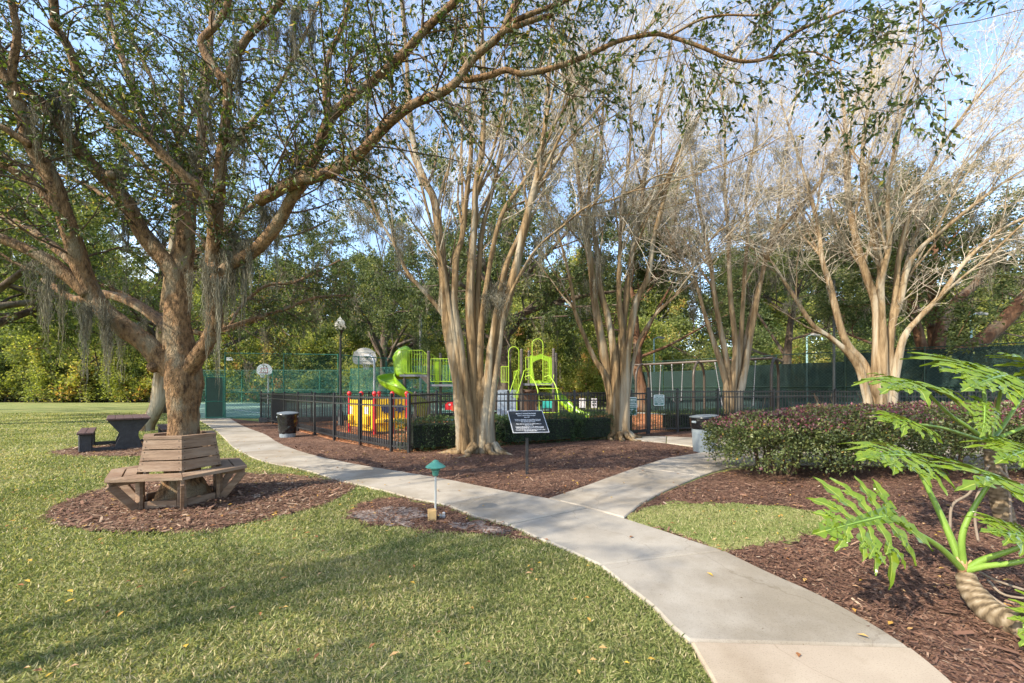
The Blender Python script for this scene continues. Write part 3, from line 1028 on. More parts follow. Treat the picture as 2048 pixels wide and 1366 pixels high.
# rubber border inside the left fence
mb = MB()
cen = Vector((-2.0, 14.5, 0))
for a, b in zip(FENCE_L[:-1], FENCE_L[1:]):
    A_, B_ = Vector((*a, 0)), Vector((*b, 0))
    A2 = A_ + (cen - A_).normalized() * .30; B2 = B_ + (cen - B_).normalized() * .30
    mb.bar(A2 + Vector((0, 0, .10)), B2 + Vector((0, 0, .10)), .09, .18, bev=.012)
tag(mb.build('play_border', M_plas_bk, loc=A_), 'black plastic border edging holding the orange chips inside the curved fence', 'edging')
mb = MB()
for a, b in zip(BF[:-1], BF[1:]):
    A_, B_ = Vector((*a, 0)), Vector((*b, 0))
    A2 = A_ + Vector((.2, -.45, 0)); B2 = B_ + Vector((.2, -.45, 0))
    mb.bar(A2 + Vector((0, 0, .12)), B2 + Vector((0, 0, .12)), .09, .2, bev=.012)
tag(mb.build('play_border', M_plas_bk, loc=A_), 'black plastic border edging along the far fence behind the slides', 'edging')

# ------------------------------------------------------------------ signs on the fence
M_sign_g = surf('green_sign_face', (.015, .10, .085), (.02, .12, .10), 3, .35)
M_sign_w = surf('sign_white_print', (.75, .78, .76), None, 3, .4)
def text(body, size, loc, rot, mat, parent, name='lettering', align='CENTER', squeeze=1.0, bold=0.0, extrude=.0008, sp=1.0):
    cu = bpy.data.curves.new(name, 'FONT')
    cu.body = body; cu.size = size; cu.align_x = align; cu.align_y = 'CENTER'
    cu.extrude = extrude; cu.offset = bold; cu.space_character = sp
    tmp = bpy.data.objects.new(name, cu)
    me = bpy.data.meshes.new_from_object(tmp)
    bpy.data.objects.remove(tmp); bpy.data.curves.remove(cu)
    me.materials.clear(); me.materials.append(mat)
    o = bpy.data.objects.new(name, me); COL.objects.link(o)
    o.parent = parent
    o.rotation_euler = rot
    o.scale = (squeeze, 1, 1)
    o.location = Vector(loc) - Vector(parent['_o'])
    return o
def rounded(w, h, r, n=4):
    out = []
    for cx, cy, a0 in ((w / 2 - r, h / 2 - r, 0), (-w / 2 + r, h / 2 - r, PI / 2), (-w / 2 + r, -h / 2 + r, PI), (w / 2 - r, -h / 2 + r, 1.5 * PI)):
        for j in range(n + 1):
            a = a0 + PI / 2 * j / n
            out.append((cx + r * math.cos(a), cy + r * math.sin(a)))
    return out
def upright_plate(mb, w, h, c, yaw, th, r=.03, off=0.0):
    """rounded plate in a vertical plane facing -Y turned by yaw"""
    M = Euler((PI / 2, 0, yaw)).to_matrix()
    t = MB().prism(rounded(w, h, r), off, off + th)
    mb.add([M @ Vector(p) + Vector(c) for p in t.v], t.f)
    return M
def fence_sign(c, w, h, yaw, label, lines):
    r = thing('rules_sign', c, label, 'sign')
    mb = MB(); upright_plate(mb, w, h, c, yaw, .004); mb.build('sign_edge', M_sign_w, r)
    mb = MB(); M = upright_plate(mb, w - .035, h - .035, c, yaw, .003, .022, .0042); mb.build('sign_face', M_sign_g, r)
    for (body, sz, x, z, al, sq, bd) in lines:
        p = Vector(c) + M @ Vector((x, z, .0085))
        text(body, sz, p, (PI / 2, 0, yaw), M_sign_w, r, 'lettering', al, sq, bd)
    return r
yawf = math.atan2(gd_.y, gd_.x)
c1 = Vector(A(1249, 812.5, ga.y)) + Vector((0, -.06, 0)); c1.x = A(1262.5, 812.5, ga.y)[0]
fence_sign(c1, .46, .54, yawf, 'green PLAY AREA RULES sign on the fence half hidden by the second bare tree', [
    ('PLAY AREA RULES', .085, 0, .19, 'CENTER', .56, .0014),
    ('PLAY AT YOUR OWN RISK', .036, -.19, .125, 'LEFT', .8, .0008),
    ('ADULT SUPERVISION REQUIRED', .036, -.19, .075, 'LEFT', .8, .0008),
    ('NO RUNNING, PUSHING OR SHOVING', .036, -.19, .025, 'LEFT', .75, .0008),
    ('DO NOT USE WHEN WET OR BROKEN', .036, -.19, -.025, 'LEFT', .76, .0008),
    ('NO PETS ALLOWED', .036, -.19, -.095, 'LEFT', .8, .0008),
    ('NO BARE FEET OR GLASS BOTTLES', .036, -.19, -.14, 'LEFT', .78, .0008),
    ('THANK YOU', .036, -.19, -.195, 'LEFT', .8, .0008)])
c2 = Vector(A(1314.5, 800, 13.0)) + Vector((0, -.15, 0))
fence_sign(c2, .37, .335, .25, 'small green USE AT YOUR OWN RISK sign on the fence right of the gate', [
    ('USE AT YOUR OWN RISK', .075, 0, .10, 'CENTER', .40, .0012),
    ('THIS EQUIPMENT IS DESIGNED FOR', .027, 0, .045, 'CENTER', .66, .0007),
    ('CHILDREN AGES 2 TO 12 YEARS OLD', .027, 0, .012, 'CENTER', .66, .0007),
    ('ADULTS MUST WATCH CHILDREN', .027, 0, -.021, 'CENTER', .7, .0007),
    ('AT ALL TIMES. PLAY SAFELY AND', .027, 0, -.054, 'CENTER', .7, .0007),
    ('REPORT ANY DAMAGE TO THE OFFICE', .027, 0, -.087, 'CENTER', .64, .0007),
    ('THANK YOU', .027, 0, -.12, 'CENTER', .7, .0007)])

# ------------------------------------------------------------------ plaque on a post
M_plaque = surf('dark_grey_plaque', (.018, .021, .025), (.025, .028, .033), 8, .75, .05, spec=.25)
M_silver = surf('silver_edge', (.55, .56, .58), None, 4, .35, metal=.4)
gx, gy = G(1054, 949)
pq = thing('plaque_sign', (gx, gy, 0), 'dark grey park plaque tilted on a black post in the brown mulch', 'sign')
MB().box((gx, gy, .30), (.05, .05, .60), None, .004).build('post', M_black, pq)
kq = FPX / gy
tilt = math.radians(-38)
RQ = Euler((tilt, math.radians(0), math.radians(10))).to_matrix() @ Euler((PI / 2, 0, 0)).to_matrix()
cq = Vector(A(1056, 842.5, gy)) + Vector((0, -.03, 0))
wq, hq, shear = .595, .43, .12
def qp(x, z, o):
    return cq + RQ @ Vector((x - z * shear, z, o))
def qplate(w, h, o0, o1, nm, m):
    mb = MB()
    v = [qp(x, z, o) for o in (o0, o1) for x, z in ((-w / 2, -h / 2), (w / 2, -h / 2), (w / 2, h / 2), (-w / 2, h / 2))]
    mb.add(v, [(3, 2, 1, 0), (4, 5, 6, 7), (0, 1, 5, 4), (1, 2, 6, 5), (2, 3, 7, 6), (3, 0, 4, 7)])
    mb.build(nm, m, pq)
qplate(wq, hq, -.012, 0, 'plate_edge', M_silver)
qplate(wq - .022, hq - .022, .0003, .003, 'plate', M_plaque)
M_print = surf('plaque_print', (.62, .63, .66), None, 4, .5)
rq = RQ.to_euler()
for (body, sz, z, sq) in [('MARKO HUNSON PARK', .034, .150, .92), ('"Central to Block of Moore Boulder"', .023, .112, .9), ('June 1997', .024, .078, .95),
        ('This park is maintained for the use of residents and guests', .0205, .034, .9), ('of the community under the covenants of the association.', .0205, .012, .88),
        ('Park open from dawn to dusk.', .0205, -.010, .95), ('Please report any problems or unsafe conditions to', .0205, -.050, .98), ('Resident Services.', .0205, -.072, .95),
        ('A parent or adult guardian must be with children at all times', .0205, -.108, .92), ('and no one may use the play area during hours of darkness.', .0205, -.129, .92),
        ('Please obey the rules, respect the quiet hours and clean up after', .0205, -.163, .9), ('the use of the picnic tables.', .0205, -.184, .92)]:
    o = text(body, sz, qp(0, z, .0042), rq, M_print, pq, 'lettering', 'CENTER', sq, .0004)

# ------------------------------------------------------------------ path light and wood post
M_teal = surf('teal_enamel', (.05, .20, .155), (.075, .25, .195), 10, .42, .08)
lx, ly = G(871, 1037)
pl_ = thing('path_light', (lx, ly, 0), 'low teal pagoda path light on a thin grey stake beside the path', 'path light')
M_stake = surf('grey_conduit', (.36, .38, .38), (.45, .47, .46), 20, .45, .05, metal=.3)
MB().tube([(lx, ly, 0), (lx, ly, .475)], .011, 10).build('stake', M_stake, pl_, smooth=True, auto=40)
MB().lathe([(.028, 0), (.034, .012), (.036, .05), (.05, .055), (.05, .062), (.034, .064)], (lx, ly, .465), 20).build('lamp_base', M_teal, pl_, smooth=True, auto=30)
M_lens = surf('clear_lens', (.35, .42, .36), None, 5, .15)
MB().lathe([(.030, 0), (.032, .03)], (lx, ly, .531), 18).build('lens', M_lens, pl_, smooth=True, auto=30)
MB().lathe([(.055, 0), (.055, .006), (.034, .008)], (lx, ly, .538), 18).build('louver', M_teal, pl_, smooth=True, auto=30)
MB().lathe([(.108, -.006), (.110, 0), (.06, .036), (.035, .052), (.034, .060), (.02, .068), (.004, .073)], (lx, ly, .562), 24).build('lamp_shade', M_teal, pl_, smooth=True, auto=25)
M_newwood = surf('raw_pine', (.42, .25, .09), (.55, .36, .15), 4, .7, .2, stretch=(1, 1, .25))
wx, wy = G(864, 1040)
tag(MB().box((wx, wy, .05), (.088, .088, .124), (0, 0, .25), .004).build('wood_post', M_newwood, loc=(wx, wy, 0)), 'short raw pine post stub at the foot of the teal path light', 'post')
sx, sy = G(884, 1036)
tag(MB().box((sx, sy, .022), (.07, .05, .035), (.1, .1, .4), .01).box((sx + .02, sy, .05), (.03, .03, .03), (0, 0, .2), .006).build('cable_box', M_galv, loc=(sx, sy, 0)), 'little grey cable connector lying in the mulch by the pine stub', 'connector')

# ------------------------------------------------------------------ trash cans
M_can = surf('grey_can_plastic', (.20, .235, .26), (.25, .29, .31), 8, .5, .06)
M_lid = surf('pale_lid_plastic', (.10, .118, .13), (.135, .155, .17), 8, .5, .06)
M_bag = surf('black_bag_plastic', (.006, .006, .007), (.012, .012, .014), 9, .22, .0, spec=.6)
def wrinkled(prof, c, n, amp, seed, name, mat, parent):
    rng = np.random.default_rng(seed)
    mb = MB().lathe(prof, (0, 0, 0), n)
    V = np.array([tuple(p) for p in mb.v])
    ph = rng.uniform(0, 6.28, 8)
    a = np.arctan2(V[:, 1], V[:, 0])
    w = sum(np.sin(a * (3 + 2 * i) + V[:, 2] * (14 + 9 * i) * (1 if i % 2 else -1) + ph[i]) for i in range(5)) / 5 + rng.normal(size=len(V)) * .35
    r = np.hypot(V[:, 0], V[:, 1])
    k = 1 + amp * w / np.maximum(r, .05)
    mb.v = [(x * q + c[0], y * q + c[1], z + c[2]) for (x, y, z), q in zip(V, k)]
    return mb.build(name, mat, parent, smooth=True)
def trash_can(px, py, h, r, label, bag, seed, tilt):
    x, y = G(px, py)
    y += r * .85
    t = thing('trash_can', (x, y, 0), label, 'trash can', 'grey trash cans')
    s = h
    MB().lathe([(r * .80, .0), (r * .82, .02), (r * .97, s * .86), (r * 1.0, s * .86), (r * 1.02, s * .93), (r * .96, s * .93)], (x, y, 0), 32).build('can', M_can, t, smooth=True, auto=35)
    if bag == 'long':
        prof = [(r * (.99 + .03 * (1 - q)), s * (.30 + .62 * q)) for q in np.linspace(0, 1, 14)]
        b = wrinkled([(r * .87, s * .16)] + [(r * (.895 + .18 * q), s * (.18 + .745 * q)) for q in np.linspace(0, 1, 16)], (x, y, 0), 40, .010, seed, 'bag', M_bag, t)
    else:
        wrinkled([(r * (.99 + .08 * q), s * (.62 + .31 * q)) for q in np.linspace(0, 1, 10)], (x, y, 0), 40, .007, seed, 'bag', M_bag, t)
    lid = MB().lathe([(r * 1.07, -.014), (r * 1.10, -.004), (r * 1.09, .012), (r * .98, .018), (r * .6, .034), (r * .2, .040), (.002, .041)], (x, y, s * .945), 36, tilt).build('lid', M_lid, t, smooth=True, auto=30)
    for a in (.4, 3.5):
        MB().box((x + r * 1.0 * math.cos(a), y + r * 1.0 * math.sin(a), s * .80), (.05, .12, .05), (0, 0, a), .012).build('handle', M_can, t)
    return t
trash_can(567, 876, .74, .255, 'grey trash can with a black bag hanging over it beside the curved path', 'long', 3, (.06, .03, 0))
trash_can(1418, 907, .84, .275, 'grey trash can with a pale grey lid behind the end of the purple shrubs', 'short', 5, (-.03, -.06, 0))

# ------------------------------------------------------------------ lamp posts
M_globe = None
def globe_mat():
    m, nt, N, L, out = new_mat('frosted_globe')
    b = N.new('ShaderNodeBsdfPrincipled'); b.inputs['Base Color'].default_value = (.62, .61, .55, 1)
    b.inputs['Roughness'].default_value = .35
    t = N.new('ShaderNodeBsdfTranslucent'); t.inputs['Color'].default_value = (.9, .9, .82, 1)
    mx = N.new('ShaderNodeMixShader'); mx.inputs[0].default_value = .5
    L.new(b.outputs[0], mx.inputs[1]); L.new(t.outputs[0], mx.inputs[2]); L.new(mx.outputs[0], out.inputs[0])
    return m
M_globe = globe_mat()
def lamp_post(px, py_base, h, s, label):
    x, y = G(px, py_base)
    t = thing('lamp_post', (x, y, 0), label, 'lamp post', 'acorn globe lamp posts')
    MB().lathe([(.13 * s, 0), (.13 * s, .05), (.10 * s, .10), (.09 * s, .55), (.06 * s, .62), (.045 * s, .7), (.042 * s, h - .62), (.06 * s, h - .60)], (x, y, 0), 16).build('pole', M_black, t, smooth=True, auto=35)
    MB().lathe([(.045 * s, 0), (.06 * s, .06), (.10 * s, .15), (.15 * s, .18), (.15 * s, .21)], (x, y, h - .62), 20).build('lamp_holder', M_black, t, smooth=True, auto=35)
    MB().lathe([(.12 * s, 0), (.18 * s, .06), (.205 * s, .15), (.20 * s, .24), (.15 * s, .33), (.11 * s, .36), (.115 * s, .38), (.06 * s, .44), (.02 * s, .47), (.012 * s, .53), (.002, .54)], (x, y, h - .41), 24).build('globe', M_globe, t, smooth=True, auto=50)
    return t
lamp_post(681, 852, 4.05, 1.0, 'black lamp post with a frosted acorn globe inside the playground fence')
lamp_post(824, 806, 6.4, 1.05, 'small distant lamp post with cream globe above the green spiral slide')

# ------------------------------------------------------------------ chain link fences
def chain_fence(pts, h, label, name='chain_link_fence', sp=.09, wr=.0035, mat_w=None, mat_p=None, pr=.03, mids=(1.25,), group=None, spacing=None):
    P = [Vector((x, y, 0)) for x, y in pts]
    r = thing(name, P[0], label, 'fence', group)
    mw, mp = mat_w or M_green_pipe, mat_p or M_green_pipe
    for p in P:
        po = MB().tube([p, p + Vector((0, 0, h + .04))], pr, 10).build('post', mp, r, smooth=True, auto=40)
    segsP, segsR = [], []
    for a, b in zip(P[:-1], P[1:]):
        d = (b - a); L = d.length; d = d / L
        for z in (h, .06) + tuple(mids):
            MB().tube([a + Vector((0, 0, z)), b + Vector((0, 0, z))], .021, 8).build('rail', mp, r, smooth=True, auto=40)
        n = int((L + h) / (sp * 1.414))
        for k in range(n):
            u0 = k * sp * 1.414 - h
            lo, hi = max(0, -u0), min(h, L - u0)
            if hi - lo < .05:
                continue
            lo2, hi2 = lo, hi
            segsP.append([a + d * (u0 + lo) + Vector((0, 0, lo)), a + d * (u0 + hi) + Vector((0, 0, hi))])
            segsP.append([a + d * (L - u0 - lo) + Vector((0, 0, lo)), a + d * (L - u0 - hi) + Vector((0, 0, hi))])
    pp = np.array([[tuple(q - P[0]) for q in s] for s in segsP])
    V, F = tubes(pp, np.full(pp.shape[:2], wr), 3)
    link('wire_mesh', np_mesh('wire_mesh', V, [F]), mw, r, kind='stuff')
    return r
M_wire_g = surf('green_coated_wire', (.015, .13, .09), (.03, .17, .12), 8, .55)
M_wire_d = surf('dark_coated_wire', (.006, .04, .03), (.01, .06, .045), 8, .6)
M_wire_t = surf('teal_coated_wire', (.05, .22, .18), (.07, .27, .22), 8, .55)
def fpt(px, Y):
    return ((px - CXP) / (FPX / Y), Y)
chain_fence([fpt(450, 19.4), fpt(567.5, 19.8), fpt(676, 20.3), fpt(717.5, 21.6), fpt(772.5, 22.6), fpt(905, 24.6)], 3.1, 'green chain link fence of the basketball court, nearest run with the open gate')
chain_fence([fpt(394, 19.3), fpt(380, 24.5), fpt(367, 30), fpt(354, 36), fpt(345, 41.5)], 3.1, 'green chain link fence side run receding behind the bench tree trunk')
# far side of the court: denser teal mesh
chain_fence([fpt(345, 41.5), fpt(400, 41.5), fpt(484, 41.5), fpt(545, 41.5), fpt(640, 41.5), fpt(700, 41.5)], 3.3, 'teal chain link fence on the far side of the court in front of the wood', sp=.12, wr=.0065, mat_w=M_wire_t, pr=.045, mids=(1.3,))
chain_fence([fpt(702, 37), fpt(790, 33.5), fpt(905, 31), fpt(1010, 29.5)], 3.2, 'teal windscreened chain link fence behind the spiral slide and decks', sp=.10, wr=.0085, mat_w=M_wire_t, pr=.045, mids=(1.3,))
# header and open gate panel
ga_ = Vector((*fpt(450, 19.4), 0)); gb_ = Vector((*fpt(394, 19.3), 0))
cg = thing('court_gate', ga_, 'solid dark green court gate standing open at the end of the path', 'gate')
gdir = Vector((-.90, -.42, 0)).normalized()
e0 = ga_ + gdir * .06; e1 = ga_ + gdir * .74
for (a, b) in ((e0, e1),):
    MB().bar(a + Vector((0, 0, .95 + .06)), b + Vector((0, 0, 1.01)), .018, 1.84).build('panel', M_dkgreen, cg)
    for p in (a, b):
        MB().tube([p + Vector((0, 0, .05)), p + Vector((0, 0, 1.98))], .028, 10).build('frame_post', M_green_pipe, cg, smooth=True, auto=40)
    for z in (.07, .82, 1.95):
        MB().tube([a + Vector((0, 0, z)), b + Vector((0, 0, z))], .026, 8).build('frame_rail', M_green_pipe, cg, smooth=True, auto=40)
    MB().box(b + Vector((-.03, -.02, 1.0)), (.05, .06, .12), None, .01).build('latch', M_black, cg)
MB().tube([ga_ + Vector((0, 0, 2.05)), gb_ + Vector((0, 0, 2.05))], .024, 8).build('header_rail', M_green_pipe, cg, smooth=True, auto=40)
ms = Vector(A(459, 718, 19.35))
tag(MB().box(ms, (.28, .012, .16), None, .004).build('court_notice', M_white, loc=ms), 'small white notice plate near the top of the court fence', 'sign')

# tennis court fence with dark windscreen
M_screen = None
def screen_mat():
    m, nt, N, L, out = new_mat('dark_windscreen_cloth')
    b = N.new('ShaderNodeBsdfPrincipled'); b.inputs['Roughness'].default_value = .9
    tc = N.new('ShaderNodeTexCoord'); nz = N.new('ShaderNodeTexNoise'); nz.inputs['Scale'].default_value = .9; nz.inputs['Detail'].default_value = 5
    r = N.new('ShaderNodeValToRGB'); r.color_ramp.elements[0].color = (.006, .020, .018, 1); r.color_ramp.elements[1].color = (.015, .040, .035, 1)
    L.new(tc.outputs['Object'], nz.inputs['Vector']); L.new(nz.outputs['Fac'], r.inputs['Fac']); L.new(r.outputs['Color'], b.inputs['Base Color'])
    tr = N.new('ShaderNodeBsdfTransparent')
    mx = N.new('ShaderNodeMixShader'); mx.inputs[0].default_value = .05
    L.new(b.outputs[0], mx.inputs[1]); L.new(tr.outputs[0], mx.inputs[2]); L.new(mx.outputs[0], out.inputs[0])
    return m
M_screen = screen_mat()
TF = [(6.6, 26.6), (8.9, 24.2), (11.0, 22.0), (12.9, 20.0), (14.7, 18.1), (16.4, 16.3), (19.0, 13.6), (21.5, 11.0)]
tf = chain_fence(TF, 3.05, 'tall tennis court fence covered with dark green windscreen behind the swings', 'tennis_fence', sp=.10, wr=.004, mat_w=M_wire_d, mat_p=M_dkgreen, mids=(1.5,))
for i, (a, b) in enumerate(zip(TF[:-1], TF[1:])):
    top = 2.45 if i < 2 else (2.62 if i < 4 else 2.98)
    a_, b_ = Vector((*a, 0)), Vector((*b, 0))
    d = (b_ - a_).normalized(); nn = Vector((d.y, -d.x, 0)); nn = nn if nn.y > 0 else -nn
    v, f = [], []
    NX, NZ = 14, 6
    rr_ = random.Random(i)
    for j in range(NX + 1):
        for k in range(NZ + 1):
            p = a_.lerp(b_, .012 + .976 * j / NX) + nn * (.05 + .018 * math.sin(j * 1.7 + k) + rr_.uniform(-.006, .006)) + Vector((0, 0, .12 + (top - .12) * k / NZ - (.02 * math.sin(PI * (j % 7) / 7) if k == NZ else 0)))
            v.append(p)
    for j in range(NX):
        for k in range(NZ):
            q = j * (NZ + 1) + k
            f.append((q, q + 1, q + NZ + 2, q + NZ + 1))
    MB().add(v, f).build('windscreen', M_screen, tf, smooth=True)
# the near side of the tennis net cord
nt_ = thing('tennis_net', (17, 23, 0), 'pale topped tennis net beyond the windscreen', 'net')
MB().tube([(14.0, 25.0, 1.0), (24, 24.0, 1.0)], .03, 6).build('net_band', M_white, nt_)
MB().tube([(14.0, 25.0, 0), (14.0, 25.0, 1.05)], .04, 8).build('net_post', M_dkgreen, nt_)

# court floodlight poles
M_tealpole = surf('pale_teal_paint', (.22, .36, .37), (.27, .42, .43), 8, .5)
M_darkpole = surf('dark_grey_pole', (.05, .06, .055), (.08, .085, .08), 6, .5)
M_greypole = surf('weathered_grey_pole', (.24, .23, .22), (.32, .31, .30), 8, .7, .1)
def pole(px, Y, ytop, label, mat=None, r=.05, arm=True, name='floodlight_pole', cat='pole', group=None):
    x, y, z = A(px, ytop, Y)
    t = thing(name, (x, y, 0), label, cat, group)
    MB().tube([(x, y, 0), (x, y, z)], [r * 1.1, r * .9], 10).build('shaft', mat or M_tealpole, t, smooth=True, auto=40)
    if arm:
        MB().tube([(x, y, z - .03), (x + .35, y, z + .10), (x + .55, y - .05, z + .10)], .03, 6).build('arm', mat or M_tealpole, t)
        MB().box((x + .5, y - .08, z + .06), (.5, .28, .12), (0, .15, .1), .02).build('lamp_head', M_greypole, t)
    return t
pole(1308, 32, 677, 'pale teal floodlight pole seen between the second tree and the swings', group='court floodlight poles', r=.06)
pole(1614, 27, 672, 'pale teal floodlight pole above the windscreen between the two right hand bare trees', group='court floodlight poles', r=.06)
pole(1942, 23, 630, 'pale teal floodlight pole at the right behind the reddish oak limbs', group='court floodlight poles', r=.06)
pole(1668, 17.2, 560, 'slender dark pole standing in front of the tennis windscreen', M_darkpole, .05, False, 'utility_pole', 'pole')
pole(841, 34, 560, 'weathered grey utility pole behind the green deck railing', M_greypole, .10, False, 'utility_pole', 'pole')
pole(322, 30, 560, 'grey utility pole glimpsed just left of the bench tree trunk', M_greypole, .10, False, 'utility_pole', 'pole')

# ------------------------------------------------------------------ basketball hoops
M_orange = surf('rim_orange', (.55, .10, .03), None, 5, .45)
M_bboard_back = surf('backboard_grey', (.34, .33, .30), (.42, .40, .37), 6, .55, .08)
M_red = surf('red_paint', (.50, .02, .025), (.55, .03, .03), 6, .4)
def fan_board(w, h):
    out = [(-w * .36, 0), (w * .36, 0), (w * .46, h * .10), (w * .5, h * .28)]
    for a in np.linspace(.12, PI - .12, 16):
        out.append((w * .5 * math.cos(a), h * .38 + h * .62 * math.sin(a)))
    out += [(-w * .5, h * .28), (-w * .46, h * .10)]
    return out
def hoop(px, pyc, Y, face, label, side):
    """face: +1 front toward camera, -1 back toward camera"""
    x, y, z = A(px, pyc, Y)
    t = thing('basketball_hoop', (x + side, y + (.9 if face > 0 else -.9), 0), label, 'basketball hoop', 'basketball hoops')
    W, H_ = 1.37, .95
    def plate(poly, o0, o1, nm, m):
        mb = MB(); n = len(poly)
        v = [(x + p[0], y - face * o, z - H_ / 2 + p[1]) for o in (o0, o1) for p in poly]
        mb.add(v, [tuple(range(n)), tuple(reversed(range(n, 2 * n)))] + [(i, (i + 1) % n, (i + 1) % n + n, i + n) for i in range(n)])
        return mb.build(nm, m, t)
    plate(fan_board(W, H_), 0, .03, 'backboard', M_white if face > 0 else M_bboard_back)
    rimz = z - H_ / 2 + .14
    if face > 0:
        for (cx_, cz_, w_, h_) in ((0, .52, .60, .045), (0, .12, .60, .045), (-.28, .32, .045, .36), (.28, .32, .045, .36)):
            MB().box((x + cx_, y - .035, z - H_ / 2 + cz_ + .02), (w_, .006, h_)).build('target_line', M_red, t)
    else:
        for s in (-1, 1):
            MB().bar((x + s * .34, y - .012, z + .22), (x, y - .012, z - .3), .035, .03, up=(0, 1, 0)).build('stiffener', M_galv, t)
        for zz in (.22, -.02, -.26):
            MB().bar((x - .62, y - .008, z + zz), (x + .62, y - .008, z + zz), .03, .025, up=(0, 1, 0)).build('stiffener', M_galv, t)
    ry = y - face * .30
    mb = MB(); rp = [(x + .23 * math.cos(a), ry + .23 * math.sin(a), rimz) for a in np.linspace(0, 2 * PI, 21)]
    mb.tube(rp, .014, 6, False).build('rim', M_orange, t)
    mb = MB()
    for j in range(10):
        a0 = 2 * PI * j / 10
        for sgn in (1, -1):
            mb.tube([(x + .22 * math.cos(a0), ry + .22 * math.sin(a0), rimz), (x + .17 * math.cos(a0 + sgn * .31), ry + .17 * math.sin(a0 + sgn * .31), rimz - .2), (x + .13 * math.cos(a0 + sgn * .62), ry + .13 * math.sin(a0 + sgn * .62), rimz - .42)], .011, 4)
    mb.build('net', M_white, t, kind='stuff')
    by = y + face * .9
    pts = crm([(x + side, by, 0), (x + side, by, 1.5), (x + side, by, z - .55), (x + side * .75, y + face * .7, z - .08), (x + side * .2, y + face * .35, z - .02), (x, y + face * .03, z - .02)], 5)
    MB().tube([tuple(p) for p in pts], .065, 12).build('pole', M_galv, t, smooth=True, auto=40)
hoop(529, 738, 36, 1, 'far basketball hoop facing the camera with a red target square', -.2)
hoop(729, 712, 23.4, -1, 'near basketball hoop seen from behind with a curved galvanised pole', .86)
# ------------------------------------------------------------------ play structure
M_lime = surf('lime_plastic', (.19, .345, .010), (.23, .39, .015), 5, .33, .03, spec=.5)
M_lime_d = surf('lime_steel', (.27, .43, .022), (.32, .48, .03), 8, .4, .02)
M_brown_post = surf('brown_steel_post', (.075, .062, .05), (.095, .08, .066), 8, .38, .03)
M_deck = surf('grey_vinyl_deck', (.10, .11, .13), (.14, .155, .18), 14, .7, .1)
M_step = surf('blue_grey_vinyl', (.16, .20, .25), (.20, .245, .30), 14, .7, .1)
M_brown_panel = surf('brown_panel', (.085, .05, .03), (.11, .065, .04), 8, .6)
PY = 17.4
KP = FPX / PY
ps = thing('play_structure', ((-1.2), PY, 0), 'lime green play structure with spiral slide, decks and brown posts', 'play structure')
def W(px, py, dy=0.0):
    """point on the structure at depth offset dy"""
    x, y, z = A(px, py, PY + dy)
    return Vector((x, y, z))
def post(px, pytop, dy):
    p = W(px, pytop, dy)
    po = MB().tube([(p.x, p.y, 0), (p.x, p.y, p.z)], .063, 14).build('post', M_brown_post, ps, smooth=True, auto=40)
    MB().lathe([(.066, 0), (.066, .03), (.05, .06), (.02, .075), (.002, .078)], (p.x, p.y, p.z - .001), 14).build('post_cap', M_brown_post, po, loc=Vector(ps['_o']), smooth=True, auto=40)
    for zz in (1.45, p.z - .28):
        MB().lathe([(.072, 0), (.074, .01), (.074, .045), (.072, .055)], (p.x, p.y, zz), 14).build('clamp', M_brown_post, po, loc=Vector(ps['_o']), smooth=True, auto=40)
    return p
P1 = post(857, 705, 0); P2 = post(881, 709, 1.15); P3 = post(916, 712, .15); P4 = post(936, 718, 1.3)
P5 = post(979.5, 717, 1.3); P6 = post(1043, 701, 0); P7 = post(1058, 704, 1.2); P8 = post(1107, 700, 0.1); P9 = post(1112, 709, 1.3)
P10 = post(830.5, 786, -1.1)
Z1 = 1.70   # main deck
Z0 = 2.02   # slide deck
def deck(poly, z, name='deck', mat=None, th=.09):
    return MB().prism([(p[0], p[1]) for p in poly], z - th, z).build(name, mat or M_deck, ps)
xs = P1.x - .95
deck([(P1.x - .02, P1.y + .02), (P1.x - .02, P1.y + 1.12), (xs - .28, P1.y + 1.12), (xs - .28, P1.y + .02)], Z0)
MB().add([(P1.x - .06, P1.y, Z0 - .09), (P1.x - .38, P1.y, Z0 - .09), (P1.x - .06, P1.y, Z0 - .42), (P1.x - .06, P1.y + .04, Z0 - .09), (P1.x - .38, P1.y + .04, Z0 - .09), (P1.x - .06, P1.y + .04, Z0 - .42)], [(0, 1, 2), (5, 4, 3), (0, 3, 4, 1), (1, 4, 5, 2), (2, 5, 3, 0)]).build('gusset', M_brown_post, ps)
deck([(P1.x + .02, P1.y + .02), (P3.x + .9, P1.y + .02), (P3.x + .9, P1.y + 1.15), (P1.x + .02, P1.y + 1.15)], Z1 - .10)
deck([(P3.x + .92, P1.y + .2), (P5.x + .3, P1.y + .2), (P5.x + .3, P1.y + 1.25), (P3.x + .92, P1.y + 1.25)], Z1 - .10)
deck([(P6.x, P6.y + .03), (P8.x, P8.y - .05), (P8.x + .05, P8.y + 1.15), (P6.x, P6.y + 1.15)], Z1 - .06)
def railing(a, b, z0, z1, n, name='railing', r=.016, br=.011, slope=None):
    """frame and upright bars between two plan points"""
    a, b = Vector((*a, 0)), Vector((*b, 0))
    mb = MB()
    s0, s1 = (z1, z1) if slope is None else slope
    A0, A1, B0, B1 = a + Vector((0, 0, z0)), a + Vector((0, 0, s0)), b + Vector((0, 0, z0)), b + Vector((0, 0, s1))
    mb.tube([A0, B0], r, 6); mb.tube([A1, B1], r, 6); mb.tube([A0, A1], r, 6); mb.tube([B0, B1], r, 6)
    o = mb.build(name, M_lime_d, ps, smooth=True, auto=40)
    bars = MB()
    for j in range(1, n):
        p, q = A0.lerp(B0, j / n), A1.lerp(B1, j / n)
        bars.tube([p, q], br, 5)
    bars.build('bars', M_lime_d, o, loc=Vector(ps['_o']), kind='stuff')
    return o
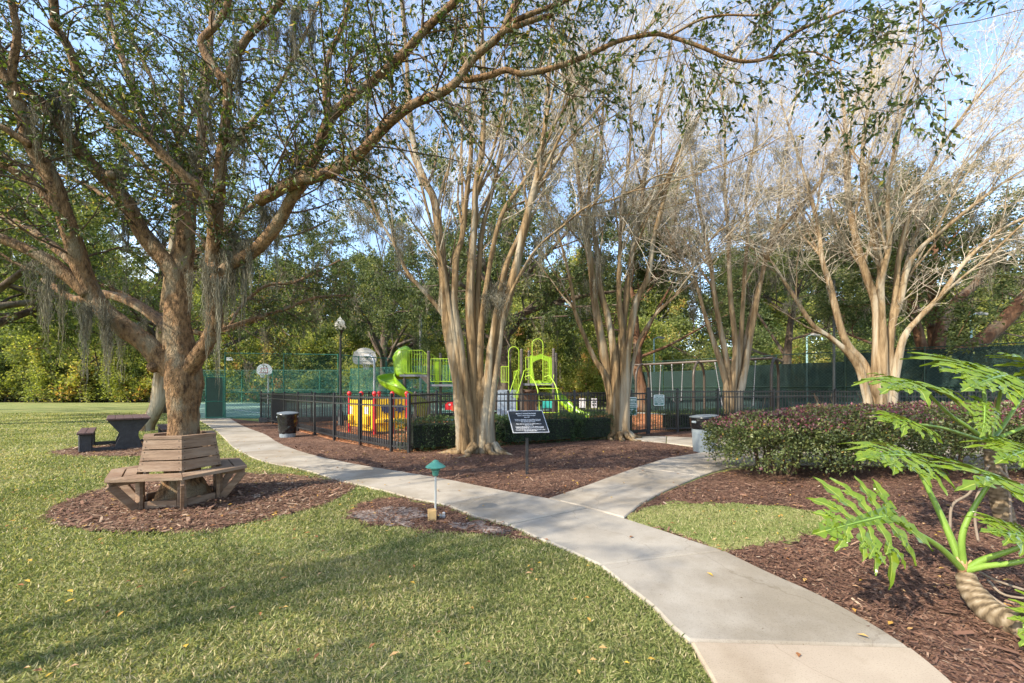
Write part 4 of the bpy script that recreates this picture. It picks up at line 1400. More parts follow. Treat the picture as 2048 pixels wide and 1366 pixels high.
# upper deck railing (front and back)
railing((xs - .20, P1.y), (P1.x - .26, P1.y), Z0 + .05, Z0 + 1.02, 8)
railing((P1.x - .26, P1.y), (P1.x - .07, P1.y), Z0 + .02, Z0 + 1.02, 2, slope=(Z0 + 1.02, Z0 + .85))
railing((xs + .1, P1.y + 1.12), (P2.x - .4, P1.y + 1.12), Z0 + .05, Z0 + .95, 6)
railing((P2.x - .4, P1.y + 1.12), (P2.x + .05, P1.y + 1.12), Z0 + .02, Z0 + .95, 3, slope=(Z0 + .95, Z0 + .6))
# main deck railing
railing((P1.x + .10, P1.y), (P3.x + .85, P1.y), Z1 + .02, Z1 + .98, 15)
railing((P1.x + .5, P1.y + 1.2), (P4.x, P1.y + 1.2), Z1 + .02, Z1 + .95, 9)
railing((P4.x + .1, P1.y + 1.25), (P5.x, P1.y + 1.25), Z1 - .0, Z1 + .55, 8)
MB().prism([(P2.x - .16, P2.y - .5), (P2.x + .02, P2.y - .5), (P2.x + .02, P2.y - .46), (P2.x - .16, P2.y - .46)], Z1 - .1, Z1 + .9).build('side_panel', M_lime, ps)
# steps with arch rails
xa, xb = W(995, 800).x, W(1033, 800).x
for j in range(5):
    z = .28 + .27 * j
    MB().box(((xa + xb) / 2, PY - .55 + .25 * j, z / 2 + .01), (xb - xa, .245, z - .02), None, .015).build('step', M_step, ps)
railing((W(1002, 780).x, PY + .55), (W(1017, 780).x, PY + .55), Z1 + .0, Z1 + .68, 4)
def arch(xl, xr, ytop_px, z0, dy, name='arch_rail', r=.019):
    x0, x1 = W(xl, 700).x, W(xr, 700).x
    zt = W(1000, ytop_px).z
    rr_ = (x1 - x0) / 2
    pts = [(x0, PY + dy, z0), (x0, PY + dy, zt - rr_)] + [(x0 + rr_ - rr_ * math.cos(a), PY + dy, zt - rr_ + rr_ * math.sin(a)) for a in np.linspace(.3, PI - .3, 9)] + [(x1, PY + dy, zt - rr_), (x1, PY + dy, z0)]
    MB().tube(pts, r, 8).build(name, M_lime_d, ps, smooth=True, auto=60)
arch(1017.5, 1038, 693.5, 1.15, 0)
arch(1064.5, 1086, 678, Z1 + .0, -.02)
for s, dy in ((1018.5, -.75), (1034, -.75)):
    b = W(s, 780, dy)
    pts = crm([(b.x, b.y, .0), (b.x, b.y, 1.15), (b.x + .05, b.y + .1, 1.32), (b.x + .25, b.y + .55, 1.95), (b.x + .32, b.y + .72, 2.18), (b.x + .5, b.y + .75, 2.2)], 3)
    MB().tube([tuple(p) for p in pts], .019, 8).build('handrail', M_lime_d, ps, smooth=True, auto=60)
railing((W(1028, 770).x, PY - .15), (W(1036, 770).x, PY - .15), 1.05, 2.15, 3, r=.014)
# right tower front: barrier rails and shaped slide hood
railing((W(1051.5, 0).x, PY + .02), (W(1063, 0).x, PY + .02), Z1 + .1, Z1 + 1.05, 2)
railing((W(1086, 0).x, PY + .02), (W(1099, 0).x, PY + .02), Z1 + .1, Z1 + 1.05, 3)
for (x0, x1) in ((1051.5, 1063), (1086, 1099)):
    for z in (Z1 + .40, Z1 + .56):
        MB().tube([W(x0, 0) * 1 + Vector((0, .02, -W(x0, 0).z + z)), W(x1, 0) + Vector((0, .02, -W(x1, 0).z + z))], .013, 6).build('cross_rail', M_lime_d, ps)
# slide hood panel with an opening (behind the deck)
hx0, hx1 = W(1060, 0, 1.1).x, W(1103, 0, 1.1).x
hz0, hz1 = Z1 - .04, W(0, 710, 1.1).z
outer = [(hx0, hz0), (hx1, hz0), (hx1 + .03, hz0 + .6), (hx1, hz1 - .12), (hx0 + .75 * (hx1 - hx0), hz1 - .06), (hx0 + .5 * (hx1 - hx0), hz1 + .05), (hx0 + .25 * (hx1 - hx0), hz1 - .05), (hx0, hz1 - .02), (hx0 - .03, hz0 + .6)]
inner = [(hx0 + .20, hz0 + .12), (hx1 - .16, hz0 + .12), (hx1 - .13, hz0 + .55), (hx1 - .15, hz1 - .30), (hx0 + .7 * (hx1 - hx0), hz1 - .25), (hx0 + .5 * (hx1 - hx0), hz1 - .18), (hx0 + .3 * (hx1 - hx0), hz1 - .24), (hx0 + .11, hz1 - .34), (hx0 + .12, hz0 + .7)]
n = len(outer)
v = []
for y0 in (PY + 1.08, PY + 1.16):
    v += [(p[0], y0, p[1]) for p in outer] + [(p[0], y0, p[1]) for p in inner]
f = []
for i in range(n):
    j = (i + 1) % n
    f += [(i, j, n + j, n + i), (2 * n + j, 2 * n + i, 3 * n + i, 3 * n + j), (i, 2 * n + i, 2 * n + j, j), (n + j, 3 * n + j, 3 * n + i, n + i)]
MB().add(v, f).build('slide_hood', M_lime, ps)
# loop climber in front of the right tower
for s0, s1 in ((1063, 1079), (1102, 1118)):
    b, tp = W(s1, 0, -.95), W(s0, 750, -.1)
    pts = crm([(b.x, PY - .95, 0), (b.x - .02, PY - .93, 1.0), (b.x - .12, PY - .75, 1.55), (b.x - .3, PY - .45, 1.9), (tp.x - .05, PY - .15, 1.98), (tp.x - .3, PY - .08, 1.9)], 4)
    MB().tube([tuple(p) for p in pts], .022, 8).build('climber_rail', M_lime_d, ps, smooth=True, auto=60)
for z, dy in ((.45, -.95), (.95, -.93), (1.42, -.82)):
    MB().tube([(W(1079, 0, -.95).x, PY + dy, z), (W(1118, 0, -.95).x, PY + dy, z)], .02, 8).build('rung', M_lime_d, ps, smooth=True, auto=60)
MB().tube([tuple(p) for p in crm([(W(1073, 0).x, PY - .3, 1.62), (W(1085, 0).x, PY - .4, 1.58), (W(1100, 0).x, PY - .4, 1.6), (W(1106, 0).x, PY - .2, 1.85), (W(1107, 0).x, PY - .1, 2.0)], 4)], .018, 8).build('grab_rail', M_lime_d, ps, smooth=True, auto=60)
MB().box((W(1029, 0).x + .55, PY + .35, .72), (.85, .05, 1.35), (0, 0, .1), .01).build('brown_wall', M_brown_panel, ps)
MB().lathe([(.30, 0), (.30, .06), (.27, .09)], (P6.x + .22, P6.y + .3, 1.28), 20).build('drum', M_brown_panel, ps, smooth=True, auto=40)

def chute(path, half, wall, th, name, bank=None, wallr=None, mat=None):
    """U-shaped slide bed swept along a path"""
    P = np.array(path, float)
    sec = []
    m = 12
    for j in range(m + 1):
        a = PI * j / m
        sec.append((-half * math.cos(a), -wall * math.sin(a) ** .7))
    outer_ = [(x * (1 + th / half), z - th) for x, z in sec]
    lip = [(-half - .05, .012), (half + .05, .012)]
    loop = [(-half - .055, -.02)] + [(-half - .05, .014)] + sec + [(half + .05, .014), (half + .055, -.02)] + [(x, z) for x, z in outer_[::-1]]
    n = len(loop)
    v, f = [], []
    for i in range(len(P)):
        t = P[min(i + 1, len(P) - 1)] - P[max(i - 1, 0)]
        h = np.array([t[0], t[1], 0]); h /= np.linalg.norm(h)
        s = np.array([h[1], -h[0], 0])
        t = t / np.linalg.norm(t)
        u = np.cross(s, t)
        b = 0 if bank is None else bank
        s2 = s * math.cos(b) + u * math.sin(b); u2 = u * math.cos(b) - s * math.sin(b)
        for x, z in loop:
            v.append(tuple(P[i] + s2 * x + u2 * z))
    for i in range(len(P) - 1):
        for j in range(n):
            k = (j + 1) % n
            f.append((i * n + j, i * n + k, (i + 1) * n + k, (i + 1) * n + j))
    f += [tuple(range(n)), tuple(reversed(range((len(P) - 1) * n, len(P) * n)))]
    return MB().add(v, f).build(name, mat or M_lime, ps, smooth=True, auto=50)
# spiral slide
scx, scy = W(807, 0).x, PY + .15
R0 = .76
pth = []
for a in np.linspace(math.radians(62), math.radians(372), 44):
    u = (a - math.radians(62)) / math.radians(310)
    pth.append((scx + R0 * math.cos(a), scy + R0 * math.sin(a), 2.20 - 1.62 * u ** 2.2))
e = pth[-1]
dd = np.array(pth[-1]) - np.array(pth[-2]); dd[2] = 0; dd /= np.linalg.norm(dd)
for q in (.15, .3, .45):
    pth.append((e[0] + dd[0] * q, e[1] + dd[1] * q, e[2] - .22 * q - .0))
chute(pth, .31, .32, .03, 'spiral_slide', bank=-.12)
MB().tube([(scx, scy, 0), (scx, scy, 2.1)], .07, 12).build('slide_post', M_brown_post, ps, smooth=True, auto=40)
# moulded hood: a tall hollow shell open to the deck and to the chute
hp = []
hc = W(811, 0)
prof = [(0.0, .50, .40), (.15, .52, .42), (.35, .47, .38), (.62, .43, .34), (.85, .44, .34), (1.05, .40, .32), (1.22, .30, .26), (1.34, .14, .13), (1.39, .02, .02)]
v, f = [], []
NA = 22
for (h, rx, ry) in prof:
    for j in range(NA):
        a = 2 * PI * j / NA
        bul = 1 + .10 * math.sin(3 * a + h * 4) * (1 if h < 1.2 else .3)
        lean = -.10 * math.sin(h * 2.2)
        v.append((hc.x - .12 + lean + rx * bul * math.cos(a), PY + .52 + ry * bul * math.sin(a), Z0 - .12 + h))
for i in range(len(prof) - 1):
    for j in range(NA):
        k = (j + 1) % NA
        ang = 2 * PI * (j + .5) / NA
        # openings: toward the deck (+X) and toward the chute (-X side, low)
        if abs(((ang + PI) % (2 * PI)) - PI) < .75 and 1 <= i <= 4:
            continue
        if abs(ang - PI * .93) < .55 and 0 <= i <= 2:
            continue
        f.append((i * NA + j, i * NA + k, (i + 1) * NA + k, (i + 1) * NA + j))
hd = MB().add(v, f).build('slide_hood', M_lime, ps, smooth=True)
so = hd.modifiers.new('shell', 'SOLIDIFY'); so.thickness = .03
# straight slide at the right end
sp_ = W(1092, 764, 1.0)
q0 = np.array([W(1086, 0, 1.0).x, PY + 1.15, Z1 + .10]); q1 = np.array([W(1150, 0, .6).x, PY - .15, .42])
pts = [q0 + (q1 - q0) * t for t in np.linspace(0, .86, 9)] + [q1 + np.array([-.02, 0.02, .06]), q1 + np.array([.18, -.11, .0]), q1 + np.array([.38, -.23, -.02])]
chute(pts, .27, .20, .025, 'straight_slide', wallr=None)
# lower curved tube-end of the spiral
# ------------------------------------------------------------------ activity panel cluster
M_yel = surf('yellow_plastic', (.72, .42, .012), (.78, .47, .02), 4, .4, .03)
M_redp = surf('red_plastic', (.46, .012, .018), (.52, .02, .025), 6, .38, .03)
M_navy = surf('navy_plastic', (.02, .025, .075), (.03, .035, .09), 6, .4)
AY = 12.6
KA = FPX / AY
ap = thing('activity_panels', (*G(760, 866), 0), 'yellow activity panels with red ball topped posts behind the curved fence', 'play panel')
def AP(px, base, top):
    x, y = G(px, base)
    return Vector((x, y, 0)), 1.4 - (top - CYP) * y / FPX
posts = [(698.7, 864, 787), (722.6, 868, 789), (749, 870, 790), (758.5, 852, 786), (784.5, 868.5, 786), (813.5, 867, 787)]
PP = []
for (px, b, tp) in posts:
    p, z = AP(px, b, tp)
    z = 1.20
    PP.append(p)
    po = MB().tube([p, p + Vector((0, 0, z))], .048, 12).build('post', M_redp, ap, smooth=True, auto=40)
    MB().lathe([(.02, -.07), (.055, -.05), (.072, 0), (.055, .05), (.004, .072)], p + Vector((0, 0, z + .06)), 14).build('ball', M_redp, po, loc=Vector(ap['_o']), smooth=True)
def panel(i, j, z0, z1, arch_=0.0):
    a, b = PP[i], PP[j]
    d = (b - a).normalized(); nn = Vector((-d.y, d.x, 0))
    n = 10
    top = []
    L = (b - a).length
    poly = [(.05, z0), (L - .05, z0)] + [(L - .05 - (L - .1) * q / n, z1 + arch_ * math.sin(PI * q / n)) for q in range(n + 1)]
    v = [a + d * x + nn * o + Vector((0, 0, z)) for o in (-.018, .018) for x, z in poly]
    m = len(poly)
    f = [tuple(range(m)), tuple(reversed(range(m, 2 * m)))] + [(q, (q + 1) % m, (q + 1) % m + m, q + m) for q in range(m)]
    return MB().add(v, f).build('panel', M_yel, ap), a, d, nn, L
def gear(a, d, nn, x, z, r, side=-1):
    poly = []
    for q in range(32):
        an = 2 * PI * q / 32
        rr_ = r * (1.0 if (q // 2) % 2 else .74)
        poly.append((rr_ * math.cos(an), rr_ * math.sin(an)))
    v = [a + d * (x + px) + nn * (side * o) + Vector((0, 0, z + pz)) for o in (.02, .045) for px, pz in poly]
    m = 32
    f = [tuple(range(m)), tuple(reversed(range(m, 2 * m)))] + [(q, (q + 1) % m, (q + 1) % m + m, q + m) for q in range(m)]
    return MB().add(v, f)
for (i, j, ar) in ((0, 1, .0), (2, 5, .0), (3, 5, .05)):
    pass
p_, a, d, nn, L = panel(0, 1, .22, 1.06)
p2_, a2, d2, n2, L2 = panel(1, 2, .12, 1.06, .0)
p3_, a3, d3, n3, L3 = panel(2, 4, .10, 1.10)
p4_, a4, d4, n4, L4 = panel(4, 5, .16, 1.10)
gear(a3, d3, n3, L3 * .62, .80, .15).build('gear', M_navy, ap)
gear(a4, d4, n4, L4 * .5, .80, .15).build('gear', M_navy, ap)
# moulded windows and bin shapes that stand proud of the panels
for (a_, d_, n_, x, z, w, h, m) in ((a, d, nn, .20, .72, .16, .24, M_white), (a2, d2, n2, L2 * .45, .74, .2, .22, M_white)):
    M_ = Matrix((d_, n_, Vector((0, 0, 1)))).transposed()
    MB().box(a_ + d_ * x - n_ * .02 + Vector((0, 0, z)), (w, .02, h), M_, .006).build('window', m, ap)
for (a_, d_, n_, x, z, w, h) in ((a, d, nn, .22, .44, .20, .28), (a2, d2, n2, L2 * .5, .44, .24, .30), (a3, d3, n3, L3 * .55, .42, .5, .16), (a4, d4, n4, L4 * .5, .42, .42, .16)):
    M_ = Matrix((d_, n_, Vector((0, 0, 1)))).transposed()
    MB().box(a_ + d_ * x - n_ * .06 + Vector((0, 0, z)), (w, .12, h), M_, .03).build('bin', M_yel, ap)
def marks(a_, d_, n_, x, z, kind):
    mb = MB()
    if kind == 'x':
        for s in (-1, 1):
            mb.bar(a_ + d_ * (x - .05) - n_ * .125 + Vector((0, 0, z - .04 * s)), a_ + d_ * (x + .05) - n_ * .125 + Vector((0, 0, z + .04 * s)), .02, .02)
    else:
        pts = [a_ + d_ * (x + .06 * math.cos(q)) - n_ * .125 + Vector((0, 0, z + .05 * math.sin(q))) for q in np.linspace(PI, 2 * PI, 7)]
        mb.tube(pts, .011, 5)
    mb.build('mark', M_navy, ap)
marks(a3, d3, n3, L3 * .62, .44, 'x'); marks(a4, d4, n4, L4 * .45, .45, 'u')

# ------------------------------------------------------------------ spring rider
M_bluep = surf('blue_plastic', (.03, .16, .42), None, 6, .4)
rx, ry = G(909, 842)
sr = thing('spring_rider', (rx, ry, 0), 'red and orange beetle spring rider on a blue base among the chips', 'spring rider')
MB().box((rx, ry, .06), (.8, .4, .08), (0, 0, .1), .03).build('base', M_bluep, sr)
mb = MB(); mb.tube([(rx + .09 * math.cos(q), ry + .09 * math.sin(q), .1 + .011 * q) for q in np.linspace(0, 22, 70)], .014, 5); mb.build('spring', M_black, sr)
bd = []
for s in (-1, 1):
    th_ = [(.42 * math.cos(q), .62 + .26 * math.sin(q)) for q in np.linspace(-.5, PI + .5, 16)]
    v = [(rx + p[0], ry + s * .13 + o, p[1]) for o in (-.02, .02) for p in th_]
    m = len(th_)
    MB().add(v, [tuple(range(m)), tuple(reversed(range(m, 2 * m)))] + [(q, (q + 1) % m, (q + 1) % m + m, q + m) for q in range(m)]).build('side_panel', M_redp, sr)
    for (dx, dz) in ((-.2, .1), (.02, .14), (.22, .06)):
        MB().lathe([(.05, 0), (.05, .006)], (rx + dx, ry + s * .153, .62 + dz), 12, (PI / 2, 0, 0)).build('spot', M_white, sr)
MB().box((rx, ry, .62), (.4, .22, .05), None, .02).build('seat', M_orange, sr)
MB().tube([(rx - .22, ry - .2, .9), (rx - .22, ry + .2, .9)], .018, 8).build('handle', M_black, sr)
MB().box((rx + .05, ry - .16, .55), (.3, .02, .22), None, .006).build('front_panel', M_orange, sr)

# teal crate and white sign boards beyond the structure
M_tealb = surf('bright_teal_plastic', (.04, .42, .36), None, 4, .4)
tx, ty, tz = A(1095, 812, 20.3)
tb = thing('play_table', (tx, ty, 0), 'bright teal box table glimpsed under the right hand tower', 'table')
MB().box((tx, ty, .62), (.46, .4, .36), None, .03).build('box', M_tealb, tb)
for s in (-1, 1):
    MB().tube([(tx + s * .15, ty, 0), (tx + s * .15, ty, .44)], .03, 8).build('leg', M_brown_post, tb)
for i, (px, lab) in enumerate(((1163, 'small white notice board on the far fence, left one of two'), (1186, 'small white notice board with green symbols on the far fence beside the second tree'))):
    x, y, z = A(px, 811, 22.9)
    nb = thing('notice_board', (x, y, .25), lab, 'sign', 'white boards on the far fence')
    MB().box((x, y - .3, .62), (.34, .02, .52), None, .006).build('board', M_white, nb)
    MB().tube([(x, y - .27, 0), (x, y - .27, .85)], .02, 8).build('stake', M_black, nb)
    if i == 1:
        for q in range(4):
            MB().box((x + (-.06 if q % 2 else .07), y - .313, .52 + .16 * (q // 2)), (.08, .004, .08), (0, .4, 0), .0).build('symbol', M_dkgreen, nb)

# ------------------------------------------------------------------ swing set
M_bronze = surf('bronze_steel', (.062, .047, .035), (.085, .066, .05), 6, .4, .02, metal=.1)
M_chain = surf('swing_chain', (.27, .27, .29), (.36, .36, .38), 60, .5, .0, metal=.3)
SA = Vector((249 / 40 - .55, 22.4, 0)); 
s0 = Vector((A(1270, 0, 22.6)[0], 22.6, 0)); s1 = Vector((A(1548, 0, 18.2)[0], 18.2, 0))
ss = thing('swing_set', s0, 'long bronze arch swing set with hanging chains in front of the windscreen', 'swing set')
HB = 2.72
dv = (s1 - s0).normalized(); sv = Vector((-dv.y, dv.x, 0))
MB().tube([s0 + Vector((0, 0, HB)), s1 + Vector((0, 0, HB + .06))], .062, 12).build('top_beam', M_bronze, ss, smooth=True, auto=40)
def on(px):
    """point on the beam line seen at picture column px"""
    m = (px - CXP) / FPX
    # s0 + t*dv : x = m*y
    t = (m * s0.y - s0.x) / (dv.x - m * dv.y)
    return s0 + dv * t
for px in (1285, 1398, 1550):
    c = on(px)
    w = .80
    pts = [c - sv * w + Vector((0, 0, 0)), c - sv * w + Vector((0, 0, 1.95))]
    pts += [c + sv * (-w * math.cos(q)) + Vector((0, 0, 1.95 + .79 * math.sin(q))) for q in np.linspace(.2, PI - .2, 11)]
    pts += [c + sv * w + Vector((0, 0, 1.95)), c + sv * w]
    MB().tube(pts, .06, 12).build('arch_leg', M_bronze, ss, smooth=True, auto=60)
for (pa, pb, zs) in ((1300.5, 1321.5, .92), (1343.5, 1365.5, .80), (1430, 1478, .62), (1482, 1511, .65)):
    a, b = on(pa), on(pb)
    m = (a + b) / 2
    w = .20
    for (p, s) in ((a, -1), (b, 1)):
        q = m + dv * (s * w)
        mb = MB()
        t0, t1 = p + Vector((0, 0, HB - .06)), q + Vector((0, 0, zs))
        nl = 46
        pts_ = [t0.lerp(t1, k / nl) for k in range(nl + 1)]
        mb.tube(pts_, [.012 if k % 2 else .021 for k in range(nl + 1)], 5)
        mb.build('chain', M_chain, ss)
        MB().lathe([(.02, -.10), (.035, -.06), (.03, 0)], t0 + Vector((0, 0, .03)), 8).build('hanger', M_galv, ss)
    pts_ = [m + dv * (w * x) + Vector((0, 0, zs - .09 * (1 - x * x))) for x in np.linspace(-1, 1, 9)]
    mb = MB()
    for i in range(8):
        mb.bar(pts_[i], pts_[i + 1], .16, .022)
    mb.build('swing_seat', M_plas_bk, ss)
# ------------------------------------------------------------------ bark
def bark(name, c1, c2, c3, scale=9, stretch=(1, 1, .16), bump=.8, green=None):
    return surf(name, c1, c2, scale, .85, bump, stretch=stretch, lo=.33, hi=.66, bscale=scale * 2.6, c3=c3, s3=scale * .28, p3=(.5, .64), spec=.2)
M_bark_b = bark('ridged_brown_bark', (.055, .03, .015), (.30, .175, .085), (.21, .16, .10), 24, (1, 1, .42), 1.7)
M_bark_c = bark('smooth_peeling_bark', (.085, .05, .022), (.27, .185, .095), (.31, .265, .19), 9, (1.6, 1.6, .15), 1.0)
M_bark_c2 = bark('pale_smooth_bark', (.12, .075, .036), (.31, .225, .13), (.35, .30, .22), 9, (1.6, 1.6, .15), .9)
M_bark_o = bark('dark_oak_bark', (.045, .03, .022), (.12, .085, .06), (.14, .12, .09), 8, (1, 1, .3), .9)
M_bark_r = bark('reddish_bark', (.06, .028, .015), (.17, .09, .05), (.15, .115, .08), 8, (1, 1, .25), .7)
M_bark_g = bark('grey_forest_bark', (.10, .085, .07), (.20, .175, .145), (.24, .215, .18), 5, (1, 1, .2), .7)
M_twig = surf('pale_twigs', (.38, .315, .235), (.56, .485, .38), 9, .8, spec=.2)
M_twig_d = surf('brown_twigs', (.07, .045, .028), (.13, .09, .06), 9, .85, spec=.2)
M_leaf_b = leafy('elm_leaves', [(0, (.022, .042, .010)), (.35, (.048, .078, .016)), (.7, (.105, .135, .028)), (.92, (.19, .19, .04)), (1, (.38, .27, .04))], .42, .38, .5)
M_leaf_o = leafy('oak_leaves', [(0, (.035, .055, .018)), (.4, (.085, .112, .04)), (.75, (.165, .185, .068)), (1, (.27, .25, .09))], .6, .38, .3)
M_leaf_y = leafy('autumn_leaves', [(0, (.09, .115, .026)), (.35, (.21, .24, .05)), (.6, (.31, .33, .10)), (.8, (.44, .39, .12)), (.93, (.53, .34, .10)), (1, (.46, .22, .10))], .6, .5, .3)
M_leaf_m = leafy('mixed_green_leaves', [(0, (.05, .08, .024)), (.4, (.13, .165, .055)), (.7, (.235, .265, .085)), (.9, (.36, .345, .11)), (1, (.48, .39, .12))], .6, .48, .3)
M_leaf_c = leafy('last_autumn_leaves', [(0, (.16, .14, .04)), (.5, (.32, .24, .06)), (.85, (.48, .26, .06)), (1, (.55, .10, .04))], .6, .4, .3)
M_moss = leafy('grey_hanging_moss', [(0, (.09, .082, .06)), (.5, (.175, .16, .12)), (1, (.30, .28, .22))], .9, .30, .1, tcol=(1.1, 1.1, .95))

def limb_mesh(paths, sides=12, sub=6, noise=.06, rng=None, bumpy=0.0):
    """paths: list of (points (n,3), radii) -> mesh arrays of smooth irregular tubes"""
    Vs, Fs, base = [], [], 0
    curves = []
    for pts, rad in paths:
        C = crm(np.column_stack([np.array(pts, float), np.array(rad, float)]), sub)
        P, R = C[:, :3], np.maximum(C[:, 3], .002)
        curves.append((P, R))
        M = len(P)
        V, F = tubes(P[None], R[None], sides)
        if noise > 0:
            a = np.tile(np.arange(sides) * 2 * PI / sides, M)
            t = np.repeat(np.concatenate([[0], np.cumsum(np.linalg.norm(np.diff(P, axis=0), axis=1))]), sides)
            ph = rng.uniform(0, 6.28, 6)
            w = (np.sin(2 * a + t * 2.0 + ph[0]) + .8 * np.sin(3 * a - t * 3.1 + ph[1]) + .7 * np.sin(5 * a + t * 1.3 + ph[2]) + .6 * np.sin(t * 7 + ph[3]) + bumpy * np.sin(4 * a + t * 11 + ph[4])) * noise * .6 + rng.normal(size=len(V)) * noise * .25
            c = np.repeat(P, sides, 0)
            V = c + (V - c) * (1 + w)[:, None]
        Vs.append(V); Fs.append(F + base)
        cap0 = np.arange(sides)[::-1] + base
        cap1 = np.arange(sides) + (M - 1) * sides + base
        Fs.append(cap1[None]); Fs.append(cap0[None])
        base += len(V)
    return np.concatenate(Vs), Fs, curves

def put(name, V, F, mat, parent, tint=None, smooth=True, kind=None):
    me = np_mesh(name, np.asarray(V) - np.array(parent['_o']), F, tint)
    return link(name, me, mat, parent, smooth=smooth, kind=kind)

def put_moss(anch, rng, parent, **k):
    me = moss_mesh('hanging_moss', np.asarray(anch) - np.array(parent['_o']), rng, **k)
    return link('hanging_moss', me, M_moss, parent, kind='stuff')

def trace(px, Y0, Y1, r0, r1, power=1.0):
    """limb read off the photograph, its distance running from Y0 to Y1"""
    n = len(px)
    L = np.concatenate([[0], np.cumsum([math.hypot(px[i + 1][0] - px[i][0], px[i + 1][1] - px[i][1]) for i in range(n - 1)])])
    u = L / L[-1]
    pts = [A(x, y, Y0 + (Y1 - Y0) * t) for (x, y), t in zip(px, u)]
    return pts, [r0 + (r1 - r0) * t ** power for t in u]

def equal_pieces(curves, M, step, zmin=-1):
    """cut curves into pieces with M samples, for growing twigs"""
    out, rad = [], []
    for P, R in curves:
        C = np.column_stack([P, R])
        L = np.sum(np.linalg.norm(np.diff(P, axis=0), axis=1))
        n = max(1, int(L / step))
        Q = resample(C, n * (M - 1) + 1)
        for i in range(n):
            q = Q[i * (M - 1):i * (M - 1) + M]
            if q[:, 2].mean() > zmin:
                out.append(q[:, :3]); rad.append(q[:, 3])
    return np.array(out), np.array(rad)

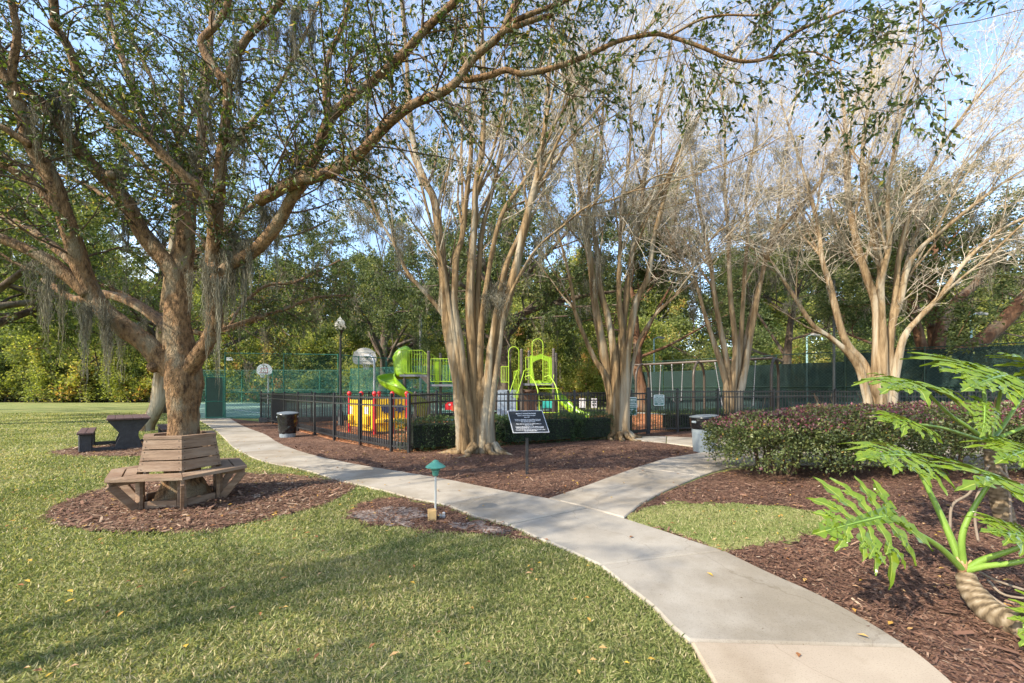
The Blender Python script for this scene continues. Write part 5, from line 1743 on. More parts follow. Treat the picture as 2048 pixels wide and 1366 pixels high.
# ------------------------------------------------------------------ the tree inside the bench
rng = np.random.default_rng(101)
bt = thing('shade_tree', BC, 'big brown barked shade tree rising through the hexagonal bench with spreading mossy limbs', 'tree')
TB = BC + Vector((0, .03, 0))
trunk = ([(TB.x - .01, TB.y, -.05), (TB.x, TB.y, .10), (TB.x + .0, TB.y, .35), (TB.x + .01, TB.y, .8), (TB.x + .01, TB.y, 1.2), (TB.x + .01, TB.y, 1.55), A(360, 700, 5.2), A(355, 644, 5.2), A(358, 590, 5.22), A(360, 546, 5.24), A(371, 473, 5.28), A(376, 398, 5.32)],
         [.34, .27, .19, .162, .160, .185, .170, .135, .13, .132, .108, .095])
limbs = [
    trace([(372, 420), (342, 342), (308, 290), (284, 232), (250, 130), (219, 34), (205, -80)], 5.3, 6.1, .085, .03),
    trace([(376, 405), (398, 359), (402, 290), (407, 205), (420, 100), (425, -60)], 5.3, 5.9, .085, .03),
    trace([(356, 575), (342, 537), (288, 473), (249, 400), (205, 352), (147, 290), (99, 222), (51, 185), (-40, 120), (-160, 60)], 5.2, 4.3, .13, .06),
    trace([(357, 752), (325, 722), (293, 688), (234, 644), (195, 605), (166, 546), (133, 440), (103, 359), (62, 290), (48, 239), (24, 181), (-20, 110)], 5.17, 4.3, .165, .062),
    trace([(34, 200), (24, 147), (34, 68), (20, -20), (25, -90)], 4.4, 4.3, .05, .03),
    trace([(176, 590), (146, 561), (98, 522), (29, 488), (-40, 465), (-170, 440)], 4.85, 4.3, .095, .05),
    trace([(165, 545), (132, 512), (63, 463), (0, 430), (-70, 395)], 4.85, 5.3, .075, .045),
    trace([(120, 425), (99, 403), (68, 369), (0, 328), (-70, 300)], 4.65, 4.4, .06, .035),
    trace([(62, 290), (34, 273), (0, 253), (-60, 240)], 4.45, 4.2, .05, .03),
    trace([(345, 665), (317, 639), (264, 605), (205, 588), (150, 598), (90, 560)], 5.25, 6.4, .095, .06),
    trace([(366, 756), (390, 722), (415, 683), (430, 639), (424, 546), (430, 449), (437, 400), (441, 342), (448, 273), (455, 205), (455, 160)], 5.15, 4.6, .125, .06),
    trace([(455, 168), (430, 137), (403, 85), (438, 44), (461, -10), (480, -90)], 4.6, 4.5, .062, .03),
    trace([(455, 168), (463, 137), (492, 79), (533, 38), (564, 0), (610, -60)], 4.6, 4.4, .058, .03),
    trace([(428, 450), (407, 386), (359, 342), (308, 290), (256, 246), (205, 208), (164, 164), (137, 96), (113, 51), (106, -10), (100, -90)], 4.75, 3.9, .068, .04),
    trace([(424, 570), (459, 532), (512, 498), (551, 454), (581, 400), (605, 362), (632, 308), (660, 239), (691, 208), (760, 150), (811, 103), (845, 65), (913, 0), (990, -70)], 4.9, 4.2, .098, .042),
    trace([(657, 250), (650, 190), (655, 120), (690, 40), (705, -50)], 4.5, 4.6, .042, .022),
    trace([(684, 222), (698, 150), (722, 100), (770, 88), (805, 92)], 4.45, 4.7, .022, .012),
    trace([(516, 402), (588, 366), (666, 342), (725, 301), (777, 246), (828, 208), (879, 188), (913, 164), (948, 116), (999, 72), (1016, 38), (1040, -10), (1075, -90)], 4.65, 3.8, .082, .036),
    trace([(1004, 66), (1033, 41), (1084, 20), (1135, 0), (1210, -50)], 3.9, 3.8, .035, .02),
    trace([(1000, 66), (1040, 50), (1074, 38), (1105, 31)], 3.9, 3.85, .034, .028),
    trace([(928, 160), (955, 156), (982, 150), (1012, 140), (1043, 147), (1101, 137), (1170, 113), (1238, 82), (1306, 68), (1340, 74), (1392, 90), (1454, 116), (1495, 123), (1537, 114), (1565, 83), (1603, 59), (1690, 20)], 4.0, 3.5, .036, .012),
    trace([(1537, 115), (1610, 104), (1637, 107), (1680, 128)], 3.55, 3.4, .012, .006),
    trace([(430, 663), (488, 644), (561, 620), (630, 595), (690, 590)], 5.1, 7.0, .035, .02),
    trace([(459, 652), (488, 605), (532, 571), (586, 566), (640, 540)], 5.4, 7.0, .025, .015),
    trace([(790, 112), (845, 70), (930, 55), (1010, 56)], 4.4, 4.3, .016, .008),
    trace([(1340, 72), (1400, 40), (1450, 30), (1530, 28), (1570, -10)], 3.6, 3.4, .014, .008),
    trace([(1842, -40), (1845, 30), (1880, 60), (1885, 100), (1905, 150)], 3.3, 3.2, .009, .004),
    trace([(1842, -40), (1838, 40), (1830, 100), (1825, 140)], 3.3, 3.25, .006, .003),
]
V, F, curves = limb_mesh([trunk], 20, 8, .07, rng, .5)
# root flare and buttress ridges on the trunk
z = V[:, 2]
a = np.arctan2(V[:, 1] - TB.y, V[:, 0] - TB.x)
fl = np.clip(1 - z / .55, 0, 1) ** 2
k = 1 + fl * .35 * np.maximum(0, np.sin(a * 3 + .6)) + .04 * np.sin(a * 5) * (z < 1.6)
V[:, 0] = np.where(z < 1.6, TB.x + (V[:, 0] - TB.x) * k, V[:, 0])
V[:, 1] = np.where(z < 1.6, TB.y + (V[:, 1] - TB.y) * k, V[:, 1])
put('trunk', V, F, M_bark_b, bt)
lc = []
for lb in limbs:
    lb = (lb[0], [r * .76 for r in lb[1]])
    V, F, c = limb_mesh([lb], 12, 6, .075, rng, .6)
    put('limb', V, F, M_bark_b, bt)
    lc += c
# burls and a sawn stub
for (px, py, Y, r) in ((305, 735, 5.02, .05), (108, 50, 3.95, .035), (440, 372, 4.72, .04), (425, 535, 4.75, .05), (222, 350, 4.62, .04)):
    MB().lathe([(r * .9, -r), (r * 1.1, 0), (r, r * .8), (r * .6, r), (.003, r * .92)], Vector(A(px, py, Y)), 12, (.9, .4, 0)).build('burl', M_bark_b, bt, smooth=True)
leafy_c = [lc[i] for i in range(len(lc)) if i not in (9, 22, 23)]
P0, R0_ = equal_pieces(leafy_c, 6, .5, 3.1)
B1, Rb1 = spawn(P0, np.minimum(R0_, .05), 5, 0, (.45, 1.35), (.5, 1.4), .28, 6, .0, .16, rng, .004, bias=(0, 0, .01))
B1b, Rb1b = spawn(np.array([resample(c[0], 6) for c in (lc[22], lc[23])]), np.full((2, 6), .02), 14, .2, (.4, 1.0), (.4, 1.2), .4, 6, .0, .14, rng, .004)
B1 = np.concatenate([B1, B1b]); Rb1 = np.concatenate([Rb1, Rb1b])
B2, Rb2 = spawn(B1, Rb1, 9, .12, (.2, .6), (.5, 1.2), .55, 5, -.10, .16, rng, .0022)
lb_, ld_ = along(B2, 9, rng, .1)
lb2, ld2 = along(B1, 7, rng, .3)
b_ = np.concatenate([lb_, lb2]); d_ = np.concatenate([ld_, ld2])
d_ = norm(d_ * .8 + rng.normal(size=d_.shape) * .55 + np.array([0, 0, -.35]))
# extra pendulous sprays along the far reaching bough on the right
V, F = leaves(b_, d_, rng.uniform(.04, .068, len(b_)), rng.uniform(.018, .030, len(b_)), rng, .2, .2)
tn = np.clip(rng.normal(.42, .22, len(b_)) + (rng.uniform(size=len(b_)) < .02) * .6, 0, 1)
put('crown', V, [F], M_leaf_b, bt, np.repeat(tn, 4), smooth=False)
V1, F1 = tubes(B1, Rb1, 4); V2, F2 = ribbons(B2, Rb2 * 1.2, rng)
put('twigs', np.concatenate([V1, V2]), [F1, F2 + len(V1)], M_twig_d, bt, kind='stuff')
sites = [(75, 535, 4.5, 3), (108, 590, 4.7, 2), (150, 610, 4.75, 2), (168, 615, 4.8, 2), (205, 640, 4.85, 3), (228, 650, 4.9, 2), (408, 520, 4.75, 2), (412, 560, 4.8, 2), (438, 555, 4.8, 3), (452, 500, 4.85, 4), (470, 470, 4.9, 5), (490, 480, 4.9, 4), (530, 420, 4.8, 4), (288, 440, 5.1, 3), (345, 530, 5.1, 2),
         (592, 20, 4.6, 4), (610, 60, 4.7, 3), (652, 200, 4.6, 4), (480, 100, 4.6, 3), (540, 60, 4.6, 3), (130, 190, 4.6, 4), (100, 190, 4.6, 3), (60, 210, 4.5, 3), (410, 200, 4.8, 3), (240, 330, 5.0, 3), (470, 270, 4.8, 3), (380, 300, 5.0, 2), (610, 330, 4.7, 2), (720, 240, 4.6, 1), (570, 300, 4.9, 3)]
an = []
for (px, py, Y, n) in sites:
    for _ in range(n):
        an.append(A(px + rng.normal() * 14, py + rng.normal() * 12, Y + rng.normal() * .12))
put_moss(an, rng, bt, strands=55, lmin=.35, lmax=1.45, spread=.036, w=.0026, sway=.028)

# ------------------------------------------------------------------ procedural leafy trees
def tree_meshes(seed, h, cr, tr, leaf, nleaf, base=.3, flat=.8, limbs=7, lean=0.0, droop=0.0, spread=(.5, 1.0), bushy=False, mossy=0):
    """returns trunk, twig-less crown and moss meshes in local coordinates"""
    rng = np.random.default_rng(seed)
    hb = h * base
    top = np.array([lean * h * .3, rng.normal() * .1 * h * .3, h * .86])
    n0 = 8
    ts = np.linspace(0, 1, n0)[:, None]
    tp = np.array([0, 0, 0]) * (1 - ts) + top * ts + np.cumsum(rng.normal(size=(n0, 3)) * np.array([.02, .02, 0]) * h * .35, 0)
    tp[0] = (0, 0, -.1)
    trad = np.linspace(tr, tr * .22, n0); trad[0] *= 1.5
    V, F, c = limb_mesh([(tp, trad)], 9, 3, .06, rng)
    Vs, Fs, b = [V], list(F), len(V)
    T = np.array([resample(tp, 10)]); TR = np.array([np.linspace(tr, tr * .22, 10)])
    L0, R0 = spawn(T, TR, limbs, base * .95, (cr * .75, cr * 1.15), spread, .55, 7, .05, .13, rng, .03, taper=.25)
    V0, F0 = tubes(L0, R0, 7)
    Vs.append(V0); Fs.append(F0 + b); b += len(V0)
    L1, R1 = spawn(L0, R0, 6, .25, (cr * .30, cr * .62), (.4, 1.15), .55, 5, .03 - droop, .16, rng, .015)
    V1, F1 = tubes(L1, R1, 4); Vs.append(V1); Fs.append(F1 + b); b += len(V1)
    L2, R2 = spawn(L1, R1, 5, .2, (cr * .14, cr * .32), (.4, 1.2), .55, 4, -droop, .18, rng, .008)
    V2, F2 = tubes(L2, R2, 3); Vs.append(V2); Fs.append(F2 + b)
    tm = np_mesh('trunk', np.concatenate(Vs), Fs)
    tm.polygons.foreach_set('use_smooth', np.ones(len(tm.polygons), bool))
    per = max(1, int(nleaf / len(L2)))
    B, D = along(L2, per, rng, .0)
    B = B + rng.normal(size=B.shape) * leaf * .9
    D = norm(D * .4 + rng.normal(size=D.shape) * .8 + np.array([0, 0, -.25]))
    n = len(B)
    V, F = leaves(B, D, leaf * rng.uniform(.6, 1.3, n), leaf * rng.uniform(.35, .7, n), rng, .2, .2)
    cl = np.repeat(rng.normal(0, .17, len(L2)), per)
    t = np.clip(.45 + cl + rng.normal(0, .15, n), 0, 1)
    cm = np_mesh('crown', V, [F], np.repeat(t, 4))
    mm = None
    if mossy:
        mb_, _ = along(L1, 2, rng, .1)
        mb_ = mb_[rng.permutation(len(mb_))[:mossy]]
        mm = moss_mesh('hanging_moss', mb_, rng, strands=26, lmin=.5, lmax=1.9, spread=.12, w=.010, sway=.05)
    return tm, cm, mm

def bush_meshes(seed, h, r, leaf, nleaf):
    """thicket of upright stems leafy to the ground, uneven outline"""
    rng = np.random.default_rng(seed)
    ns = 9
    P = np.zeros((ns, 6, 3)); R = np.zeros((ns, 6))
    for i in range(ns):
        a, q = rng.uniform(0, 2 * PI), r * .55 * math.sqrt(rng.uniform())
        p = np.array([q * math.cos(a), q * math.sin(a), 0])
        hh = h * rng.uniform(.55, 1.0)
        d = np.array([math.cos(a) * .22, math.sin(a) * .22, 1])
        for k in range(6):
            P[i, k] = p + d * hh * k / 5 + rng.normal(size=3) * .12 * k / 3
        R[i] = np.linspace(.07, .015, 6)
    L1, R1 = spawn(P, R, 12, .03, (r * .35, r * .75), (.5, 1.3), .5, 5, .02, .18, rng, .012)
    L2, R2 = spawn(L1, R1, 4, .1, (r * .15, r * .35), (.4, 1.2), .55, 4, -.03, .2, rng, .007)
    V0, F0 = tubes(P, R, 5); V1, F1 = tubes(L1, R1, 3); V2, F2 = tubes(L2, R2, 3)
    tm = np_mesh('trunk', np.concatenate([V0, V1, V2]), [F0, F1 + len(V0), F2 + len(V0) + len(V1)])
    per = max(1, int(nleaf / len(L2)))
    B, D = along(L2, per, rng, 0)
    B = B + rng.normal(size=B.shape) * leaf * 1.1
    B[:, 2] = np.maximum(B[:, 2], .1)
    D = norm(D * .4 + rng.normal(size=D.shape) * .8)
    n = len(B)
    V, F = leaves(B, D, leaf * rng.uniform(.6, 1.3, n), leaf * rng.uniform(.4, .8, n), rng, .2, .2)
    cl = np.repeat(np.repeat(rng.normal(0, .2, len(L1)), 4), per)
    t = np.clip(.45 + cl + rng.normal(0, .15, n), 0, 1)
    return tm, np_mesh('crown', V, [F], np.repeat(t, 4)), None

def plant_tree(name, ms, loc, rot, sc, label, cat, bm_, lm_, group=None, cname='crown'):
    o = thing(name, loc, label, cat, group)
    o.rotation_euler = (0, 0, rot)
    o.scale = sc if isinstance(sc, tuple) else (sc, sc, sc)
    def sub(nm, me, mat, kind=None):
        c = bpy.data.objects.new(nm, me); COL.objects.link(c); c.parent = o
        c.data = me
        if len(me.materials) == 0:
            me.materials.append(mat)
        if me.materials[0] != mat:
            c.material_slots[0].link = 'OBJECT'; c.material_slots[0].material = mat
        if kind: c['kind'] = kind
    sub('trunk', ms[0], bm_)
    sub(cname, ms[1], lm_)
    if ms[2] is not None:
        sub('hanging_moss', ms[2], M_moss, 'stuff')
    return o

# second shade tree behind the bench: its leaning trunk shows beside the first
rng = np.random.default_rng(140)
b2 = Vector((*G(300, 862), 0)); Yb = b2.y
lt = thing('leaning_tree', b2, 'pale leaning trunk curving up behind the bench tree with a wide dark leafy crown', 'tree')
tr2 = trace([(290, 872), (294, 852), (312, 818), (320, 785), (323, 740), (328, 660), (340, 560), (350, 470), (355, 380), (360, 260), (365, 140)], Yb, Yb + .6, .24, .07)
tr2[1][:3] = [.32, .22, .19]
V, F, c2 = limb_mesh([tr2], 12, 6, .07, rng, .5)
put('trunk', V, F, M_bark_c, lt)
l2 = [trace([(330, 650), (420, 668), (488, 648), (561, 622), (630, 597), (720, 590)], Yb, Yb - .6, .10, .03),
      trace([(440, 664), (488, 607), (532, 572), (600, 560), (680, 520)], Yb - .2, Yb - .8, .07, .02),
      trace([(332, 640), (250, 590), (170, 560), (60, 540), (-40, 480)], Yb, Yb - 1, .10, .03),
      trace([(345, 540), (440, 470), (540, 380), (640, 320), (720, 260)], Yb + .2, Yb + 1, .10, .03),
      trace([(345, 520), (260, 430), (150, 360), (40, 330), (-60, 250)], Yb + .2, Yb + 1.5, .10, .03),
      trace([(352, 420), (450, 300), (540, 200), (600, 90), (640, 0)], Yb + .3, Yb - .5, .09, .03),
      trace([(352, 400), (260, 300), (160, 190), (60, 120), (0, 20)], Yb + .3, Yb - .8, .09, .03),
      trace([(358, 300), (400, 180), (420, 60), (450, -60)], Yb + .4, Yb + 1.5, .07, .03),
      trace([(358, 280), (300, 150), (250, 40), (230, -60)], Yb + .4, Yb + .2, .07, .03),
      trace([(345, 560), (420, 520), (500, 480), (590, 470), (660, 440)], Yb + .2, Yb + 3, .09, .03)]
V, F, c3 = limb_mesh(l2, 9, 5, .07, rng, .4)
put('limbs', V, F, M_bark_b, lt, kind='stuff')
P0, R0_ = equal_pieces(c3, 6, .8, 2.2)
B1, Rb1 = spawn(P0, np.minimum(R0_, .06), 6, 0, (.8, 2.3), (.5, 1.35), .3, 6, .0, .15, rng, .006)
B2, Rb2 = spawn(B1, Rb1, 6, .15, (.35, .9), (.5, 1.2), .5, 5, -.06, .16, rng, .004)
b_, d_ = along(B2, 19, rng, .05)
d_ = norm(d_ * .7 + rng.normal(size=d_.shape) * .6 + np.array([0, 0, -.3]))
V, F = leaves(b_, d_, rng.uniform(.06, .10, len(b_)), rng.uniform(.03, .045, len(b_)), rng, .2, .2)
put('crown', V, [F], M_leaf_b, lt, np.repeat(np.clip(rng.normal(.5, .22, len(b_)), 0, 1), 4), smooth=False)
V1, F1 = tubes(B1, Rb1, 4); V2, F2 = ribbons(B2, Rb2 * 1.2, rng)
put('twigs', np.concatenate([V1, V2]), [F1, F2 + len(V1)], M_twig_d, lt, kind='stuff')
mb_, _ = along(B1, 1, rng, .2)
mb_ = mb_[rng.permutation(len(mb_))[:170]]
put_moss(mb_, rng, lt, strands=34, lmin=.5, lmax=1.9, spread=.10, w=.005, sway=.05)

# ------------------------------------------------------------------ bare crape trees
def crape(name, base, label, stems, r_base, bark_m, seed, k, bias=(0, 0, 0), dens=1.0, moss=(), spread_y=1.3, tw=1.0, mossn=0):
    rng = np.random.default_rng(seed)
    bx, by = base
    t = thing(name, (bx, by, 0), label, 'tree', 'bare multi-stemmed trees along the paths')
    paths = []
    for i, (px, r0) in enumerate(stems):
        r0 = r0 * .95 * math.cos(math.atan2(abs(bx), by)) ** .35
        dy = rng.uniform(-1, 1) * spread_y
        pts = []
        n = len(px)
        for j, (x, y) in enumerate(px):
            u = j / (n - 1)
            pts.append(A(x, y, by + dy * u ** 1.3 + (.10 if i % 2 else -.08) * (1 - u)))
        p0 = np.array(pts[0])
        gx = bx + (p0[0] - bx) * .85; gy_ = by + (p0[1] - by) * 1.0
        pts = [(gx, gy_, -.06), (gx * .5 + p0[0] * .5, gy_, p0[2] * .45)] + pts
        hh = np.array([p[2] for p in pts])
        rr_ = np.interp(hh / max(hh[-1], 1), [0, .06, .2, .45, .75, 1], np.array([1.15, 1.0, .82, .55, .32, .17]) * r0)
        paths.append((pts, list(rr_)))
    V, F, cur = limb_mesh(paths, 16, 6, .085, rng, .5)
    put('trunk', V, F, bark_m, t)
    # flared foot with surface roots
    mb = MB()
    prof = [(r_base * 1.40, -.05), (r_base * 1.22, .03), (r_base * 1.02, .12), (r_base * .92, .26), (r_base * .86, .55), (r_base * .78, .9), (r_base * .60, 1.25), (r_base * .35, 1.55), (r_base * .08, 1.8)]
    mb.lathe(prof, (bx, by, 0), 26)
    Vb = np.array([tuple(p) for p in mb.v]); aa = np.arctan2(Vb[:, 1] - by, Vb[:, 0] - bx)
    ph = rng.uniform(0, 6.3, 3)
    q = 1 + .09 * np.sin(aa * 4 + ph[0]) + .07 * np.sin(aa * 7 + ph[1]) + .10 * np.clip(1 - Vb[:, 2] / .3, 0, 1) * np.sin(aa * 5 + ph[2])
    mb.v = [(bx + (p[0] - bx) * qq, by + .08 + (p[1] - by) * qq * .60, p[2]) for p, qq in zip(Vb, q)]
    mb.build('trunk_foot', bark_m, t, smooth=True)
    rt = []
    for i in range(11):
        a = 2 * PI * (i + rng.uniform(-.3, .3)) / 11
        L = r_base * rng.uniform(1.7, 2.9)
        pts = [(bx + r_base * .8 * math.cos(a), by + r_base * .7 * math.sin(a), .20)]
        for u in (.35, .65, 1.0):
            a2 = a + rng.normal() * .16
            d = r_base * .8 + (L - r_base * .8) * u
            pts.append((bx + d * math.cos(a2), by + d * .9 * math.sin(a2), .07 * (1 - u) - .015 * u + .01))
        rt.append((pts, [.085, .06, .042, .015]))
    V, F, _ = limb_mesh(rt, 8, 4, .12, rng, .5)
    put('roots', V, F, bark_m, t, kind='stuff')
    # twigs
    hs_ = np.array([resample(np.column_stack(c), 12) for c in cur])
    B0, R0 = spawn(hs_[:, :, :3], hs_[:, :, 3], 8, .42, (2.4, 4.8), (.28, .68), .55, 10, .045, .075, rng, .012, bias=bias, taper=.25)
    v0, f0 = tubes(B0, R0, 7)
    put('branches', v0, [f0], bark_m, t, kind='stuff')
    pc, pr = equal_pieces(list(cur) + [(a_, b_) for a_, b_ in zip(B0, R0)], 6, 1.0, 3.6)
    pick = rng.uniform(size=len(pc)) < np.clip((pc[:, :, 2].mean(1) - 2.5) / 4.5, .2, 1)
    pc, pr = pc[pick], pr[pick]
    nst = max(1, int(round(2 * dens)))
    B1, R1 = spawn(pc, np.minimum(pr, .035), nst, 0, (.8, 2.3), (.35, 1.05), .42, 8, .035, .13, rng, .0055 * tw, bias=bias)
    B2, R2 = spawn(B1, R1, 4, .2, (.5, 1.2), (.35, 1.15), .6, 7, .02, .17, rng, .0036 * tw, bias=bias)
    B3, R3 = spawn(B2, R2, 5, .15, (.22, .66), (.35, 1.15), .65, 4, .02, .24, rng, .0027 * tw, bias=bias)
    B4, R4 = spawn(B3, R3, 2, .3, (.10, .30), (.3, .9), .7, 3, .02, .2, rng, .0018 * tw, bias=bias)
    vs, fs, b = [], [], 0
    for B, R, s in ((B1, R1, 5), (B2, R2, 3), (B3, R3, 0), (B4, R4, 0)):
        v, f = tubes(B, R, s) if s else ribbons(B, R * 1.15, rng); vs.append(v); fs.append(f + b); b += len(v)
    put('twigs', np.concatenate(vs), fs, M_twig, t, kind='stuff')
    lp, ld = along(B3, 1, rng, .4)
    pick = rng.permutation(len(lp))[:int(len(lp) * .22)]
    V, F = leaves(lp[pick], norm(ld[pick] + rng.normal(size=(len(pick), 3)) * .6), rng.uniform(.035, .06, len(pick)), .028, rng)
    put('last_leaves', V, [F], M_leaf_c, t, np.repeat(rng.beta(1.6, 2.2, len(pick)), 4), smooth=False, kind='stuff')
    an = []
    for (px, py, n) in moss:
        for _ in range(n):
            an.append(A(px + rng.normal() * 12, py + rng.normal() * 12, by + rng.normal() * .4))
    if mossn:
        lowp, _ = along(B1, 1, rng, .1)
        lowp = lowp[lowp[:, 2] < np.percentile(lowp[:, 2], 55)]
        an += [tuple(p) for p in lowp[rng.permutation(len(lowp))[:mossn]]]
    if an:
        put_moss(an, rng, t, strands=30, lmin=.35, lmax=1.35, spread=.08, w=.0040, sway=.05)
    return t

T1 = [([(925, 850), (915, 750), (897, 660), (888, 560), (880, 480), (868, 400), (850, 362), (838, 330), (825, 273), (818, 205), (812, 100), (800, -20), (790, -90)], .165),
      ([(935, 840), (920, 740), (905, 670), (886, 629), (859, 595), (814, 543), (787, 485), (756, 434), (735, 380), (700, 320)], .10),
      ([(932, 830), (915, 700), (900, 620), (886, 537), (872, 478), (855, 420), (835, 350), (800, 300), (760, 265)], .10),
      ([(948, 850), (945, 720), (940, 600), (945, 500), (950, 430), (950, 400), (956, 342), (965, 290), (968, 150), (960, 0), (955, -90)], .15),
      ([(940, 850), (925, 720), (908, 615), (910, 564), (913, 513), (924, 475), (932, 400), (942, 300), (938, 200), (930, 80), (920, -60)], .12),
      ([(975, 850), (985, 700), (1002, 640), (1014, 600), (1023, 567), (1033, 530), (1043, 485), (1055, 430), (1068, 380), (1080, 320), (1090, 250), (1095, 191), (1102, 90), (1110, -20)], .165),
      ([(980, 840), (1000, 690), (1012, 612), (1047, 537), (1081, 489), (1136, 444), (1170, 416), (1221, 400), (1265, 382), (1306, 355), (1350, 345)], .085),
      ([(965, 850), (960, 700), (975, 560), (1002, 434), (1050, 359), (1081, 297), (1118, 232), (1173, 164), (1255, 99), (1330, 20)], .10),
      ([(970, 850), (985, 680), (1010, 540), (1040, 470), (1062, 410), (1077, 376), (1139, 284), (1200, 212), (1248, 147), (1306, 79), (1370, 0)], .10),
      ([(960, 850), (955, 640), (962, 480), (985, 380), (1005, 280), (1010, 180), (1030, 60), (1040, -60)], .10)]
crape('crape_myrtle', (G(960, 909)[0], G(960, 909)[1] + .25), 'largest bare multi-stemmed tree, nearest of the row, roots spread on mulch left of the plaque', T1, .36, M_bark_c, 201, 95.7, bias=(.006, 0, .0),
      moss=[(985, 600, 12), (1000, 580, 8), (790, 480, 5), (810, 470, 4), (730, 440, 5), (740, 330, 3), (830, 420, 3), (715, 430, 3), (1080, 460, 4), (1100, 420, 4), (1170, 430, 6)], dens=.6, mossn=60)
T2 = [([(1221, 790), (1205, 742), (1187, 714), (1153, 632), (1146, 591), (1135, 537), (1120, 480), (1095, 400), (1070, 330)], .10),
      ([(1222, 790), (1207, 707), (1190, 605), (1183, 547), (1177, 502), (1170, 451), (1160, 380), (1150, 300), (1150, 200), (1140, 90)], .165),
      ([(1232, 790), (1228, 715), (1217, 639), (1200, 578), (1194, 502), (1187, 434), (1200, 340), (1205, 250), (1210, 150)], .15),
      ([(1240, 790), (1240, 707), (1252, 605), (1255, 571), (1265, 502), (1279, 434), (1290, 350), (1310, 250), (1330, 150), (1350, 50)], .14),
      ([(1250, 790), (1255, 707), (1272, 605), (1296, 554), (1306, 485), (1323, 417), (1345, 340), (1390, 250), (1430, 170), (1480, 80)], .14),
      ([(1256, 790), (1265, 728), (1282, 673), (1316, 622), (1340, 602), (1360, 580), (1383, 540), (1430, 470), (1480, 440)], .085),
      ([(1245, 790), (1246, 690), (1238, 600), (1240, 500), (1245, 400), (1260, 300), (1262, 180), (1275, 60)], .11)]
crape('crape_myrtle', (G(1240, 880)[0], G(1240, 880)[1] + .25), 'bare multi-stemmed tree in front of the green rules sign and gate', T2, .34, M_bark_c, 202, 74, bias=(.008, 0, 0), moss=[(1200, 420, 8), (1175, 400, 8), (1195, 510, 6), (1260, 430, 5), (1120, 440, 6), (1160, 450, 5), (1250, 380, 5), (1300, 400, 5), (1185, 560, 4)], dens=1.1, mossn=90)
T3 = [([(1452, 790), (1452, 765), (1437, 713), (1409, 627), (1385, 544), (1357, 512), (1330, 450), (1290, 400)], 0.142),
      ([(1456, 790), (1454, 730), (1430, 599), (1423, 537), (1409, 464), (1392, 385), (1380, 300), (1375, 200)], 0.142),
      ([(1464, 790), (1471, 696), (1461, 592), (1457, 488), (1450, 380), (1450, 270), (1440, 160)], 0.142),
      ([(1470, 790), (1480, 700), (1489, 557), (1495, 464), (1492, 385), (1510, 280), (1520, 180)], 0.130),
      ([(1478, 790), (1485, 765), (1506, 644), (1523, 557), (1547, 481), (1603, 412), (1641, 360), (1680, 280), (1720, 200), (1760, 130)], 0.142),
      ([(1474, 790), (1490, 690), (1512, 590), (1535, 500), (1556, 430), (1561, 350), (1580, 250), (1600, 150)], 0.118)]
crape('crape_myrtle', (7.85, 14.6), 'bare multi-stemmed tree rising behind the grey trash can and purple shrubs', T3, .32, M_bark_c2, 203, 60, bias=(.012, 0, 0), moss=[(1385, 560, 7), (1390, 600, 5), (1445, 380, 9), (1450, 450, 6), (1360, 400, 5), (1560, 560, 5), (1590, 520, 4)], dens=1.5, tw=1.15, mossn=90)
T4 = [([(1735, 800), (1731, 782), (1720, 741), (1696, 706), (1661, 675), (1627, 651), (1596, 606), (1565, 557), (1540, 520), (1500, 480)], 0.166),
      ([(1738, 800), (1734, 765), (1729, 730), (1689, 678), (1661, 575), (1644, 516), (1637, 454), (1617, 378), (1590, 290), (1560, 200)], 0.166),
      ([(1760, 800), (1755, 765), (1755, 627), (1737, 564), (1717, 499), (1703, 436), (1693, 367), (1690, 250), (1680, 140)], 0.218),
      ([(1765, 800), (1762, 644), (1759, 575), (1762, 540), (1748, 471), (1734, 402), (1724, 350), (1730, 250), (1750, 150)], 0.205),
      ([(1768, 800), (1765, 640), (1764, 560), (1779, 488), (1775, 419), (1780, 350), (1800, 250), (1830, 150)], 0.166),
      ([(1778, 800), (1780, 765), (1782, 661), (1803, 592), (1813, 544), (1838, 499), (1893, 454), (1960, 400), (2030, 350), (2120, 300)], 0.192),
      ([(1785, 800), (1787, 765), (1807, 678), (1841, 633), (1886, 585), (1928, 526), (1986, 471), (2048, 436), (2140, 400), (2240, 370)], 0.179),
      ([(1772, 800), (1776, 700), (1790, 600), (1800, 500), (1830, 400), (1880, 300), (1950, 200), (2020, 130)], 0.154),
      ([(1775, 800), (1780, 690), (1800, 580), (1840, 450), (1900, 360), (1980, 280), (2070, 220)], 0.141)]
crape('crape_myrtle', (11.6, 12.9), 'widest bare multi-stemmed tree at the right behind the large lobed leaves', T4, .48, M_bark_c2, 204, 63, bias=(.03, 0, -.006), moss=[(1830, 490, 5), (1990, 500, 10), (2010, 520, 8), (1960, 440, 6), (1660, 420, 6), (1690, 460, 5), (1600, 600, 4), (1730, 400, 4), (2040, 460, 6)], dens=1.5, tw=1.15, spread_y=2.0, mossn=110)

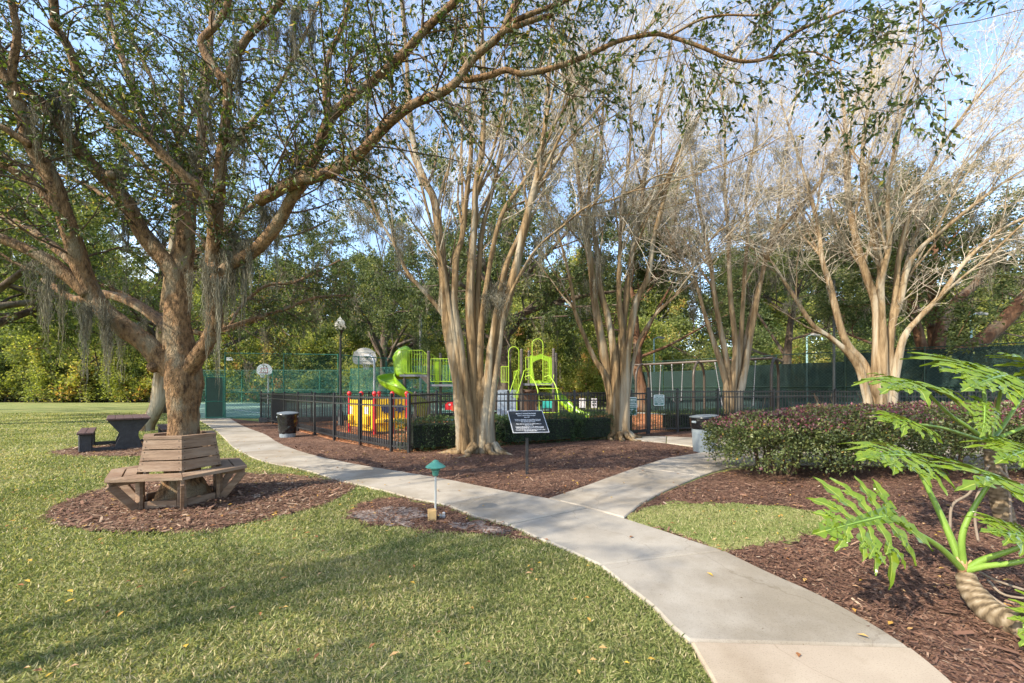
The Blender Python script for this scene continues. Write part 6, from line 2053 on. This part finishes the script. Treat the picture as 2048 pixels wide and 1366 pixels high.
# ------------------------------------------------------------------ oaks and the wood
oakA = tree_meshes(301, 14, 8.5, .50, .17, 46000, base=.24, limbs=14, droop=.05, spread=(.6, 1.3), mossy=110)
oakB = tree_meshes(302, 12, 7.5, .38, .16, 40000, base=.24, limbs=13, droop=.04, spread=(.6, 1.25), mossy=90, lean=.3)
tallA = tree_meshes(303, 19, 5.6, .36, .34, 16000, base=.38, limbs=13, spread=(.6, 1.2), mossy=36)
tallB = tree_meshes(304, 16, 5.4, .30, .33, 16000, base=.30, limbs=12, spread=(.5, 1.1), mossy=24)
tallC = tree_meshes(305, 22, 5.8, .40, .34, 15000, base=.45, limbs=13, spread=(.6, 1.3), lean=-.2, mossy=30)
bushA = bush_meshes(311, 8.0, 3.2, .27, 13000)
bushB = bush_meshes(312, 6.5, 3.0, .26, 12000)
bushC = bush_meshes(313, 9.5, 3.0, .28, 13000)

def at_px(px, Y):
    return ((px - CXP) * Y / FPX, Y, 0)
plant_tree('live_oak', oakA, at_px(1011, 27), .4, (1.05, 1.05, 1.2), 'broad live oak with a dark trunk and hanging moss behind the play structure', 'tree', M_bark_o, M_leaf_o)
plant_tree('live_oak', oakB, at_px(1285, 25), 2.1, (1, 1, .85), 'reddish trunked spreading oak behind the gate beside the swings', 'tree', M_bark_r, M_leaf_o)
plant_tree('live_oak', oakB, at_px(1872, 18.5), 4.0, (1.0, 1.0, .72), 'dark reddish oak with a thick leaning limb behind the widest bare tree', 'tree', M_bark_r, M_leaf_o)
plant_tree('live_oak', oakA, at_px(760, 38), 2.6, (.95, .95, 1.1), 'live oak beyond the near basketball hoop draped in moss', 'tree', M_bark_o, M_leaf_o)
plant_tree('live_oak', oakA, at_px(-170, 15), 3.3, .92, 'mossy oak crown reaching in at the left edge above the lawn', 'tree', M_bark_o, M_leaf_m)
plant_tree('live_oak', oakB, at_px(-60, 27), 1.0, 1.1, 'green oak standing out on the lawn at the far left', 'tree', M_bark_o, M_leaf_m)
plant_tree('live_oak', oakB, at_px(1560, 30), 5.2, (1.1, 1.1, .85), 'mossy oak beyond the windscreen between the two right hand bare trees', 'tree', M_bark_o, M_leaf_o)
plant_tree('live_oak', oakA, at_px(2160, 26), 1.7, (1, 1, .72), 'mossy oak past the right edge beyond the tennis fence', 'tree', M_bark_o, M_leaf_o)
# a thick limb of the reddish oak leaning out to the right
rl = thing('leaning_oak', (*at_px(1880, 17.0)[:2], 0), 'thick bare reddish trunk leaning up to the right above the windscreen', 'tree')
rg = np.random.default_rng(9)
V, F, c = limb_mesh([trace([(1868, 800), (1872, 745), (1905, 715), (1962, 682), (2010, 640), (2048, 600), (2130, 540)], 17, 16, .34, .2),
                     trace([(1872, 760), (1872, 723), (1885, 650), (1915, 600), (1948, 571), (1975, 530)], 17, 17.5, .26, .13),
                     trace([(1868, 760), (1845, 700), (1830, 640), (1800, 560)], 17, 17.5, .24, .1)], 12, 5, .07, rg, .4)
put('trunk', V, F, M_bark_r, rl)
pc, pr = equal_pieces(c, 6, 1.0, 4.0)
B1, R1 = spawn(pc, np.minimum(pr, .08), 4, 0, (1.2, 2.8), (.4, 1.1), .4, 6, .03, .14, rg, .01)
B2, R2 = spawn(B1, R1, 6, .2, (.5, 1.1), (.4, 1.1), .5, 5, 0, .16, rg, .006)
V1, F1 = tubes(B1, R1, 4); V2, F2 = tubes(B2, R2, 3)
put('twigs', np.concatenate([V1, V2]), [F1, F2 + len(V1)], M_twig_d, rl, kind='stuff')
b_, d_ = along(B2, 22, rg, 0)
V, F = leaves(b_ + rg.normal(size=b_.shape) * .06, norm(d_ + rg.normal(size=d_.shape)), rg.uniform(.07, .13, len(b_)), .05, rg)
put('crown', V, [F], M_leaf_o, rl, np.repeat(np.clip(rg.normal(.5, .2, len(b_)), 0, 1), 4), smooth=False)

# small tree standing beside the viewpoint, its shade falls across the lawn
shadeT = tree_meshes(321, 8.8, 3.1, .14, .075, 5000, base=.45, limbs=10, spread=(.5, 1.1))
plant_tree('shade_tree', shadeT, (-8.0, -1.9, 0), .4, 1.0, 'small leafy tree behind the viewpoint shading the near lawn', 'tree', M_bark_b, M_leaf_b)
plant_tree('live_oak', oakA, at_px(330, 24), 5.0, .85, 'green oak hung with moss behind the bench tree, near the court corner', 'tree', M_bark_o, M_leaf_m)

# edge of the wood
rg = np.random.default_rng(55)
kinds = [(bushA, 'rounded'), (bushB, 'low'), (bushC, 'tall')]
tones = [(M_leaf_y, 'yellowing'), (M_leaf_m, 'green'), (M_leaf_y, 'golden'), (M_leaf_m, 'dark green')]
LAND = [(-500, 'past the left edge of the lawn'), (40, 'at the far left end of the lawn'), (120, 'under the low left limb of the bench tree'), (200, 'across the lawn left of the picnic table'), (300, 'straight beyond the picnic table'), (390, 'hidden partly by the bench tree trunk'),
        (455, 'beyond the open court gate'), (530, 'behind the far basketball hoop'), (610, 'between the far hoop and the lamp post'), (690, 'behind the lamp post'), (770, 'behind the near basketball hoop'), (850, 'above the spiral slide'), (930, 'behind the green deck railings'), (1010, 'behind the largest bare tree'),
        (1090, 'above the looped green climber'), (1190, 'beyond the straight slide'), (1270, 'behind the second bare tree'), (1350, 'above the fence gate'), (1440, 'above the swings'), (1530, 'behind the third bare tree'), (1640, 'above the windscreen by the middle floodlight pole'), (1760, 'behind the widest bare tree'), (1900, 'behind the reddish oak'), (2060, 'above the lobed leaf plants'), (9999, 'past the right edge of the tennis court')]
USED = {}
NTH = ['', 'second ', 'third ', 'fourth ', 'fifth ', 'sixth ', 'seventh ', 'eighth ', 'ninth ', 'tenth ']
def where(x, y):
    px = CXP + x * FPX / y
    return next(t for p, t in LAND if px < p)
def once(lab):
    n = USED.get(lab, 0); USED[lab] = n + 1
    return lab if n == 0 else NTH[min(n, 9)] + lab
BUSH = []
for i, x in enumerate(np.arange(-66, 9, 2.6)):
    BUSH.append((x + rg.normal() * .4, 44.4 + rg.normal() * .7, rg.uniform(.75, 1.10)))
for i, x in enumerate(np.arange(-64, 12, 3.3)):
    BUSH.append((x + rg.normal() * .5, 47.5 + rg.normal() * .7, rg.uniform(1.0, 1.35)))
for i in range(30):
    x = 9 + i * 2.4 + rg.normal() * .5
    BUSH.append((x, (45 if x < 14 else 49) + rg.normal() * 2, rg.uniform(.95, 1.35)))
for x, y, sc in ((-3, 36, .62), (.5, 34.5, .7), (3.2, 35.5, .6), (5.5, 34, .72), (8.4, 36.5, .7), (11.5, 37, .75), (-6.2, 37.5, .6)):
    BUSH.append((x, y, sc))
for (x, y, sc) in BUSH:
    ms, kn = kinds[int(rg.integers(3))]
    lm, tn_ = tones[int(rg.integers(4))]
    plant_tree('thicket_shrub', ms, (x, y, 0), rg.uniform(0, 6.3), sc, once('%s %s thicket shrub %s' % (kn, tn_, where(x, y))), 'shrub', M_bark_g, lm, 'shrubs along the edge of the wood', 'foliage')
tk = [(tallA, 'tall mossy'), (tallB, 'bushy'), (tallC, 'high crowned')]
for i in range(52):
    ms, kn = tk[int(rg.integers(3))]
    x = -84 + i * 3.4 + rg.normal() * 1.0
    y = 52 + rg.uniform(0, 12)
    if -20 < x < -9 and i % 2:
        continue
    lm, tn_ = [(M_leaf_m, 'green'), (M_leaf_o, 'olive green'), (M_leaf_y, 'yellow leaved')][int(rg.integers(3)) if rg.uniform() < .8 else 1]
    plant_tree('woodland_tree', ms, (x, y, 0), rg.uniform(0, 6.3), rg.uniform(.8, 1.15), once('%s %s woodland tree %s' % (kn, tn_, where(x, y))), 'tree', M_bark_g, lm, 'trees of the far wood')
# ------------------------------------------------------------------ clipped hedges
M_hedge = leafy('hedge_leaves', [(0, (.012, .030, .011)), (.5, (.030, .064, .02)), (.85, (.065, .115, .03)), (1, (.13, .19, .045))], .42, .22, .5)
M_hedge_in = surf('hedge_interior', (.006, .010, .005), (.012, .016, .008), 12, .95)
def hedge(pts, h, w, label, seed, dens=1500, leaf=.045):
    rng = np.random.default_rng(seed)
    P = np.array(pts, float)
    t = thing('hedge', (*P[0], 0), label, 'hedge')
    mb = MB()
    B, D, T = [], [], []
    for a, b in zip(P[:-1], P[1:]):
        d = b - a; L = np.linalg.norm(d); d = d / L; nn = np.array([-d[1], d[0]])
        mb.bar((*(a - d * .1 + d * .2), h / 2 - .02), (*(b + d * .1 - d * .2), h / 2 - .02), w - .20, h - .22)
        n = int((L + w) * (2 * h + w) * dens)
        u = rng.uniform(-w * .35, L + w * .35, n)
        s = rng.uniform(-(h + w / 2), h + w / 2, n)
        side = np.abs(s) > w / 2
        off = np.where(side, np.sign(s) * w / 2, s)
        z = np.where(side, h - (np.abs(s) - w / 2), h)
        wob = .035 * np.sin(u * 5.1 + z * 6) + .03 * np.sin(u * 11 + off * 8) + rng.normal(size=n) * .022 - np.abs(rng.normal(size=n)) * .05
        rc = np.clip((np.abs(off) - (w / 2 - .10)) / .10, 0, 1) * np.clip((z - (h - .10)) / .10, 0, 1)
        off2 = off + np.sign(off) * np.where(side, wob, 0) - np.sign(off) * rc * .05
        z2 = z + np.where(side, 0, wob) - rc * .05
        z2 = np.maximum(z2, .04)
        p = np.column_stack([a[0] + d[0] * u + nn[0] * off2, a[1] + d[1] * u + nn[1] * off2, z2])
        nr = np.column_stack([nn[0] * np.sign(off) * side, nn[1] * np.sign(off) * side, (~side) * 1.0])
        B.append(p); D.append(norm(nr * .8 + rng.normal(size=(n, 3)) * .7 + np.array([0, 0, .45])))
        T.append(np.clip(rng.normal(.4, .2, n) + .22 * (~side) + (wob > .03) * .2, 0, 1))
    B, D, T = np.concatenate(B), np.concatenate(D), np.concatenate(T)
    o = mb.build('stems', M_hedge_in, t)  # dark filler box added inside the leaves so gaps stay opaque, not real stems
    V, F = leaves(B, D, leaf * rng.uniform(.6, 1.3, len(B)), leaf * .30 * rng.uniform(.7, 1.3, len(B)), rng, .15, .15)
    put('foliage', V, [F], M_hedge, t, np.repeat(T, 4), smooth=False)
    # a few uncut fresh shoots
    k = rng.permutation(len(B))[:80]
    sp, sd = np.repeat(B[k], 14, 0), None
    up = norm(np.repeat(D[k], 14, 0) * .6 + rng.normal(size=(len(sp), 3)) * .8 + np.array([0, 0, .4]))
    V, F = leaves(sp + up * .03, up, .075, .014, rng)
    put('shoots', V, [F], M_hedge, t, np.repeat(rng.uniform(.6, 1, len(sp)), 4), smooth=False, kind='stuff')
    return t
h0, h1 = Vector((*G(826, 906), 0)), Vector((*G(1272, 877), 0))
hd_ = (h1 - h0).normalized(); hn = Vector((-hd_.y, hd_.x, 0))
hedge([(h0 + hn * .36 - hd_ * .08).to_2d()[:], (h0.lerp(h1, .35) + hn * .42).to_2d()[:], (h0.lerp(h1, .7) + hn * .38).to_2d()[:], (h1 + hn * .34 - hd_ * .15).to_2d()[:]], .72, .72, 'long dark clipped hedge running behind the first two bare trees', 61)
q0, q1 = G(1322, 864), G(1560, 858)
hedge([(q0[0] + .25, q0[1] + .4), (q1[0], q1[1] + .4)], .66, .7, 'short dark clipped hedge right of the gate behind the grey trash can', 62, 1100)

# ------------------------------------------------------------------ purple shrubs
M_loro = leafy('purple_green_leaves', [(0, (.03, .048, .02)), (.30, (.085, .115, .04)), (.52, (.17, .19, .058)), (.64, (.10, .06, .052)), (.80, (.125, .05, .062)), (.95, (.22, .05, .085)), (1, (.5, .3, .06))], .45, .28, .45)
def shrub(cx, cy, rx, ry, z0, z1, label, seed, nl=15000):
    rng = np.random.default_rng(seed)
    t = thing('purple_shrub', (cx, cy, 0), label, 'shrub', 'purple shrubs in the right hand bed')
    ns = 15
    P = np.zeros((ns, 6, 3)); R = np.zeros((ns, 6))
    for i in range(ns):
        a = rng.uniform(0, 2 * PI); q = math.sqrt(rng.uniform()) * .22
        e = np.array([cx + rx * .85 * math.cos(a) * rng.uniform(.3, 1), cy + ry * .85 * math.sin(a) * rng.uniform(.3, 1), z0 + (z1 - z0) * rng.uniform(.4, .9)])
        s = np.array([cx + q * math.cos(a), cy + q * math.sin(a), -.02])
        for k in range(6):
            u = k / 5
            P[i, k] = s * (1 - u) + e * u + rng.normal(size=3) * .03 + np.array([0, 0, .12 * math.sin(PI * u)])
        R[i] = np.linspace(.020, .007, 6)
    B1, R1 = spawn(P, R, 7, .25, (.25, .6), (.4, 1.1), .5, 5, .04, .2, rng, .004)
    V0, F0 = tubes(P, R, 6); V1, F1 = tubes(B1, R1, 4)
    put('stems', np.concatenate([V0, V1]), [F0, F1 + len(V0)], M_twig_d, t, kind='stuff')
    # foliage: clipped mound, dense on top, open and ragged low down
    n = int(nl * 5.2)
    u = rng.uniform(-1.08, 1.08, (n, 2))
    zz = rng.uniform(0, 1, n)
    x, y = u[:, 0], u[:, 1]
    rim = (np.abs(x) ** 3.2 + np.abs(y) ** 3.2) ** (1 / 3.2)
    lump = .10 * np.sin(x * 7 + seed) * np.sin(y * 6 + 1.3 * seed) + .05 * np.sin(x * 17 + y * 13)
    topz = 1 - .22 * rim ** 3 + lump * .5
    edge = 1 + lump + .05 * rng.normal(size=n)
    ok = (rim < edge) & (zz < topz)
    shell = np.maximum((zz / topz) ** 6, (rim / edge) ** 5)
    keep = rng.uniform(size=n) < (.22 + .78 * shell) * np.where(zz < .42, .16 + .84 * (zz / .42) ** 1.3, 1)
    gap = (np.sin(x * 5.3 + seed * 2.1) * np.sin(y * 4.1 + zz * 7 + seed) > .45) & (zz < .6)
    ok &= keep & ~gap
    x, y, zz, rim, topz, shell = x[ok], y[ok], zz[ok], rim[ok], topz[ok], shell[ok]
    B = np.column_stack([cx + rx * x, cy + ry * y, .16 + (z1 - .16) * zz])
    n = len(B)
    D = norm(np.column_stack([x * .6, y * .6, np.full(n, .4)]) + rng.normal(size=(n, 3)) * .8)
    V, F = leaves(B, D, rng.uniform(.028, .056, n), rng.uniform(.020, .036, n), rng, .15, .1)
    topness = np.clip((zz / topz - .84) / .16, 0, 1)
    pt_ = np.sin(x * 4.3 + seed) * np.sin(y * 3.7 + 2 * seed)
    T = np.clip(rng.normal(.33, .14, n) + topness * (rng.uniform(size=n) < .72 + .25 * pt_) * .48, 0, .95)
    T = np.where(rng.uniform(size=n) < .006, 1, T)
    put('foliage', V, [F], M_loro, t, np.repeat(T, 4), smooth=False)
    return t
shrub(4.32, 6.72, .92, .80, .4, 1.02, 'purple tipped shrub at the near left end of its row against the trash can', 71)
shrub(5.65, 6.95, 1.0, .92, .4, 1.14, 'purple tipped shrub with bare stems below, second from the trash can end', 72)
shrub(7.35, 7.0, 1.05, .95, .4, 1.17, 'purple tipped shrub in the middle of its row behind the lowest lobed leaves', 73)
shrub(9.15, 7.0, 1.05, .95, .4, 1.19, 'purple tipped shrub behind the tall lobed leaf plant at the right', 74)
shrub(10.95, 6.9, 1.05, .95, .4, 1.19, 'purple tipped shrub at the far right end of its row', 75, 9000)

# ------------------------------------------------------------------ lobed leaf plants
def philo_mat():
    m, nt, N, L, out = new_mat('glossy_lobed_leaf')
    at = N.new('ShaderNodeAttribute'); at.attribute_name = 'tint'
    r = N.new('ShaderNodeValToRGB'); e = r.color_ramp.elements
    e[0].position = 0; e[0].color = (.04, .088, .008, 1)
    e[1].position = .55; e[1].color = (.10, .165, .014, 1)
    x = e.new(.8); x.color = (.17, .235, .024, 1)
    x = e.new(1); x.color = (.34, .39, .09, 1)
    L.new(at.outputs['Fac'], r.inputs['Fac'])
    b = N.new('ShaderNodeBsdfPrincipled'); b.inputs['Roughness'].default_value = .20
    b.inputs['Specular IOR Level'].default_value = .5
    L.new(r.outputs['Color'], b.inputs['Base Color'])
    t = N.new('ShaderNodeBsdfTranslucent')
    hs = N.new('ShaderNodeMix'); hs.data_type = 'RGBA'; hs.blend_type = 'MULTIPLY'; hs.inputs[0].default_value = 1
    hs.inputs[7].default_value = (1.6, 1.5, .6, 1)
    L.new(r.outputs['Color'], hs.inputs[6]); L.new(hs.outputs[2], t.inputs['Color'])
    mx = N.new('ShaderNodeMixShader'); mx.inputs[0].default_value = .22
    L.new(b.outputs[0], mx.inputs[1]); L.new(t.outputs[0], mx.inputs[2]); L.new(mx.outputs[0], out.inputs[0])
    return m
M_philo = philo_mat()
M_petiole = surf('green_leaf_stalk', (.12, .22, .03), (.20, .31, .055), 6, .4, .05, stretch=(1, 1, .3))
M_ptrunk = leafy('scarred_pale_stem', [(0, (.07, .05, .03)), (.3, (.15, .11, .065)), (.7, (.225, .175, .115)), (1, (.29, .24, .17))], .8, 0, .2)
M_sheath = surf('papery_sheath', (.30, .13, .06), (.42, .30, .16), 8, .7, .2)
M_root = surf('aerial_root', (.16, .12, .085), (.24, .19, .14), 8, .8, .2)

def lobed_leaf(base, tip, nrm, parent, seed, wide=1.0, droop=.25):
    """deeply cut leaf blade from its stalk end to its tip"""
    rng = np.random.default_rng(seed)
    base, tip, nrm = Vector(base), Vector(tip), Vector(nrm)
    yv = (tip - base); L = yv.length; yv.normalize()
    zv = (nrm - yv * nrm.dot(yv)).normalized()
    xv = yv.cross(zv)
    V, F, T = [], [], []
    def surf_pt(x, y):
        """blade surface in leaf coordinates: channelled, drooping at tip and sides"""
        r2 = (y / L)
        z = -droop * L * max(0, r2) ** 2 * .6 - .14 * x * x / L + .06 * abs(x) - (.10 * L * (r2 - .2) ** 2 if r2 < 0 else 0)
        return base + xv * x + yv * y + zv * z
    def strip(org, ang, length, w, curl, twist, bend, zoff, sub=False):
        n = 12
        if sub:
            for j in range(int(rng.integers(1, 4))):
                u = .34 + .5 * j / 4 + rng.uniform(-.04, .04)
                sg = (1 if (j + int(rng.integers(2))) % 2 else -1)
                strip((org[0] + length * u * math.sin(ang + bend * u * .5), org[1] + length * u * math.cos(ang + bend * u * .5)), ang + bend * u + sg * rng.uniform(.45, .75), length * rng.uniform(.24, .40) * (1.1 - .5 * u), w * .55, curl, 0, -sg * .2, zoff + .0006)
        b = len(V)
        x, y = org
        dx, dy = math.sin(ang), math.cos(ang)
        ph = rng.uniform(0, 6.3)
        fr = rng.uniform(2.6, 3.6)
        for i in range(n + 1):
            u = i / n
            a = ang + bend * u
            px = x + length * u * math.sin(ang + bend * u * .5)
            py = y + length * u * math.cos(ang + bend * u * .5)
            nx_, ny_ = math.cos(a), -math.sin(a)
            prof = (.62 + 1.25 * u - .5 * u * u) if u < .5 else (1.12 - 1.0 * ((u - .5) / .5) ** 1.7)
            tooth = 1 + .6 * math.sin(u * fr * 2 * PI + ph) * (u > .15) * (1 - u * .3)
            tooth2 = 1 + .6 * math.sin(u * fr * 2 * PI + ph + 2.2) * (u > .15) * (1 - u * .3)
            wl, wr = max(.0015, w * prof * tooth), max(.0015, w * prof * tooth2)
            if i == n:
                wl = wr = .0015
            for q, s in enumerate((-1, -.16, 0, .16, 1)):
                ww = (wl if s < 0 else wr) * s
                P = surf_pt(px + nx_ * ww, py + ny_ * ww)
                lift = abs(s) * w * .30 + math.sin(u * 9 + ph + s * 1.5) * w * .12 * abs(s) - curl * length * u ** 2.2
                P = P + zv * (lift + zoff)
                V.append(P)
                T.append(1.0 if s == 0 else (.42 + .18 * rng.uniform() if abs(s) < .1 else .5 + .25 * rng.uniform()))
        for i in range(n):
            for q in range(4):
                k = b + i * 5 + q
                F.append((k, k + 1, k + 6, k + 5))
    nl = 7
    # central web along the midrib
    b = len(V)
    for i in range(13):
        u = -.10 + 1.0 * i / 12
        w = L * (.11 * (1 - max(0, u) * .82)) * wide
        for s in (-1, -.16, 0, .16, 1):
            p = surf_pt(s * w, u * L) + zv * (abs(s) * w * .25)
            V.append(p); T.append(1.0 if s == 0 else .45)
    for i in range(12):
        for q in range(4):
            k = b + i * 5 + q
            F.append((k, k + 1, k + 6, k + 5))
    for sd in (-1, 1):
        for i in range(nl):
            u = i / (nl - 1)
            y = L * (-.06 + .80 * u)
            ang = math.radians(138 - 108 * u ** .85) + rng.normal() * .09
            ln = L * wide * (.50 + .30 * math.sin(PI * min(1, u * .95 + .12)) - .30 * u ** 2) * rng.uniform(.82, 1.12)
            strip((sd * .02 * L, y), sd * ang, ln, L * .068 * (1.06 - .38 * u), rng.uniform(.02, .38), 0, -sd * rng.uniform(.05, .5), .0012 * (1 + i % 3) * (1 if sd > 0 else 1.4), True)
    strip((0, L * .70), 0, L * .36, L * .072, .12, 0, .05, .0008)
    # basal lobes behind the stalk
    for sd in (-1, 1):
        strip((sd * .015 * L, -.05 * L), sd * math.radians(158), L * wide * .40, L * .075, .15, 0, -sd * .2, .0017)
    me = bpy.data.meshes.new('leaf')
    off = Vector(parent['_o'])
    me.from_pydata([p - off for p in V], [], F)
    at = me.attributes.new('tint', 'FLOAT', 'POINT'); at.data.foreach_set('value', np.array(T, np.float32))
    o = link('leaf', me, M_philo, parent, smooth=True)
    # raised midrib
    mr = MB().tube([surf_pt(0, u * L) + zv * .002 for u in np.linspace(-.03, .9, 10)], list(np.linspace(.008, .002, 10)), 6)
    mr.build('midrib', M_petiole, o, loc=off, smooth=True)
    return o
def stalk(pts, r0, r1, parent):
    P = crm(pts, 6)
    return MB().tube([tuple(p) for p in P], list(np.linspace(r0, r1, len(P))), 10).build('leaf_stalk', M_petiole, parent, smooth=True, auto=60)
def scar_trunk(pts, rad, parent, seed):
    rng = np.random.default_rng(seed)
    V, F, c = limb_mesh([(pts, rad)], 24, 14, .0, rng)
    P, R = c[0]
    M = len(P)
    V = V[:M * 24].reshape(M, 24, 3)
    s = np.concatenate([[0], np.cumsum(np.linalg.norm(np.diff(P, axis=0), axis=1))])
    a = np.arange(24) * 2 * PI / 24
    ring_ = np.abs(((s[:, None] / .05 + a[None] / (2 * PI) * 2) % 1) - .5) * 2
    ov = np.maximum(0, np.sin(a[None] * 3 + np.floor(s[:, None] / .05) * 1.9))
    k = 1 + .09 * (ring_ ** .5 - .7) + .05 * ov
    V = P[:, None] + (V - P[:, None]) * k[..., None]
    tn = np.clip(((ring_ - .1) * 1.2) * (.35 + .65 * np.abs(np.cos((a[None] * 2.5 + np.floor(s[:, None] / .05) * 1.9)))) + rng.normal(size=ring_.shape) * .14, 0, 1)
    put('stem', V.reshape(-1, 3), F, M_ptrunk, parent, tn.ravel())

def fr(px, py, Y):
    return Vector(A(px, py, Y))
# near plant
YN = 2.62
nb_ = thing('philodendron', fr(1930, 1200, YN) * 1, 'near lobed leaf plant with bright green leaves and a scarred stem lying on the mulch', 'plant')
scar_trunk([fr(2150, 1290, 2.14), fr(2040, 1250, 2.33), fr(1985, 1226, 2.45), fr(1946, 1185, 2.56), fr(1930, 1148, 2.62)], [.072, .072, .070, .062, .045], nb_, 3)
crown_n = fr(1928, 1142, 2.62)
for i, (dx, dy) in enumerate(((-14, -28), (2, -34), (14, -22), (-4, -20))):
    MB().tube([crown_n + Vector((0, 0, -.03)), fr(1928 + dx, 1142 + dy, 2.60)], [.028, .004], 8).build('sheath', M_sheath, nb_, smooth=True)
def leaf_on(parent, crown, mids, base, Yb_, tip, Yt, nrm, seed, r0=.020, r1=.010, wide=1.0, droop=.25):
    bp = fr(*base, Yb_)
    if seed > 10:
        tip = (base[0] + (tip[0] - base[0]) * .8, base[1] + (tip[1] - base[1]) * .8); Yt = Yb_ + (Yt - Yb_) * .72
        wide *= .9
    stalk([crown] + [fr(*m) for m in mids] + [bp], r0, r1, parent)
    return lobed_leaf(bp, fr(*tip, Yt), nrm, parent, seed, wide, droop)
leaf_on(nb_, crown_n, [(1880, 1095, 2.56), (1820, 1058, 2.48)], (1768, 1032), 2.40, (1648, 1060), 2.27, (-.05, -.85, .62), 1, wide=.86, droop=.15)
leaf_on(nb_, crown_n, [(1895, 1060, 2.68), (1860, 985, 2.74)], (1824, 912), 2.80, (1732, 900), 2.66, (.15, -.45, 1), 2, .024, .011, wide=.95)
leaf_on(nb_, crown_n, [(1924, 1075, 2.60), (1945, 1020, 2.58)], (1985, 958), 2.54, (1935, 915), 2.93, (-.1, -.75, .85), 3, .020, .011, wide=1.05)
leaf_on(nb_, crown_n, [(1965, 1120, 2.56), (2010, 1105, 2.48)], (2075, 1082), 2.38, (1990, 1050), 2.30, (-.2, -.6, 1), 4, .022, .011, wide=.9)
leaf_on(nb_, crown_n, [(1970, 1132, 2.54), (2030, 1125, 2.43)], (2110, 1105), 2.33, (2190, 1080), 2.28, (0, -.5, 1), 5, .022, .011)
leaf_on(nb_, fr(2120, 1275, 2.38), [(2110, 1255, 2.33)], (2125, 1232), 2.23, (2055, 1272), 2.12, (-.5, -.5, 1), 6, .015, .010, wide=.7)
for (a, b, c_) in (((1960, 1175), (2000, 1205), (2060, 1240)), ((1975, 1160), (2010, 1190), (2090, 1200)), ((1945, 1135), (1990, 1160), (2080, 1190))):
    MB().tube([tuple(p) for p in crm([fr(*a, 2.7), fr(*b, 2.6), fr(*c_, 2.5)], 5)], [.008] * 10 + [.006], 6).build('aerial_root', M_root, nb_, smooth=True)
# far plant
YF = 4.0
fb_ = thing('philodendron', (fr(1998, 1062, YF).x, YF, 0), 'taller lobed leaf plant behind with glossy leaves held above the purple shrubs', 'plant')
scar_trunk([Vector((fr(2015, 0, YF).x, YF, -.02)), fr(2012, 1050, YF), fr(2000, 1000, YF), fr(1990, 950, YF), fr(1982, 900, YF)], [.078, .075, .07, .062, .05], fb_, 4)
crown_f = fr(1978, 885, YF)
leaf_on(fb_, crown_f, [(1945, 860, 3.95), (1895, 825, 3.9)], (1838, 768), 3.85, (1770, 745), 3.35, (.05, -.35, 1), 11, .022, .011, wide=.95, droop=.35)
leaf_on(fb_, crown_f, [(1972, 830, 4.05), (1968, 780, 4.08)], (1968, 738), 4.1, (1890, 712), 3.65, (.05, -.5, 1), 12, .022, .012, wide=1.15)
leaf_on(fb_, crown_f, [(1990, 840, 4.0), (2000, 790, 3.9)], (2010, 752), 3.75, (1935, 760), 3.35, (-.2, -.7, .8), 13, .020, .011, wide=.9)
leaf_on(fb_, crown_f, [(1930, 870, 3.85), (1880, 855, 3.7)], (1832, 848), 3.55, (1752, 822), 3.35, (.05, -.5, 1), 14, .020, .010, wide=.9)
leaf_on(fb_, crown_f, [(1980, 850, 3.9), (1975, 825, 3.7)], (1968, 812), 3.55, (1975, 880), 3.35, (-.1, -1, .35), 15, .018, .010, wide=.85)
leaf_on(fb_, crown_f, [(2010, 870, 4.0), (2060, 850, 3.95)], (2110, 830), 3.9, (2180, 790), 3.7, (0, -.5, 1), 16, .022, .011)
leaf_on(fb_, crown_f, [(2000, 860, 4.1), (2040, 800, 4.2)], (2075, 740), 4.3, (2040, 690), 4.0, (.1, -.6, 1), 17, .022, .011, wide=1.0)
leaf_on(fb_, crown_f, [(1990, 880, 3.8), (2030, 890, 3.6)], (2065, 900), 3.45, (2000, 905), 3.1, (-.2, -.6, 1), 18, .020, .010, wide=.85)
MB().tube([fr(1975, 890, 4.0), fr(1985, 840, 3.98), fr(1992, 795, 3.96)], [.022, .014, .004], 8).build('leaf_sheath', M_sheath, fb_, smooth=True)
for (pts) in ([(1978, 930, 3.95), (1940, 985, 3.9), (1905, 1010, 3.85), (1900, 1060, 3.8)], [(1985, 950, 3.9), (1955, 990, 3.85), (1950, 1040, 3.8), (1958, 1090, 3.75)], [(2010, 930, 3.95), (2020, 1000, 3.85), (2022, 1110, 3.7)], [(2000, 940, 3.9), (2045, 985, 3.8), (2075, 1020, 3.7)]):
    P = crm([fr(*p) for p in pts], 6)
    MB().tube([tuple(p) for p in P], .011, 7).build('aerial_root', M_root, fb_, smooth=True)
